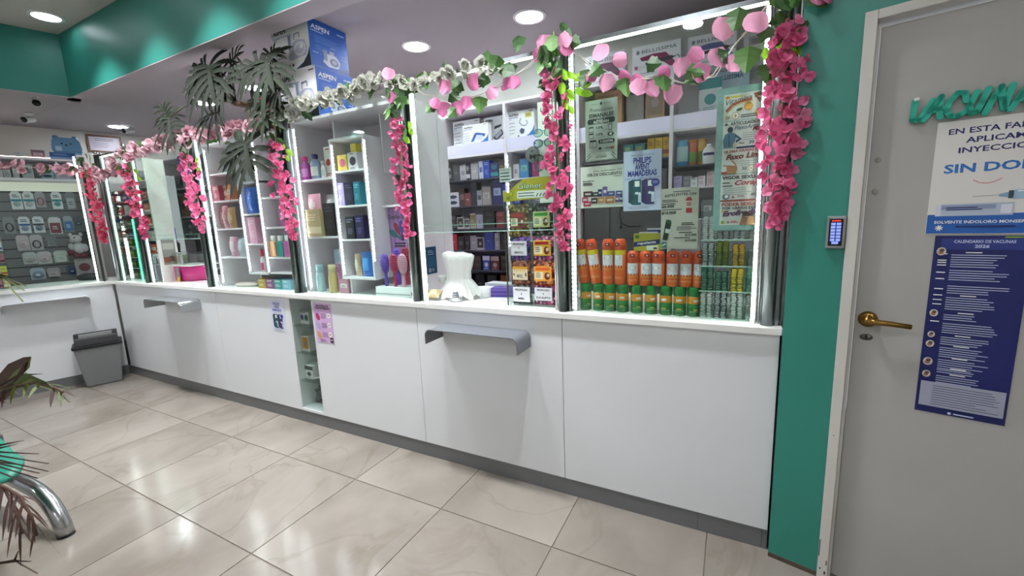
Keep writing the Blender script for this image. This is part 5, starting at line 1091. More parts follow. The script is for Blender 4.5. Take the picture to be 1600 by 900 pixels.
# ------------------------------------------------------------------ service bay: candy stand, glasses, plastic bag
cs = thing('candy_stand', 'clear acrylic candy stand with a yellow green lettered header', 'display stand', (3.088, .135, .9685), R(2))
MB().box(-.135, .135, -.05, .05, 0, .006, AC).build('stand_base', cs)
for x in (-.135, -.004, .131): MB().box(x, x + .004, -.045, .045, .006, .56, AC).build('stand_side', cs)
for x in (-.139, .135): MB().box(x, x + .004, -.049, -.041, 0, .57, M('#4a5446', .25)).build('stand_edge', cs)
hd = MB(); pts = [(-.138, .545), (.138, .555), (.138, .655)] + [(.138 - .276 * t_, .655 - .002 * t_ - .085 * max(0, t_ - .55) ** 1.3 / .35) for t_ in (.2, .4, .6, .75, .9)] + [(-.138, .60)]
hd.prism(pts, -.0505, -.0475, M('#b6ac25', .4), axis='y'); hd.build('header', cs)
p = Pr(-.0507); p.text('Glener', -.055, .603, .027, M('#1f5f3a', .4), .135, 'L', .06, .12); p.text('Glener', -.054, .6045, .0255, M('#dfe8c4', .4), .132, 'L', .005, .12); p.rect(-.06, .557, .175, .036, M('#e6e8e2', .4)); p.lines(-.054, .580, .09, 2, .014, .004, M('#2a3a2a', .4), 2)
for i in range(3): p.line((.045 + i*.018, .562), (.055 + i*.018, .578), .005, M('#2f5f3a', .4))
p.ell(-.095, .582, .014, .015, M('#8a9a1c', .4)); p.ell(-.095, .582, .009, .01, M('#c8c23a', .4)); p.ell(-.11, .562, .012, .008, M('#7f8a1a', .4)); p.build('header_print', cs)
CANDY = [speckle_mat('wrapped_candy_gold', ['#5a4a1c', '#a8924a', '#3a2f14', '#c4b070', '#6a5a2a'], 90), speckle_mat('wrapped_candy_black', ['#1c1f1c', '#3f4a44', '#8a9288', '#101210'], 90), speckle_mat('wrapped_candy_violet', ['#2a2440', '#5a4a9a', '#8a3ab0', '#1c1a24', '#3a5a7a'], 80), speckle_mat('wrapped_candy_pink', ['#5a2a3a', '#c84a8a', '#e8a8c8', '#2a3a4a', '#a83a6a'], 80), speckle_mat('wrapped_candy_brown', ['#5a2c1c', '#8a4a2c', '#a86a44', '#3a1c14'], 80), speckle_mat('wrapped_candy_orange', ['#8a2c14', '#d85a1c', '#e88a3a', '#5a1c10', '#f0b070'], 80)]
def candy_bag(label, x, z, w, h, mat, lab):
    b = pouch('candy_bag', label, 'bag of sweets', 3.088 + x, .115, .9685 + z, w, h, .032, '#ffffff', '#ffffff', None, .3, 'bags of sweets on the stand', 0, mat, int(z*100))
    p = Pr(-.0185); lw, lh, lz, kind, c1, c2, txt = lab; p.rect(-lw/2, lz, lw, lh, M(c1, .45))
    if kind == 'pic': p.rect(-lw*.42, lz + lh*.72, lw*.8, lh*.2, M(c2, .45)); p.rect(-lw*.45, lz + lh*.12, lw*.46, lh*.5, M('#e6dcb8', .5)); p.lines(-lw*.4, lz + lh*.5, lw*.34, 3, lh*.13, lh*.05, INK, 3); p.ell(lw*.25, lz + lh*.34, lw*.16, lh*.26, M('#6a2a28', .45)); p.ell(lw*.3, lz + lh*.4, lw*.08, lh*.12, M('#d8c8b0', .45)); p.text(txt, 0, lz + lh*.76, lh*.12, WHITE, lw*.5, 'C', .02) if txt else None
    elif kind == 'paper':
        L = txt.split('/'); n = len(L)
        for i, s_ in enumerate(L): p.text(s_, 0, lz + lh*(.74 - i*.29), lh*.13, BLACK, min(lw*.8, lw*.085*len(s_) + lw*.04), 'C', .035)
    elif kind == 'miel':
        p.rect(-lw/2, lz + lh*.8, lw, lh*.2, M('#c89a24', .45)); p.text('MIEL', 0, lz + lh*.16, lh*.26, M('#4a4a4a', .45), lw*.42, 'C', .01)
        for i in range(6): p.line((-lw*.38 + i*lw*.14, lz + lh*.8), (-lw*.34 + i*lw*.14, lz + lh*.62), .004, M('#c89a24', .45))
        p.ell(lw*.38, lz + lh*.4, lw*.05, lh*.16, M('#4a2f1c', .45), 10); p.ell(-lw*.4, lz + lh*.4, lw*.05, lh*.1, M('#6a4a2c', .45), 10)
    p.build('label', b)
PAPER = '#d9dde0'
candy_bag('bag of gold wrapped sweets at the top left of the candy stand', -.068, .365, .122, .165, CANDY[0], (.085, .078, .045, 'pic', '#7a3a3a', '#a83a3a', ''))
candy_bag('bag of black wrapped sweets with a green label at the top right of the stand', .066, .365, .120, .165, CANDY[1], (.090, .078, .045, 'pic', '#c8cc8a', '#3f8a34', ''))
candy_bag('bag of violet wrapped sweets with a white paper label, second row left', -.066, .238, .122, .125, CANDY[2], (.092, .075, .028, 'paper', PAPER, '', 'PROPOLEO/Y/MENTOL'))
candy_bag('bag of pink wrapped sweets with a yellow label, second row right', .066, .238, .120, .125, CANDY[3], (.095, .078, .028, 'pic', '#e0b83a', '#a82a24', ''))
candy_bag('bag of brown honey sweets with the MIEL label, third row left', -.064, .108, .122, .135, CANDY[4], (.088, .070, .030, 'miel', '#d6cfae', '', 'MIEL'))
candy_bag('bag of orange wrapped sweets, third row right', .066, .108, .122, .135, CANDY[5], (.098, .075, .028, 'pic', '#e8a83a', '#d8642a', ''))
candy_bag('bag with a white paper label, bottom row left of the candy stand', -.060, .008, .118, .100, CANDY[1], (.098, .080, .012, 'paper', PAPER, '', 'PROPOLEO/Y/MIEL'))
candy_bag('bag with a white paper label, bottom row right of the candy stand', .066, .008, .122, .100, CANDY[3], (.098, .068, .025, 'paper', PAPER, '', 'PROPOLEO/Y/EUCALIPTO'))

ge = thing('glasses_stand', 'tall white stand of reading glasses behind the candy stand', 'display stand', (3.125, .30, .9685))
MB().box(-.062, .13, -.004, .004, 0, 1.06, M('#e6ebe4', .5)).build('stand_board', ge)
MB().box(-.07, .14, -.05, .06, 0, .012, M('#d4d8d2', .5)).build('stand_foot', ge)
p = Pr(-.0042); p.text('LENTES', -.045, 1.010, .018, INK, .10, 'L', .03); p.text('DE', -.005, .978, .016, INK, .03, 'L', .03); p.text('LECTURA', -.035, .945, .016, INK, .10, 'L', .03); p.build('stand_print', ge)
dd = MB().lathe([(.042, 0), (.042, .003), (0, .0031)], M('#8f9296', .4), 24, T=Matrix.Translation((3.040, .27, 1.762)) @ Matrix.Rotation(R(90), 4, 'X')).build('stand_badge'); 
tag(dd, 'round grey badge with a large letter beside the reading glasses', 'badge')
p = Pr(.2665); p.text('M', 3.040, 1.740, .022, BLACK, .034, 'C', .04); p.text('BY', 3.040, 1.774, .009, INK, .016, 'C', .02); p.build('badge_print', dd)
def glasses(label, x, z, col):
    t = thing('reading_glasses', label, 'glasses', (x, .27, z), 0, 'reading glasses on the white stand'); m = M(col, .3)
    for sx in (-1, 1):
        ring = [(sx*.030 + .026*math.cos(a), -.004 + .002*math.cos(2*a), .021*math.sin(a)*(1 if math.sin(a) < 0 else .85)) for a in [2*math.pi*k/18 for k in range(19)]]
        rm = MB().tube(ring, .0024, m, 6, False).build('rim', t)
        MB().lathe([(0, 0), (.0255, 0)], glass_mat('#d4e8dc', 1.5, 'lens'), 18, sy=.8, T=Matrix.Translation((sx*.030, -.003, 0)) @ Matrix.Rotation(R(90), 4, 'X')).build('lens', rm)
        MB().tube([(sx*.056, -.002, .010), (sx*.060, .01, .010), (sx*.056, .022, .004)], .0022, m, 6).build('temple', t)
    MB().tube([(-.006, -.004, .006), (0, -.006, .009), (.006, -.004, .006)], .002, m, 6).build('bridge', t)
for z, c, lb in ((1.868, '#3f8a94', 'teal rimmed reading glasses, topmost on the white stand'), (1.815, '#27418a', 'blue rimmed reading glasses, second on the white stand'), (1.738, '#23262b', 'black reading glasses, third on the white stand'), (1.693, '#2b2a2e', 'black reading glasses, lowest on the white stand')):
    glasses(lb, 3.105, z, c)

# white plastic bag pulled over a small device
rr = random.Random(3); b = MB(); n = 96
prof = [(.168, .012), (.160, .030), (.146, .052), (.126, .078), (.108, .100), (.096, .114), (.093, .122), (.096, .134), (.096, .160), (.106, .195), (.116, .230), (.122, .258), (.100, .272), (.060, .268), (.0, .258)]
ph = [rr.uniform(0, 6.28) for _ in range(8)]; jag = [rr.uniform(-1, 1) for _ in range(n)]; vs = []
for k, (r, z) in enumerate(prof):
    for i in range(n):
        a = 2*math.pi*i/n; sk = max(0, 1 - k/5.0)
        w = 1 + .02*math.sin(7*a + ph[0]) + .012*math.sin(31*a + ph[1] + z*30) + .010*math.sin(5*a + z*55) + .010*math.sin(43*a - z*40) + sk*(.07*math.sin(15*a + ph[2]) + .05*math.sin(27*a + ph[3]) + .06*jag[i]) + (.022*math.sin(21*a + ph[6]) if 4 <= k <= 8 else 0) + (.05*math.cos(2*a) if k >= 9 else 0)
        zz = z + sk*(.012*math.sin(9*a + ph[4]) + .010*jag[(i*7) % n]) + (.008*math.cos(a + 2.8) + .003*math.sin(5*a) if 9 <= k <= 13 else 0)
        vs.append((r*w*math.cos(a)*.82, r*w*math.sin(a)*.62, max(zz, .004)))
fs = [(k*n+i, k*n+(i+1) % n, (k+1)*n+(i+1) % n, (k+1)*n+i) for k in range(len(prof)-1) for i in range(n)]
b.add(vs, fs, M('#f6f9f6', .4, sub=.25, bump=.5, scale=45), True)
pb = b.build('plastic_bag', None, (2.565, .20, .9685)); tag(pb, 'white plastic bag pulled over a small device on the service counter', 'bag')
kn = MB(); kn.lathe([(.008, 0), (.03, .012), (.024, .03), (.032, .046), (.0, .05)], M('#eef3ee', .35, sub=.35), 14, sy=.8); kn.build('bag_knot', pb, (-.115, -.01, .085))
dv = thing('small_device', 'grey ribbed device foot showing under the white plastic bag', 'device', (2.605, .095, .9685))
MB().lathe([(.045, 0), (.047, .006), (.036, .012), (.022, .018), (.018, .04), (.012, .06), (0, .062)], M('#a8aeb0', .3, metal=.4), 20, sy=.75).build('foot', dv)
for k in range(3): MB().lathe([(.019 - k*.002, .022 + k*.012), (.022 - k*.002, .026 + k*.012), (.018 - k*.002, .030 + k*.012)], M('#5c6266', .3, metal=.5), 16, sy=.75).build('rib', dv)
gp = pouch('packet', 'crumpled gold paper packet lying left of the plastic bag', 'packet', 2.445, .105, .9685, .10, .075, .05, '#b8a878', '#d8ccA0', 'band', .4)
gp.rotation_euler = (R(-62), 0, R(8)); gp.location = (2.452, .06, .988)
ro = MB().lathe([(.030, 0), (.036, .006), (.036, .058), (.030, .064), (.012, .064), (.012, .056)], M('#e8e8ea', .5), 20).build('tape_roll', None, (2.705, .26, .9685)); tag(ro, 'white round roll between the plastic bag and the purple box', 'roll')
pu = carton('purple_box', 'purple and white box lying on the service counter', 'box', 2.80, .33, .9685, .26, .09, .052, '#4a3494', 'lines', '#8f7fd0', R(14)); 
w2 = MB().box(-.131, -.075, -.046, .046, 0, .0525, WHITE).build('white_end', pu)
carton('blue_box', 'flat white and blue box lying behind the white roll', 'box', 2.73, .44, .9685, .22, .09, .06, '#dfe4ee', 'band', '#3a6ac0', R(-8))
carton('purple_box', 'long violet box behind the purple and white box', 'box', 2.90, .46, .9685, .24, .07, .045, '#3c2a7a', 'lines', '#8f7fd0', R(8))

# ------------------------------------------------------------------ things in the glass niche
nx = 1.352
bx = carton('eye_drop_box', 'white box with green and violet pictures on the top niche shelf', 'box', nx - .062, .09, .734, .10, .05, .09, '#cfd4d2', None)
p = Pr(-.0252); p.ell(-.025, .05, .016, .02, M('#6a5a8a', .4)); p.ell(.02, .048, .018, .022, M('#3f7a5c', .4)); p.rect(-.045, .004, .09, .02, WHITE); p.lines(-.04, .082, .08, 1, .01, .006, GREYINK, 1); p.build('print', bx)
carton('bulb_box', 'white and amber box on the second niche shelf', 'box', nx - .070, .09, .532, .075, .07, .115, '#e6e6e2', 'frame', '#c98a2c')
carton('device_box', 'white device box with black logo on the third niche shelf', 'box', nx - .066, .09, .322, .085, .075, .10, '#e9ebea', 'top', '#4a4f54')
o = MB().tube([(-.06, 0, .006), (-.02, -.03, .008), (.04, -.02, .008), (.06, .03, .01), (.02, .05, .06), (.05, .03, .115), (.02, .0, .118)], .005, M('#e2e4e4', .4), 8).build('tubing', None, (nx - .045, .09, .322)); tag(o, 'white plastic tubing wound round the device box in the niche', 'tubing')
for i, (dx, h, r) in enumerate(((-.085, .10, .020), (-.04, .14, .018), (.005, .12, .022))):
    t = thing('clear_flask', 'clear plastic nebuliser cup, %s from the left on the niche floor' % ORD[i], 'flask', (nx + dx, .12, .1125), 0, 'clear cups on the niche floor')
    MB().lathe([(r, 0), (r*1.1, h*.2), (r*.6, h*.55), (r*.5, h*.8), (r*1.2, h)], glass_mat('#d8dedc', 3.0, 'clear_plastic'), 14).build('cup', t); MB().lathe([(r*.9, h*.25), (r*.4, h*.5), (r*.3, h*.7)], M('#b8c0be', .35), 10).build('insert', t)
# ------------------------------------------------------------------ bay with the pink box, bay with the green rack
wb = thing('pillar_board', 'white pillar board with a small picture, left of the pink box', 'board', (-.69, .165, .9685))
MB().box(-.012, .012, -.075, .075, 0, 1.12, M('#e2e8e0', .45)).build('board', wb)
MB().box(.0125, .014, -.05, .055, .16, .40, M('#8a8c84', .5)).build('picture', wb)
p = Pr(-.0002, Matrix.Translation((.0142, 0, 0)) @ Matrix.Rotation(R(90), 4, 'Z')); p.rect(-.045, .30, .09, .06, M('#b4b8ac', .5)); p.rect(-.045, .18, .05, .05, M('#8a4a34', .5)); p.rect(.0, .19, .04, .05, M('#5a5a52', .5)); p.build('picture_print', wb)
pk = thing('storage_box', 'hot pink storage box with clear lid on the far counter', 'box', (-.60, .31, .9685))
MB().lathe([(.20, 0), (.235, .012), (.24, .125), (.225, .14), (.0, .14)], M('#c2307c', .3, coat=.4), 8, sy=.62).build('box_body', pk)
MB().box(-.21, .21, -.13, .13, .145, .27, glass_mat('#dfe9e4', 8.0, 'clear_plastic')).build('clear_lid', pk, bevel=.02)
MB().box(-.215, .215, -.135, .135, .141, .150, M('#e8efe9', .3)).build('lid_rim', pk, bevel=.004)
MB().box(.02, .065, -.155, -.148, .01, .135, M('#8f8f96', .35)).build('label', pk); MB().box(.02, .065, -.156, -.1485, .0, .045, M('#e0c82a', .35)).build('yellow_label', pk)
mt = MB().box(-.70, .10, .12, .50, .9682, .9700, M('#e8d4da', .3)).build('counter_mat'); tag(mt, 'glossy pale pink mat under the hot pink box', 'mat')
mo = thing('monitor', 'dark screen behind the hot pink box', 'monitor', (-.78, .72, .9685))
MB().box(-.30, .24, -.012, .02, .12, .42, M('#17181b', .2)).build('screen', mo, bevel=.004); MB().box(-.05, .05, -.01, .03, .01, .12, BLACK).build('stand', mo); MB().box(-.12, .12, -.08, .08, 0, .012, BLACK).build('foot', mo)
sb = MB().box(-.26, .26, -.10, .10, 0, .05, M('#1c1c1f', .35)).build('black_case', None, (-.86, .70, 1.396)); tag(sb, 'long black case lying on top of the dark screen', 'case')
r1 = thing('shelf_rack', 'white wall rack of hanging toys behind the pink box bay', 'shelf rack', (-1.55, .99, 0))
for x in (-.62, .62): MB().box(x - .01, x + .01, -.15, .15, 0, 2.26, LAM).build('upright', r1)
MB().box(-.61, .61, .13, .15, 0, 2.26, M('#8d8c90', .6)).build('back_panel', r1)
for z in (1.0, 1.35, 1.60, 1.93): MB().box(-.61, .61, -.14, .13, z - .012, z, M('#c8c8cc', .5)).build('shelf', r1)
MB().box(-.62, .62, -.15, .15, 2.26, 2.275, LAM).build('top', r1)
for i, (x, z, w, h, c, c2, lb) in enumerate(((-1.95, 1.93, .10, .16, '#a9adb0', '#6f7f86', 'grey green box'), (-1.80, 1.93, .12, .15, '#4a474c', '#9a94a0', 'dark patterned box'), (-1.63, 1.93, .12, .17, '#bfc3c8', '#4a5a8a', 'white and blue box'), (-1.46, 1.93, .11, .15, '#8f8a90', '#c4c0c8', 'mauve grey box'), (-1.30, 1.93, .12, .16, '#6a6f78', '#b0b4bc', 'slate box'))):
    carton('toy_box', lb + ', %s on the high shelf of the toy rack' % ORD[i], 'box', x, .91, z, w, .10, h, c, 'label', c2)
for i, (x, c, c2, lb) in enumerate(((-1.95, '#3a5a8a', '#d8dce2', 'blue and white'), (-1.80, '#a9785a', '#5a3a2a', 'tan and brown'), (-1.64, '#2f7f78', '#bfe0d8', 'teal and mint'), (-1.48, '#8a6a9a', '#d8c8e0', 'violet'), (-1.33, '#c8c8cc', '#7a7a82', 'grey'))):
    carton('toy_card', lb + ' toy card, %s on the middle shelf of the toy rack' % ORD[i], 'toy', x, .91, 1.60, .12, .06, .25, c, 'disc', c2)
for i, (x, c, c2) in enumerate(((-1.92, '#8a8f98', '#5a4a7a'), (-1.74, '#6f7480', '#c8b8d0'), (-1.55, '#9a9aa0', '#4a4a52'), (-1.38, '#5f646c', '#a0a8b0'))):
    carton('toy_card', 'grey carded toy, %s on the lower shelf of the toy rack' % ORD[i], 'toy', x, .91, 1.35, .12, .05, .20, c, 'oval2', c2)
MB().box(-.05, .09, -.19, -.16, 2.06, 2.27, M('#44318c', .4)).build('purple_sign', r1)
ps = Pr(-.1605 - .03); ps.lines(-.04, 2.2, .12, 3, .05, .012, M('#c8c0e8', .4), 2); ps.build('sign_print', r1)
MB().box(.30, .306, -.20, -.194, 1.0, 1.78, LEDM).build('light_strip', r1)

gr = thing('green_rack', 'acrylic rack of small cards with a glowing green edge in the left bay', 'rack', (-1.36, .20, .9685))
for z in (0, .11, .22, .33, .44): MB().box(-.14, .14, -.06, .08, z, z + .004, AC).build('tray_floor', gr); MB().box(-.14, .14, -.062, -.0605, z, z + .006, M('#c8e8d4', .2)).build('edge', gr)
for x in (-.14, 0, .137): MB().box(x, x + .003, -.06, .08, 0, .55, AC).build('divider', gr)
MB().box(.141, .148, -.062, -.05, 0, .60, M('#3fe08a', .4, emit=3.0)).build('green_light', gr)
rr = random.Random(9)
for k in range(4):
    for j, x in enumerate((-.07, .068)):
        c = rr.choice(['#4a6a2c', '#7f8a34', '#5a7a4a', '#3f5a3a', '#8a8f5a']); carton('card_pack', 'green card pack, %s tier up, %s side of the green rack' % (ORD[k], ('left', 'right')[j]), 'card pack', -1.36 + x, .20, .9685 + .0045 + k*.11, .10, .05, .075, c, 'label', '#c8d07a')
pr_ = thing('label_printer', 'grey stack of printed leaflets and a printer in the left bay', 'printer', (-1.02, .24, .9685))
MB().box(-.11, .13, -.10, .12, 0, .16, M('#aab2ba', .45)).build('printer_body', pr_, bevel=.01)
MB().box(-.09, .11, -.08, .10, .162, .22, M('#c0c8d0', .45)).build('top_cover', pr_, bevel=.01)
for i in range(4): MB().box(-.09, -.02, -.1015, -.1003, .02 + i*.035, .034 + i*.035, M('#5a646c', .4)).build('slot', pr_)
MB().box(.02, .11, -.085, -.0805, .17, .24, M('#1c1f24', .3)).build('display', pr_)
ca = thing('desk_camera', 'black desk device on a stand beside the printer', 'device', (-1.14, .42, .9685))
MB().lathe([(.07, 0), (.07, .012), (.018, .02), (.015, .22), (.05, .26), (.055, .34), (.03, .37), (0, .37)], BLACK, 16).build('stand', ca)
carton('violet_box', 'small violet box on top of the black desk device', 'box', -1.14, .42, 1.339, .06, .05, .13, '#6a3ab0', 'label', '#b8a0e0')
r0 = thing('shelf_rack', 'grey rack of medicine cartons far behind the left bay', 'shelf rack', (-2.25, .62, 0))
for x in (-.56, .62): MB().box(x - .01, x + .01, -.13, .13, 0, 2.05, M('#b9bcbc', .5)).build('upright', r0)
MB().box(-.55, .61, .11, .13, 0, 2.05, M('#7f8484', .6)).build('back_panel', r0)
for z in (1.05, 1.2, 1.35, 1.50, 1.65, 1.80, 1.93): MB().box(-.55, .61, -.12, .11, z - .01, z, M('#b4b8b6', .5)).build('shelf', r0)
k = 0
for z in (1.2, 1.35, 1.50, 1.65, 1.80):
    for j, x in enumerate((-2.72, -2.58, -2.44, -2.28, -2.12, -1.96, -1.80, -1.69)):
        c = rr.choice(['#b8382f', '#c8602a', '#3f7a5a', '#2f4fa0', '#5a6a8a', '#a8acac', '#c4c8c4', '#8a4a5a', '#4a8a6a'])
        carton('medicine_box', 'medicine carton, %s from the left on the grey rack, shelf %s up' % (ORD[j], ORD[int(round((z-1.05)/.15))]), 'box', x, .56, z, .12, .08, rr.uniform(.07, .11), c, rr.choice(['band', 'label', 'lines']), '#e4e4e0'); k += 1
carton('storage_box', 'grey box lying on top of the grey rack', 'box', -2.05, .62, 2.05, .30, .15, .07, '#a8acae', 'label', '#6a6e72')
carton('notice_box', 'white notice board piece on the grey rack below the coloured cartons', 'box', -1.70, .50, 1.05, .12, .04, .14, '#e8ece8', None)

# ------------------------------------------------------------------ slatwall behind the left counter
sw = thing('slatwall', 'grey slatted wall rack of baby goods behind the left counter', 'slatwall', LP(.60, 1.36, 0), RL)   # local x runs towards the corner
MB().box(-.60, .56, -.0, .03, .70, 2.03, M('#2e2d30', .7)).build('backing', sw)
slz = [0.70 + i*.102 for i in range(12)]
sl_me = MB().box(-.60, .56, -.015, -.001, .005, .097, M('#77767a', .55, var=.03)).mesh('slat')
for i, z in enumerate(slz): inst('slat', sl_me, sw, (0, 0, z))
MB().box(-.62, .58, -.26, .03, 2.03, 2.055, LAM).build('shelf', sw); MB().box(-.60, .56, -.02, -.001, 1.935, 2.03, M('#e4e0d2', .4, emit=.25)).build('light_panel', sw)
MB().box(.56, .585, -.26, .03, .70, 2.27, LAM).build('side_panel', sw); MB().box(-.62, .585, -.26, .03, 2.25, 2.272, LAM).build('top', sw); MB().box(-.62, .56, .02, .03, 2.055, 2.25, M('#a9a8ae', .6)).build('back_panel', sw)
MB().box(-.62, .585, -.20, -.18, 2.274, 2.282, M('#fff4e4', .4, emit=7.0)).build('light_line', sw)
def SL(s, d, z): return LP(s, d, z)
def hang(label, s, z, w, h, card, item, shape, it2=None):
    t = thing('blister_card', label, 'carded baby item', SL(s, 1.335, z - h), RL)
    MB().prism([(-w/2, 0), (w/2, 0), (w/2, h*.86), (w*.3, h), (-w*.3, h), (-w/2, h*.86)], -.001, .001, M(card, .45), axis='y').build('card', t)
    if shape == 'pac':
        b = MB().lathe([(w*.30, 0), (w*.34, .008), (w*.18, .02), (w*.12, .03), (0, .032)], M(item, .35), 14, T=Matrix.Translation((0, -.001, h*.3)) @ Matrix.Rotation(R(90), 4, 'X')); b.build('pacifier', t)
        p = Pr(-.0012); p.rect(-w*.48, h*.45, w*.96, h*.12, M(it2 or '#2a7f94', .4)); p.lines(-w*.3, h*.78, w*.6, 2, h*.09, h*.04, INK, int(s*99)); p.build('print', t)
    elif shape == 'ring':
        MB().tube([(w*.30*math.cos(a), -.012, h*.38 + h*.24*math.sin(a)) for a in [2*math.pi*k/14 for k in range(15)]], w*.06, M(item, .35), 6, False).build('teether', t)
    elif shape == 'tub':
        MB().box(-w*.40, w*.40, -.035, -.001, h*.06, h*.66, M(item, .35)).build('tub', t, bevel=.006)
        p = Pr(-.0355); p.lines(-w*.25, h*.4, w*.5, 2, h*.12, h*.05, M(it2 or '#5a5a60', .4), 3); p.build('print', t)
    else:
        MB().lathe([(w*.36, 0), (w*.38, .01), (w*.30, .025), (0, .032)], M(item, .35), 16, T=Matrix.Translation((0, -.001, h*.42)) @ Matrix.Rotation(R(90), 4, 'X'), sy=.9).build('item', t)
        p = Pr(-.034); p.ell(0, h*.42, w*.16, w*.12, M(it2 or '#c8c8d0', .4), 10); p.build('print', t)
for i, (s, z, w, h, c, it, sh, i2, lb) in enumerate((
    (.565, 1.93, .082, .19, '#e4e8ea', '#c8d4d8', 'pac', '#2a8a9a', 'white and teal pacifier card, first of the top row'), (.475, 1.93, .082, .19, '#e4e6ea', '#d4d8dc', 'pac', '#2a8a9a', 'white and teal pacifier card, second of the top row'), (.388, 1.93, .075, .17, '#a9adb2', '#b83a48', 'ring', None, 'grey card with red teething ring in the top row'), (.262, 1.93, .082, .19, '#e8ecee', '#7fb8b8', 'pac', '#2a9aa0', 'white card with mint pacifier in the top row'), (.152, 1.93, .082, .20, '#8a8e98', '#b8bcc4', 'tub', '#4a5a8a', 'grey card with clear bottle at the end of the top row'),
    (.655, 1.66, .085, .18, '#8f9294', '#3a3d40', 'ring', None, 'grey card with dark handle in the second row'), (.545, 1.66, .085, .18, '#dfe3ea', '#9aa8b8', 'pac', '#2f5fa8', 'white and blue pacifier card, left in the second row'), (.440, 1.66, .085, .18, '#dfe3ea', '#8a9ab0', 'pac', '#3a3a44', 'white and black pacifier card in the second row'), (.315, 1.65, .10, .19, '#e2dfe2', '#7a2f3c', 'tub', '#d8d0d4', 'white card with dark red soft toy in the second row'), (.208, 1.66, .075, .18, '#a9b4bc', '#2f6aa8', 'tub', '#d8e0ea', 'grey card with blue bottle in the second row'), (.125, 1.66, .075, .15, '#5f6a74', '#3f5a6a', 'disc', '#8aa0b0', 'dark slate card at the end of the second row'),
    (.585, 1.46, .095, .17, '#c8bcc0', '#d4c8cc', 'disc', '#b8949c', 'pale pink lidded card, left in the third row'), (.485, 1.46, .095, .17, '#c4bcc2', '#3a3a44', 'ring', None, 'pale card with black bow in the third row'), (.372, 1.43, .090, .12, '#7f8086', '#8a8c92', 'tub', '#5a5a60', 'grey tub card in the third row'),
    (.560, 1.27, .105, .13, '#cfd0d2', '#c8c4c6', 'disc', '#a8a0a4', 'round pale grey pack, left in the fourth row'), (.450, 1.27, .110, .14, '#d8cdd2', '#dcd4d8', 'disc', '#c88a9a', 'round pink and white pack in the fourth row'), (.320, 1.27, .115, .14, '#cfd6d2', '#d2d8d4', 'tub', '#a8b0ac', 'pale mint pack in the fourth row'),
    (.525, 1.09, .115, .13, '#b9c4d4', '#8fa0bc', 'disc', '#e0e4ec', 'round blue and white pack in the lowest row'), (.405, 1.08, .105, .11, '#b8aeb4', '#c4b8bc', 'tub', '#8a7a84', 'pinkish pack in the lowest row'), (.255, 1.09, .09, .11, '#4a5f8a', '#2f4a8a', 'disc', '#a8b4cc', 'blue pack in the lowest row'))):
    hang(lb + ' of the slatwall', s, z, w, h, c, it, sh, i2)
# boxes standing on the shelf and top of the slatwall
for i, (s, w, h, c, st, c2, lb) in enumerate(((.70, .06, .13, '#3a3a3e', 'label', '#c8c8cc', 'black and white box'), (.635, .05, .15, '#c4c8c8', 'lines', '#4a5a52', 'white and green box'), (.58, .05, .15, '#b8bcbc', 'lines', '#5a6a62', 'pale grey green box'), (.52, .045, .145, '#a8acac', 'label', '#e0e0e0', 'light grey box'), (.435, .085, .15, '#b4b4ba', 'label', '#8a8a94', 'wide grey box'), (.355, .05, .13, '#4a4f54', 'lines', '#7a7f86', 'charcoal box'), (.292, .10, .12, '#8fb4cc', 'oval2', '#1c1f26', 'blue box with dark windows'), (.165, .14, .13, '#c0bccc', 'lines', '#7a4a6a', 'lilac box with plum lettering'))):
    carton('baby_box', lb + ', %s on the long shelf of the slatwall' % ORD[i], 'box', *SL(s, 1.22, 2.055), w, .08, h, c, st, c2, RL)
for i, (s, w, h, d, c, st, c2, lb) in enumerate(((.47, .08, .055, .12, '#c9ced2', 'lines', '#8a9096', 'low white box'), (.33, .10, .09, .10, '#6a5460', 'label', '#b8a8b0', 'plum box'), (.145, .20, .075, .14, '#2f5a9a', 'band', '#8ab0d8', 'blue box under the round blue backpack'))):
    carton('toy_box', lb + ' on top of the slatwall', 'box', *SL(s, 1.22, 2.272), w, d, h, c, st, c2, RL)
bpk = thing('bear_backpack', 'blue child backpack with a bear face on top of the slatwall', 'backpack', SL(.10, 1.22, 2.347), RL)
bm = M('#5f8fb4', .5); MB().prism([(-.115 + .02*(k in (0,)), 0) if k == 0 else (-.115 + .0, 0) for k in range(1)] + [(.115, 0), (.12, .05), (.11, .13), (.08, .165), (-.08, .165), (-.11, .13), (-.12, .05)], -.06, .06, bm, axis='y').build('bag_body', bpk, bevel=.025, seg=3)
p = Pr(-.0605); p.ell(-.035, .10, .008, .009, BLACK, 12); p.ell(.035, .10, .008, .009, BLACK, 12); p.ell(0, .085, .012, .008, BLACK, 12); p.rect(-.09, .02, .05, .05, M('#a8c4d8', .5)); p.rect(-.11, .012, .22, .006, M('#3f6f94', .5)); p.build('face', bpk)
for sx in (-1, 1): MB().lathe([(.024, -.01), (.026, .01), (0, .014)], bm, 12, T=Matrix.Translation((sx*.075, -.02, .165)) @ Matrix.Rotation(R(90), 4, 'X')).build('ear', bpk)
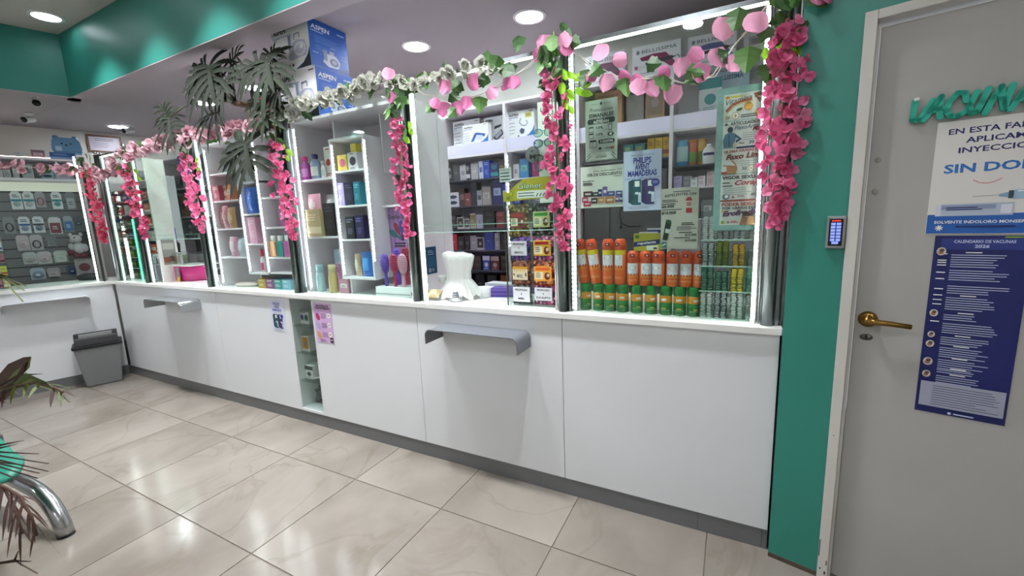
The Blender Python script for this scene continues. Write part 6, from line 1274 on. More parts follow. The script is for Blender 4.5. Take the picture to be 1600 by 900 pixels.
# plush toy hanging at the end of the slatwall
pl = thing('plush_toy', 'white and pink plush toy hanging at the right end of the slatwall', 'plush toy', SL(.165, 1.26, 1.16), RL)
pw = M('#cfcdd0', .9, bump=.4, scale=200); ppk = M('#8a3f50', .9)
def ball(c, r, mat, name, par, sz=1.0, n=14): MB().lathe([(0, -r*sz)] + [(r*math.sin(math.pi*k/8), -r*sz*math.cos(math.pi*k/8)) for k in range(1, 8)] + [(0, r*sz)], mat, n, c=c).build(name, par)
ball((0, 0, .13), .055, pw, 'body', pl, 1.2); ball((-.01, -.02, .235), .052, pw, 'head', pl, .9); ball((-.045, -.055, .215), .026, M('#b8b0b4', .9), 'muzzle', pl)
for c, nm in (((.035, -.02, .285), 'ear'), ((-.05, 0, .28), 'ear')): ball(c, .018, pw, nm, pl, 1.4, 10)
for c in ((-.07, -.03, .085), (.03, -.05, .045), (-.03, -.055, .05)): ball(c, .032, ppk, 'paw', pl, .9, 12)
ball((.05, -.02, .13), .03, pw, 'arm', pl, 1.6, 10); ball((-.06, -.02, .15), .026, pw, 'arm', pl, 1.5, 10)
MB().lathe([(.008, 0), (.008, .004), (0, .005)], BLACK, 8, T=Matrix.Translation((-.02, -.07, .25)) @ Matrix.Rotation(R(90), 4, 'X')).build('eye', pl)
carton('dark_board', 'dark board hanging behind the plush toy', 'board', *SL(.09, 1.32, 1.18), .11, .02, .30, '#26282a', None, '#000000', RL)
carton('leaflet_bag', 'grey bag with red print below the plush toy', 'bag', *SL(.15, 1.25, .97), .15, .05, .19, '#a9a4a8', 'disc', '#7a2f3a', RL)
bk = MB().lathe([(.0, .0), (.10, .005), (.12, .03), (.10, .055), (.05, .07), (0, .072)], M('#1a1b1f', .55, bump=.3, scale=30), 18, sy=.55).build('black_pouch', None, LP(.13, .42, .9685), R(60)); tag(bk, 'black pouch lying on the left worktop', 'pouch')
gl = thing('glass_pane', 'clear glass screen over the left counter', 'glass', LP(.52, .06, .9685), RL)
MB().box(-.75, .47, -.003, .003, .004, 1.12, GLASS).build('pane', gl)
lt = thing('display_post', 'slim lit metal post at the end of the left counter glass', 'post', LP(.055, .05, .9685), RL)
for dx, w, m in ((-.045, .006, LEDM), (-.02, .008, CHROME), (.0, .010, ALU_D), (.018, .008, CHROME)): MB().box(dx - w, dx + w, -.01, .012, 0, 1.20, m).build('rod' if m is not LEDM else 'led_tape', lt)
# stepped shelf of small goods at the left edge of the frame
st_ = thing('step_display', 'small stepped acrylic display at the left end of the left worktop', 'display stand', LP(.80, .32, .9685), RL)
for k in range(5): MB().box(-.08, .12, .0 + k*.012, .10, k*.115, k*.115 + .006, AC).build('step', st_)
MB().box(.118, .122, 0, .10, 0, .66, AC).build('side', st_)
cl = (('#c8cc5a', '#b84a2c'), ('#d8d0c8', '#4a3a34'), ('#b8788a', '#6a2f3c'), ('#c89a6a', '#e8e0d8'), ('#e4e4ea', '#3a4fa0'))
for k in range(5):
    for j, s in enumerate((.845, .795, .745, .70)):
        c = cl[(k*2 + j) % 5]; carton('small_carton', 'small carton, %s from the left on step %s of the acrylic display' % (ORD[j], ORD[k]), 'box', *LP(s, .37 + k*.004, .9685 + k*.115 + .0065), .04, .04, .085, c[0], 'band', c[1], RL)
carton('striped_card', 'yellow green and red striped card at the left edge above the steps', 'card', *LP(.77, .40, 1.545), .14, .02, .17, '#b8b84a', 'oval2', '#b84a34', RL)
# framed certificate on the left wall and the box beside it
fr_ = thing('framed_certificate', 'brown framed certificate on the far left wall', 'picture', LP(-.27, 1.898, 2.475), RL)
b = MB(); Wf, Hf, tf = .33, .215, .022
b.box(-Wf/2, Wf/2, -.02, 0, 0, tf, M('#6a4630', .4)); b.box(-Wf/2, Wf/2, -.02, 0, Hf-tf, Hf, M('#6a4630', .4)); b.box(-Wf/2, -Wf/2+tf, -.02, 0, tf, Hf-tf, M('#6a4630', .4)); b.box(Wf/2-tf, Wf/2, -.02, 0, tf, Hf-tf, M('#6a4630', .4)); b.build('frame', fr_)
MB().box(-Wf/2+tf, Wf/2-tf, -.008, -.001, tf, Hf-tf, M('#d4d0e0', .3)).build('paper', fr_); p = Pr(-.0082); p.lines(-.09, .165, .18, 2, .02, .006, INK, 2); p.lines(-.11, .12, .2, 5, .014, .004, M('#8a88a0', .5), 4); p.build('print', fr_)
# ------------------------------------------------------------------ artificial flowers and leaves
HOT = [M('#de6f9c', .6, sub=.35), M('#e88db2', .6, sub=.35), M('#d05688', .6, sub=.35)]
RED = [M('#cf5470', .6, sub=.3), M('#da6a84', .6, sub=.3), M('#bd4260', .6, sub=.3)]
ROSE = [M('#e4bcc6', .65, sub=.15), M('#d9acb8', .65, sub=.15), M('#ebccd4', .65, sub=.25)]
WHT = [M('#e2e2da', .65, sub=.3), M('#d4d6cc', .65, sub=.3)]
PNK = [M('#e08cb4', .6, var=.08, scale=30, sub=.3), M('#d67aa8', .6, var=.08, scale=30, sub=.3), M('#ea a4c4'.replace(' ', ''), .6, var=.08, scale=30, sub=.3)]
LGR = [M('#3f6a2c', .5, var=.2, scale=40), M('#2f5524', .5, var=.2, scale=40), M('#55803a', .5, var=.2, scale=40)]
LIME = M('#8fc034', .45, sub=.3)
STEM = M('#6a8a44', .6); TWINE = M('#d8d2c8', .7)
def petal(b, mat, T, L, Wd, cup):
    rows = [(0, .12), (.35, .9), (.7, 1.0), (1.0, .45)]; vs = []
    for u, w in rows:
        zz = cup*L*(u*u); vs += [T @ Vector((-Wd/2*w, u*L, zz + .12*L*w)), T @ Vector((0, u*L, zz)), T @ Vector((Wd/2*w, u*L, zz + .12*L*w))]
    fs = []
    for i in range(3):
        a = i*3; fs += [(a, a+1, a+4, a+3), (a+1, a+2, a+5, a+4)]
    b.add(vs, fs, mat, True)
def bloom_mesh(seed, mats, n, L, Wd, cup, tilt, layers=1):
    rr = random.Random(seed); b = MB(); m = rr.choice(mats)
    for l in range(layers):
        for k in range(n):
            T = Matrix.Rotation(2*math.pi*k/n + l*.6 + rr.uniform(-.25, .25), 4, 'Z') @ Matrix.Rotation(R(tilt + 28*l) + rr.uniform(-.3, .3), 4, 'X')
            petal(b, m if l == 0 else rr.choice(mats), T, L*(1 - .25*l)*rr.uniform(.85, 1.1), Wd*(1 - .2*l), cup)
    return b.mesh('flower')
FL_HOT = [bloom_mesh(i, HOT, 4, .026, .024, .25, 25) for i in range(5)]
FL_RED = [bloom_mesh(20+i, RED, 4, .026, .024, .25, 25) for i in range(4)]
FL_ROSE = [bloom_mesh(40+i, ROSE, 6, .040, .038, .45, 15, 2) for i in range(4)]
FL_WHT = [bloom_mesh(60+i, WHT, 6, .026, .026, .4, 18, 2) for i in range(4)]
def leaf_mesh(seed, mat, L, Wd, lobes=True, fold=.25, curl=.3):
    rr = random.Random(seed); b = MB()
    out = [(0, 0), (.22, .06), (.50, .16), (.42, .36), (.46, .52), (.28, .62), (.18, .82), (0, 1.0)] if lobes else [(0, 0), (.30, .08), (.48, .30), (.46, .55), (.30, .78), (.12, .93), (0, 1.0)]
    n = len(out); vs = []
    def P(u, v): return (u*Wd, v*L, fold*abs(u)*Wd*1.2 - curl*L*v*v + rr.uniform(-.01, .01)*L)
    for u, v in out: vs.append(P(u, v))
    for u, v in out[1:-1]: vs.append(P(-u, v))
    for u, v in out[1:-1]: vs.append(P(0, v))
    r0 = n; c0 = n + n - 2; fs = []
    for i in range(n - 1):
        a, q = i, i + 1
        ca = None if i == 0 else c0 + i - 1; cq = None if i == n - 2 else c0 + i
        la = 0 if i == 0 else r0 + i - 1; lq = n - 1 if i == n - 2 else r0 + i
        if ca is None: fs += [(0, q, cq), (0, cq, lq)]
        elif cq is None: fs += [(ca, a, q), (ca, q, la)]
        else: fs += [(ca, a, q, cq), (ca, cq, lq, la)]
    return b.add(vs, fs, mat, False).mesh('leaf')
IVY = [leaf_mesh(i, LGR[i % 3], .085, .085) for i in range(4)]
def ruffle_mesh(seed, mat, L, Wd):
    rr = random.Random(seed); b = MB(); nu, nv = 7, 7; vs = []
    for j in range(nv):
        v = j/(nv-1); half = .5*math.sin(math.pi*min(1, .16 + v*.80))**.75 if v < .98 else .04
        for i in range(nu):
            u = 2*i/(nu-1) - 1; e = 1 + (rr.uniform(-.10, .08) if abs(u) > .9 else 0)
            vs.append((u*half*Wd*e, v*L + (rr.uniform(-.03, .03)*L if abs(u) > .9 else 0), .22*abs(u)**1.5*Wd*half*1.6 - .22*L*v*v + .045*Wd*math.sin(u*7 + v*3 + seed)*(abs(u) + .2)))
    fs = [(j*nu+i, j*nu+i+1, (j+1)*nu+i+1, (j+1)*nu+i) for j in range(nv-1) for i in range(nu-1)]
    return b.add(vs, fs, mat, True).mesh('petal')
HEART = [ruffle_mesh(10+i, PNK[i % 3], .078, .082) for i in range(6)]
SML = [leaf_mesh(20+i, LGR[i % 3], .055, .030, False) for i in range(3)]
LML = [leaf_mesh(30, LIME, .050, .030, False), leaf_mesh(31, LIME, .045, .028, False)]
rg = random.Random(21)
def rot_rand(face=True):
    """roughly facing the shop, any roll"""
    e = Euler((R(90) + rg.uniform(-.7, .7), rg.uniform(-.6, .6), rg.uniform(-.9, .9) + .25))
    return (e.to_quaternion() @ Quaternion((0, 0, 1), rg.uniform(0, 6.28)))
def hangq(roll=0.0, tip=0.0):
    """a leaf hanging tip down, its face to the shop"""
    return Euler((0, 0, .25 + rg.uniform(-.5, .5))).to_quaternion() @ Quaternion((0, 1, 0), roll) @ Euler((R(-90) + tip, 0, 0)).to_quaternion() @ Quaternion((0, 0, 1), math.pi*0)

def strand(label, x, ztop, zbot, w, n, fl, dx=0.0, y=-.005, nleaf=10, lime=3, sc=1.0):
    t = thing('flower_strand', label, 'hanging flowers', (x, y, ztop), 0)
    H = ztop - zbot; MB().tube([(0, 0, .06), (dx*.3, -.02, -H*.3), (dx*.7, -.01, -H*.7), (dx, -.015, -H*.97)], .0025, STEM, 5).build('vine', t)
    MB().tube([(-.01, .01, .05), (-w*.3, -.01, -H*.25), (-w*.25 + dx*.6, -.01, -H*.6)], .002, STEM, 5).build('vine', t)
    n = int(n*1.5); sc *= .86
    for k in range(n):
        u = (k + rg.random())/n; wid = w*(.55 + .55*math.sin(math.pi*min(1, u*1.1))) * (1 if u < .8 else 1 - (u - .8)*3.2)
        px = dx*u + rg.uniform(-.5, .5)*wid; inst('flower', rg.choice(fl), t, (px, rg.uniform(-.045, .0), -.09 - (H - .09)*u), rot_rand(), rg.uniform(.8, 1.25)*sc)
    for k in range(nleaf):
        inst('leaf', rg.choice(SML), t, (rg.uniform(-.5, .5)*w, rg.uniform(-.05, .0), rg.uniform(-.14, .08)), hangq(rg.uniform(-1.1, 1.1), rg.uniform(-.2, .6)), rg.uniform(.9, 1.5))
    for k in range(lime):
        inst('leaf', rg.choice(LML), t, (w*.45 + rg.uniform(-.02, .03), -.01, -.12 - k*.035), hangq(rg.uniform(-.9, .4), .2), rg.uniform(.9, 1.3))
    return t
strand('rose red flower strand on the corner post of the two counters', -1.435, 2.12, 1.36, .20, 60, FL_RED, .05, -.01, 8, 2, 1.25)
strand('rose pink flower strand on the post left of the white pillar board', -.70, 2.10, 1.38, .21, 64, FL_RED + FL_HOT, .13, -.01, 14, 3, 1.2)
strand('hot pink flower strand on the post right of the pink storage box', .275, 2.10, 1.42, .21, 62, FL_HOT, .07, -.01, 12, 3, 1.1)
strand('hot pink flower strand on the post between the two white showcases', 1.335, 2.08, 1.35, .17, 66, FL_HOT, .08, -.01, 14, 3, 1.1)
strand('thin hot pink flower strand on the post right of the hair brushes', 2.375, 2.08, 1.34, .10, 52, FL_HOT, .035, -.01, 14, 3)
strand('hot pink flower strand on the post left of the spray cans', 3.285, 2.16, 1.27, .12, 66, FL_HOT, .03, -.015, 20, 5)
strand('dense pink flower strand on the right end post beside the green wall', 4.150, 2.14, 1.36, .13, 92, FL_HOT, -.005, -.02, 18, 2, 1.1)
def spray_of(t, c, n, mesh, r, sc=(.8, 1.2), name='flower'):
    for k in range(n):
        inst(name, rg.choice(mesh), t, (c[0] + rg.uniform(-r, r), c[1] + rg.uniform(-.04, .02), c[2] + rg.uniform(-r, r)*.75), rot_rand(), rg.uniform(*sc))
def garland(label, pts, fl, per, r, nleaf, ls=IVY, sc=(.8, 1.2), twine=TWINE, y=-.01):
    P = [Vector((p[0], p[1] if len(p) > 2 else y, p[-1])) for p in pts]; o = P[0]
    t = thing('flower_garland', label, 'flower garland', o, 0)
    MB().tube([p - o for p in P], .003, twine, 5).build('twine', t)
    for a, c in zip(P, P[1:]):
        L = (c - a).length; n = max(1, int(L*per))
        for k in range(n): 
            q = a.lerp(c, (k + rg.random())/n) - o; spray_of(t, q, 1, fl, r, sc)
        for k in range(max(1, int(L*nleaf))):
            q = a.lerp(c, rg.random()) - o; inst('leaf', rg.choice(ls), t, (q.x + rg.uniform(-r, r), q.y - .01, q.z + rg.uniform(-r, r)*.6 + .03), hangq(rg.uniform(-1.3, 1.3), rg.uniform(-.3, .7)), rg.uniform(.7, 1.1))
    return t
q = lambda s, z: tuple(LP(s, .02, z))
garland('dusty pink blossom garland over the left counter glass', [q(.95, 2.06), q(.75, 2.07), q(.55, 2.06), q(.35, 2.05), q(.18, 2.06), q(.03, 2.03)], FL_ROSE, 38, .055, 7, IVY, (.95, 1.35))
garland('dusty pink blossom swag between the corner post and the next post', [(-1.38, -.02, 2.06), (-1.25, -.02, 1.97), (-1.05, -.02, 1.955), (-.88, -.02, 2.02), (-.76, -.02, 2.10)], FL_ROSE, 38, .045, 6, IVY, (.95, 1.35))
garland('dusty pink blossom garland over the pink box bay', [(-.62, -.02, 2.07), (-.45, -.02, 2.13), (-.28, -.02, 2.10), (-.12, -.02, 2.15), (.08, -.02, 2.12), (.24, -.02, 2.14)], FL_ROSE, 38, .05, 7, IVY, (.95, 1.35))
garland('dusty pink blossom garland under the potted plant', [(.24, -.02, 2.12), (.42, -.02, 2.13), (.60, -.02, 2.11), (.80, -.02, 2.10), (1.0, -.02, 2.12), (1.2, -.02, 2.08)], FL_ROSE, 38, .05, 8, IVY, (.95, 1.35))
garland('white blossom garland in front of the nebuliser boxes', [(1.32, .02, 2.15), (1.50, .03, 2.155), (1.70, .03, 2.185), (1.86, .03, 2.175), (2.02, .03, 2.20), (2.20, .02, 2.20), (2.36, .0, 2.17)], FL_WHT, 62, .050, 13, IVY, (1.15, 1.75))
garland('white blossom garland along the light bar of the service bay', [(2.36, -.01, 2.16), (2.52, -.01, 2.15), (2.66, -.01, 2.135), (2.80, -.01, 2.14), (2.92, -.01, 2.15), (3.05, -.01, 2.11)], FL_WHT, 34, .045, 8, IVY, (1.15, 1.7))
gp_ = [(2.42, 2.17), (2.56, 2.08), (2.70, 2.035), (2.86, 2.02), (3.02, 2.045), (3.16, 2.105), (3.27, 2.18)]
def petal_string(label, pts, pink, green):
    o = Vector((pts[0][0], -.015, pts[0][1])); t = thing('petal_garland', label, 'petal garland', o, 0)
    P = [Vector((x, -.015, z)) - o for x, z in pts]
    MB().tube(P, .0022, TWINE, 5).build('twine', t); MB().tube([p + Vector((.01, -.006, .012 - .02*(i % 2))) for i, p in enumerate(P)], .0018, TWINE, 5).build('twine', t)
    for L, ms, nm in ((pink, HEART, 'petal'), (green, IVY, 'leaf')):
        for x, z, roll, s in L:
            inst(nm, rg.choice(ms), t, (x - o.x, -.022 + rg.uniform(-.015, .01), z - o.z + .04*s), hangq(roll, rg.uniform(-.15, .35)), s*.86)
            near = min(P, key=lambda p: (p - Vector((x - o.x, 0, z - o.z))).length)
    return t
petal_string('string of large pink petals and green leaves across the service bay', gp_,
    [(2.725, 2.075, .2, 1.05), (2.865, 2.065, -.4, 1.15), (2.655, 2.005, .5, .9), (2.692, 1.975, .1, 1.1), (2.775, 1.965, -.3, 1.05), (2.835, 1.985, .1, .95), (2.955, 2.00, -.8, .95), (3.055, 2.035, .6, .95), (3.095, 2.03, 0, .95), (3.205, 2.115, -.8, 1.1), (2.36, 2.20, .3, 1.0), (2.375, 2.08, .2, .9), (3.255, 2.16, .1, 1.1), (3.33, 2.15, -.5, 1.0), (3.235, 2.06, .2, .7)],
    [(2.63, 1.985, .6, .9), (2.735, 2.01, -.9, 1.0), (2.775, 1.94, .7, .9), (2.905, 2.05, -1.2, 1.0), (2.915, 1.965, .1, 1.05), (2.82, 2.045, .9, 1.0), (3.07, 2.09, .2, 1.15), (3.285, 2.155, .0, 1.15), (2.42, 2.09, .3, .95), (2.43, 2.045, -.1, .9), (3.125, 2.19, .1, 1.0), (2.56, 2.115, -1.0, .9)])
petal_string('string of large pink petals and green leaves across the spray can bay', [(3.31, 2.165), (3.37, 2.12), (3.48, 2.02), (3.60, 1.965), (3.72, 1.955), (3.80, 1.925), (3.86, 1.905), (3.92, 1.93), (3.98, 2.01), (4.05, 2.09), (4.12, 2.17)],
    [(3.497, 2.08, .1, 1.05), (3.525, 1.955, .2, 1.05), (3.475, 1.985, .8, .7), (3.607, 2.005, 1.4, .9), (3.575, 1.96, -1.2, .8), (3.66, 1.915, .2, 1.05), (3.70, 1.905, -.3, 1.0), (3.63, 1.945, -.7, .7), (3.79, 1.87, .2, 1.1), (3.808, 1.965, .1, 1.0), (3.835, 1.99, -1.0, .9), (3.89, 1.93, .3, 1.05), (3.937, 1.97, -.2, 1.1), (3.96, 2.07, .1, 1.15), (3.985, 1.945, -.3, 1.0), (4.055, 2.055, 0, 1.2), (4.07, 2.16, .2, .95), (4.12, 2.18, -.2, 1.0), (3.77, 1.94, 1.1, .8), (3.34, 2.12, -.5, .9)],
    [(3.445, 1.99, .3, 1.05), (3.50, 2.0, .9, .9), (3.60, 1.93, 0, 1.1), (3.68, 1.975, -1.3, .9), (3.75, 1.91, .1, 1.05), (3.83, 1.92, -1.2, .9), (3.88, 1.91, 1.0, .95), (4.0, 2.09, .2, 1.15), (3.965, 1.965, .6, .9), (4.035, 1.945, .1, 1.3), (4.108, 1.89, .1, 1.1), (4.09, 2.02, .4, .8), (4.11, 2.12, -.4, .9), (3.36, 2.13, -1.0, .9)])
e1 = thing('ivy_end', 'stray pink petal and leaf hanging over the green wall at the top', 'ivy', (4.235, -.06, 2.115))
for k, (dx, dz, s) in enumerate(((.0, .02, .9), (.02, .01, .8))): inst('petal', HEART[k], e1, (dx, -.01, dz), hangq(.2), s)
inst('leaf', IVY[0], e1, (-.015, 0, .015), hangq(-.3), .9); MB().tube([(-.08, .05, .05), (-.04, .02, .04), (0, 0, .03)], .002, STEM, 5).build('vine', e1)
for (x, y, z, lb) in ((3.345, .0, 1.985, 'lime green leaf sprig sticking out of the flower strand left of the spray cans'), (4.085, -.01, 2.0, 'lime green leaf sprig at the top of the dense strand beside the green wall')):
    t = thing('leaf_sprig', lb, 'leaf sprig', (x, y, z))
    MB().tube([(-.03, 0, .0), (.02, -.01, .01), (.07, -.01, .0)], .0018, STEM, 5).build('stem', t)
    for k, (dx, dz, ro) in enumerate(((.0, .03, 2.6), (.03, .02, -2.2), (.055, .0, -1.4), (.035, -.01, -.9), (.0, -.01, -.4), (.06, -.03, -1.2))): inst('leaf', LML[k % 2], t, (dx, -.012, dz), hangq(ro, .2), 1.15)

# ------------------------------------------------------------------ potted plant on the gift bag showcase
PG = M('#1b2912', .8, var=.25, scale=12); PG2 = M('#15200f', .8, var=.25, scale=12); PST = M('#4a4a34', .6)
pt = thing('potted_plant', 'large cut-leaved potted plant on top of the gift bag showcase', 'plant', (1.12, .18, 2.1005))
MB().lathe([(.085, 0), (.10, .02), (.125, .17), (.135, .175), (.135, .20), (.118, .20), (.112, .165), (0, .16)], M('#6a2428', .45), 24).build('pot', pt)
MB().tube([(0, 0, .15), (-.06, -.06, .20), (-.18, -.10, .19), (-.30, -.12, .215)], [.025, .028, .024, .018], M('#5a4430', .85, bump=.6, scale=40), 8).build('trunk', pt)
def cut_leaf(base, tip, wid, nf=6, droop=.35, face=(0, -1, .25), seed=0):
    """a deeply cut leaf: a midrib with long curved fingers on either side"""
    rr = random.Random(seed); B = Vector(base); T = Vector(tip); ax = (T - B); L = ax.length; ax.normalize()
    nn = Vector(face).normalized(); sd = ax.cross(nn).normalized(); nn = sd.cross(ax).normalized(); b = MB(); m = PG if seed % 2 else PG2
    def blade(p0, d, ln, w, curv, nrm):
        vs = []; fs = []; s2 = d.cross(nrm).normalized()
        for k in range(6):
            u = k/5; ww = w*(.45 + .9*u*(1.3 - u)) * (1 if u < .8 else (1 - u)/.2*.9 + .02)
            c = p0 + d*ln*u + Vector((0, 0, -1))*curv*ln*u*u + nrm*.04*ln*math.sin(u*3)
            vs += [c - s2*ww/2 + nrm*.15*ww, c, c + s2*ww/2 + nrm*.15*ww]
        for k in range(5): a = k*3; fs += [(a, a+1, a+4, a+3), (a+1, a+2, a+5, a+4)]
        b.add(vs, fs, m, True)
    blade(B, ax, L*1.05, wid*.22, droop*.4, nn)
    for i in range(nf):
        u = .02 + .62*(i/nf)**1.2
        for sg in (-1, 1):
            ang = R(118 - 92*(i/(nf - .5)) + rr.uniform(-8, 8)); d = (ax*math.cos(ang) + sd*sg*math.sin(ang)).normalized()
            ln = wid*(.70 + .42*math.sin(math.pi*(i/nf*.8 + .15)))*rr.uniform(.85, 1.15); blade(B + ax*L*u + Vector((0, 0, -1))*droop*.4*L*u*u, d, ln, wid*rr.uniform(.17, .25), droop*rr.uniform(.6, 1.4), nn)
    return b
LEAVES = [((.76, -.04, 2.545), (.88, -.10, 2.30), .20, .5), ((.72, -.04, 2.555), (.50, -.06, 2.44), .17, .6), ((.80, -.02, 2.47), (1.06, -.08, 2.33), .19, .45), ((.90, .02, 2.545), (1.10, .0, 2.60), .13, .4), ((.66, .0, 2.56), (.62, -.06, 2.38), .16, .5),
          ((1.345, -.02, 2.475), (1.47, -.08, 2.28), .19, .5), ((1.32, -.02, 2.465), (1.12, -.08, 2.44), .15, .7), ((1.35, .0, 2.48), (1.42, .02, 2.56), .10, .5), ((1.08, -.06, 2.00), (1.22, -.12, 1.75), .23, .25), ((1.06, -.06, 1.98), (.88, -.12, 1.84), .16, .4),
          ((.16, -.05, 2.29), (.28, -.10, 2.07), .15, .5), ((.14, -.04, 2.30), (.08, -.06, 2.42), .10, .6), ((.83, -.06, 2.23), (.56, -.10, 2.19), .14, .7), ((1.35, -.02, 2.27), (1.20, -.08, 2.16), .14, .5), ((1.42, -.02, 2.30), (1.54, -.06, 2.25), .11, .6), ((1.30, -.05, 2.19), (1.40, -.10, 2.06), .15, .4), ((.53, -.02, 2.50), (.42, -.05, 2.40), .10, .6)]
ob = Vector((1.12, .18, 2.1005))
for i, (B, T, w, dr_) in enumerate(LEAVES):
    b = cut_leaf(Vector(B) - ob, Vector(T) - ob, w * 1.1, 5, dr_ * .6, (.25, -1, .3 if i != 8 else .05), i); lf = b.build('leaf', pt)
    s = Vector((-.30 + (.28 if B[0] > 1.0 else 0) - (.0), -.11, .215)) if B[0] < 1.3 else Vector((.02, -.02, .17))
    e = Vector(B) - ob; mid = (s + e)/2 + Vector((0, 0, .05 if e.z > .2 else .10)); MB().tube([s, mid, e], [.007, .006, .004], PST, 6).build('petiole', lf)

# ------------------------------------------------------------------ waiting bench and palm at the left edge
TQ = M('#17806a', .4)
be = thing('waiting_bench', 'turquoise waiting bench seat on a curved chrome leg at the left edge', 'bench', (.75, -1.33, 0))
lg = [(1.20, -1.272, 0), (1.192, -1.273, .05), (1.165, -1.275, .10), (1.115, -1.278, .145), (1.05, -1.282, .175), (.97, -1.288, .19), (.80, -1.30, .195), (.45, -1.32, .195)]
MB().tube([Vector(p) - Vector((.75, -1.33, 0)) for p in lg], .033, M('#b4b5b6', .24, metal=1.0), 18).build('leg', be)
MB().lathe([(.034, 0), (.034, .004), (0, .0041)], BLACK, 16, c=(.45, .058, .0)).build('foot_cap', be)
sh = []; nu = 9
for j in range(7):
    for i in range(nu):
        u = i/(nu-1); v = j/6; r = 1 - .25*max(0, (u - .7)/.3)**2*abs(2*v - 1)
        sh.append((.02 + .52*u, (-.20 + .40*v)*r - .205, .43 + .02*math.cos(u*5) - .035*max(0, (u-.8)/.2)**2 + .02*(2*v-1)**2))
fs = [(j*nu+i, j*nu+i+1, (j+1)*nu+i+1, (j+1)*nu+i) for j in range(6) for i in range(nu-1)]
se = MB().add(sh, fs, TQ, True).build('seat', be); so_ = se.modifiers.new('shell', 'SOLIDIFY'); so_.thickness = .012
MB().box(-.45, .02, -.03, .03, .20, .24, M('#8f9092', .3, metal=.9)).build('beam', be); MB().box(-.1, -.04, -.03, .03, .24, .43, M('#8f9092', .3, metal=.9)).build('bracket', be)
pp = thing('potted_palm', 'palm with drying brown fronds at the left edge in front of the bench', 'plant', (.75, -1.95, 0))
MB().lathe([(.11, 0), (.13, .02), (.16, .26), (.17, .27), (.17, .30), (.15, .30), (.14, .26), (0, .25)], M('#4a4038', .7), 20).build('pot', pp)
MB().tube([(0, 0, .24), (.01, .0, .5), (-.01, .01, .9)], [.03, .026, .02], M('#6a5640', .9), 8).build('trunk', pp)
GB = [M('#4f5f1c', .55, var=.3, scale=10), M('#4a2f22', .7, var=.3, scale=20), M('#5f6a24', .55, var=.3, scale=10), M('#3f261e', .7, var=.3, scale=20)]
def frond(pts, L, n, dry, seed, wdt=.012):
    rr = random.Random(seed); P = [Vector(p) - Vector((.75, -1.95, 0)) for p in pts]; b = MB(); b.tube(P, .004, GB[1], 5)
    for k in range(n):
        u = (k + .5)/n*(len(P) - 1); i = min(int(u), len(P) - 2); c = P[i].lerp(P[i+1], u - i); ax = (P[i+1] - P[i]).normalized()
        for sg in (-1, 1):
            d = (ax*.75 + Vector((rr.uniform(-.2, .2), sg*.45 + rr.uniform(-.2, .2), rr.uniform(-.45, .15) - (.5 if dry else 0)))).normalized(); ll = L*rr.uniform(.6, 1.1)*(1 - .35*abs(2*k/n - .8)); vs = []; sd = d.cross(Vector((0, 0, 1))).normalized()
            for q_ in range(5):
                v = q_/4; w = wdt*math.sin(math.pi*(.12 + .86*v)); cc = c + d*ll*v + Vector((0, 0, -1))*ll*.28*v*v*(1.6 if dry else 1); vs += [cc - sd*w/2, cc + sd*w/2 + Vector((0, 0, .003))]
            b.add(vs, [(2*q_, 2*q_+2, 2*q_+3, 2*q_+1) for q_ in range(4)], rr.choice(GB[1::2] if dry else GB), True)
    b.build('frond', pp)
O_ = Vector((.75, -1.95, 0))
def blade_leaf(pts, wd, mats, name='frond'):
    b = MB(); P = [Vector(p) - O_ for p in pts]; n = len(P); vs = []
    for i, p_ in enumerate(P):
        ax = (P[min(i+1, n-1)] - P[max(i-1, 0)]).normalized(); sd = ax.cross(Vector((.45, .85, .3))).normalized(); w = wd*math.sin(math.pi*(.15 + .83*i/(n-1))); vs += [p_ - sd*w/2, p_ + Vector((0, .004, 0)), p_ + sd*w/2]
    for i in range(n-1):
        a = 3*i; b.add([vs[a], vs[a+1], vs[a+4], vs[a+3]], [(0, 1, 2, 3)], mats[0], True); b.add([vs[a+1], vs[a+2], vs[a+5], vs[a+4]], [(0, 1, 2, 3)], mats[-1], True)
    return b.build(name, pp)
blade_leaf([(.76, -1.93, .80), (1.1, -1.60, .72), (1.40, -1.4, .83), (1.62, -1.4, .93), (1.80, -1.4, .99), (1.85, -1.4, 1.015)], .075, [GB[0], GB[1]])
blade_leaf([(.76, -1.93, .80), (1.1, -1.60, .70), (1.39, -1.4, .79), (1.60, -1.4, .87), (1.74, -1.4, .955), (1.80, -1.4, .99)], .035, [GB[1], GB[3]])
frond([(.76, -1.93, .82), (1.1, -1.60, .76), (1.40, -1.4, .815), (1.62, -1.4, .875), (1.84, -1.4, .92), (2.02, -1.4, .93), (2.09, -1.4, .925)], .13, 9, False, 3, .010)
blade_leaf([(.76, -1.93, .82), (1.2, -1.45, .79), (1.45, -1.4, .85), (1.70, -1.4, .93), (1.93, -1.4, .965)], .016, [GB[1], GB[3]])
blade_leaf([(1.60, -1.4, .87), (1.8, -1.4, .93), (1.98, -1.4, .93), (2.12, -1.4, .895)], .05, [GB[2], GB[0]])
for e_ in ((1.94, -1.4, 1.255), (1.90, -1.4, 1.215), (1.97, -1.4, 1.27), (1.86, -1.4, 1.30)):
    blade_leaf([(.75, -1.93, .90), (1.1, -1.5, 1.22), (1.45, -1.42, 1.33), (1.72, -1.4, 1.30), e_], .020, [GB[0], GB[2]])
for e_ in ((2.06, -1.5, .80), (2.24, -1.5, .765), (2.17, -1.5, .78), (2.13, -1.5, .705), (2.10, -1.5, .68), (1.98, -1.5, .77), (2.0, -1.5, .70), (2.05, -1.5, .64), (2.22, -1.5, .735)):
    blade_leaf([(.75, -1.93, .76), (1.2, -1.72, .66), (1.42, -1.58, .61), (1.66, -1.52, .60 + (e_[2] - .6)*.45), e_], .020, GB[1::2])
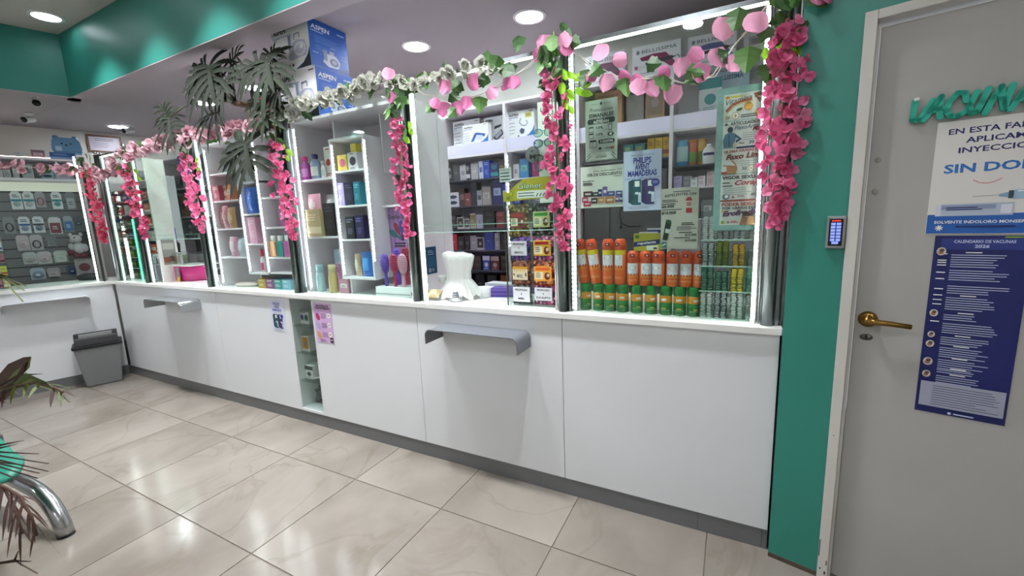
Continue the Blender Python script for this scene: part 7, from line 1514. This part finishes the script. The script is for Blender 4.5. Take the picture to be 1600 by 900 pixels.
frond([(.75, -1.93, .72), (1.2, -1.70, .58), (1.55, -1.5, .52), (1.75, -1.5, .545), (1.88, -1.5, .55), (1.95, -1.5, .50), (1.955, -1.5, .43)], .13, 12, True, 8, .010)
frond([(.75, -1.93, .72), (1.2, -1.70, .60), (1.55, -1.5, .55), (1.70, -1.5, .53), (1.77, -1.5, .46), (1.79, -1.5, .38)], .14, 8, True, 9, .010)
for e_ in ((1.80, -1.5, .27), (1.66, -1.5, .26), (1.84, -1.5, .235)):
    blade_leaf([(.78, -1.93, .50), (1.1, -1.76, .26), (1.34, -1.56, .12), (1.58, -1.5, .19), e_], .02, GB[1::2])
# ------------------------------------------------------------------ waste bin
bn = thing('waste_bin', 'grey waste bin with black swing lid in the corner by the left counter', 'bin', LP(.195, -.135, 0), R(74 - 3))
w0, d0, w1, d1, hb = .125, .085, .165, .115, .385
b = MB(); vs = [(-w0, -d0, 0), (w0, -d0, 0), (w0, d0, 0), (-w0, d0, 0), (-w1, -d1, hb), (w1, -d1, hb), (w1, d1, hb), (-w1, d1, hb)]
b.add(vs, [(0, 3, 2, 1), (4, 5, 6, 7), (0, 1, 5, 4), (1, 2, 6, 5), (2, 3, 7, 6), (3, 0, 4, 7)], M('#77797a', .5)); b.build('bin_body', bn, bevel=.012)
BL = M('#0c0c0d', .5); MB().box(-w1 - .01, w1 + .01, -d1 - .01, d1 + .01, hb - .006, hb + .022, BL).build('rim', bn, bevel=.006)
MB().prism([(-d1 + .005, hb + .02), (d1 - .005, hb + .02), (d1 - .03, hb + .09), (.02, hb + .125), (-.02, hb + .125), (-d1 + .03, hb + .09)], -w1 + .015, w1 - .015, BL, axis='x').build('lid', bn, bevel=.008)
MB().box(-w1 + .05, w1 - .05, -.078, -.030, hb + .096, hb + .122, M('#8f9294', .4, metal=.3)).build('flap_grip', bn).rotation_euler = (R(0), 0, 0)

# ------------------------------------------------------------------ security cameras on the ceilings
def seccam(label, loc, aim, z0):
    t = thing('security_camera', label, 'security camera', loc, aim)
    cw = M('#d8d8d8', .4); MB().lathe([(.035, 0), (.035, -.008), (.014, -.014), (.012, -.045), (0, -.048)][::-1], cw, 16).build('mount', t)
    T = Matrix.Translation((0, -.02, -.065)) @ Matrix.Rotation(R(105), 4, 'X')
    MB().lathe([(0, -.06), (.026, -.06), (.03, -.05), (.03, .055), (.034, .06), (.034, .068)], cw, 18, T=T).build('housing', t); MB().lathe([(.029, .0685), (0, .0705)], BLACK, 18, T=T).build('lens', t)
seccam('white dome-end security camera under the left soffit edge', (-1.76, -.20, 2.721), R(74), 0)
seccam('dark security camera on the low ceiling above the slatwall', (-2.62, -.02, 2.72), R(40), 0)
seccam('small white security camera beside the distant downlight', (-2.50, .78, 2.72), R(20), 0)
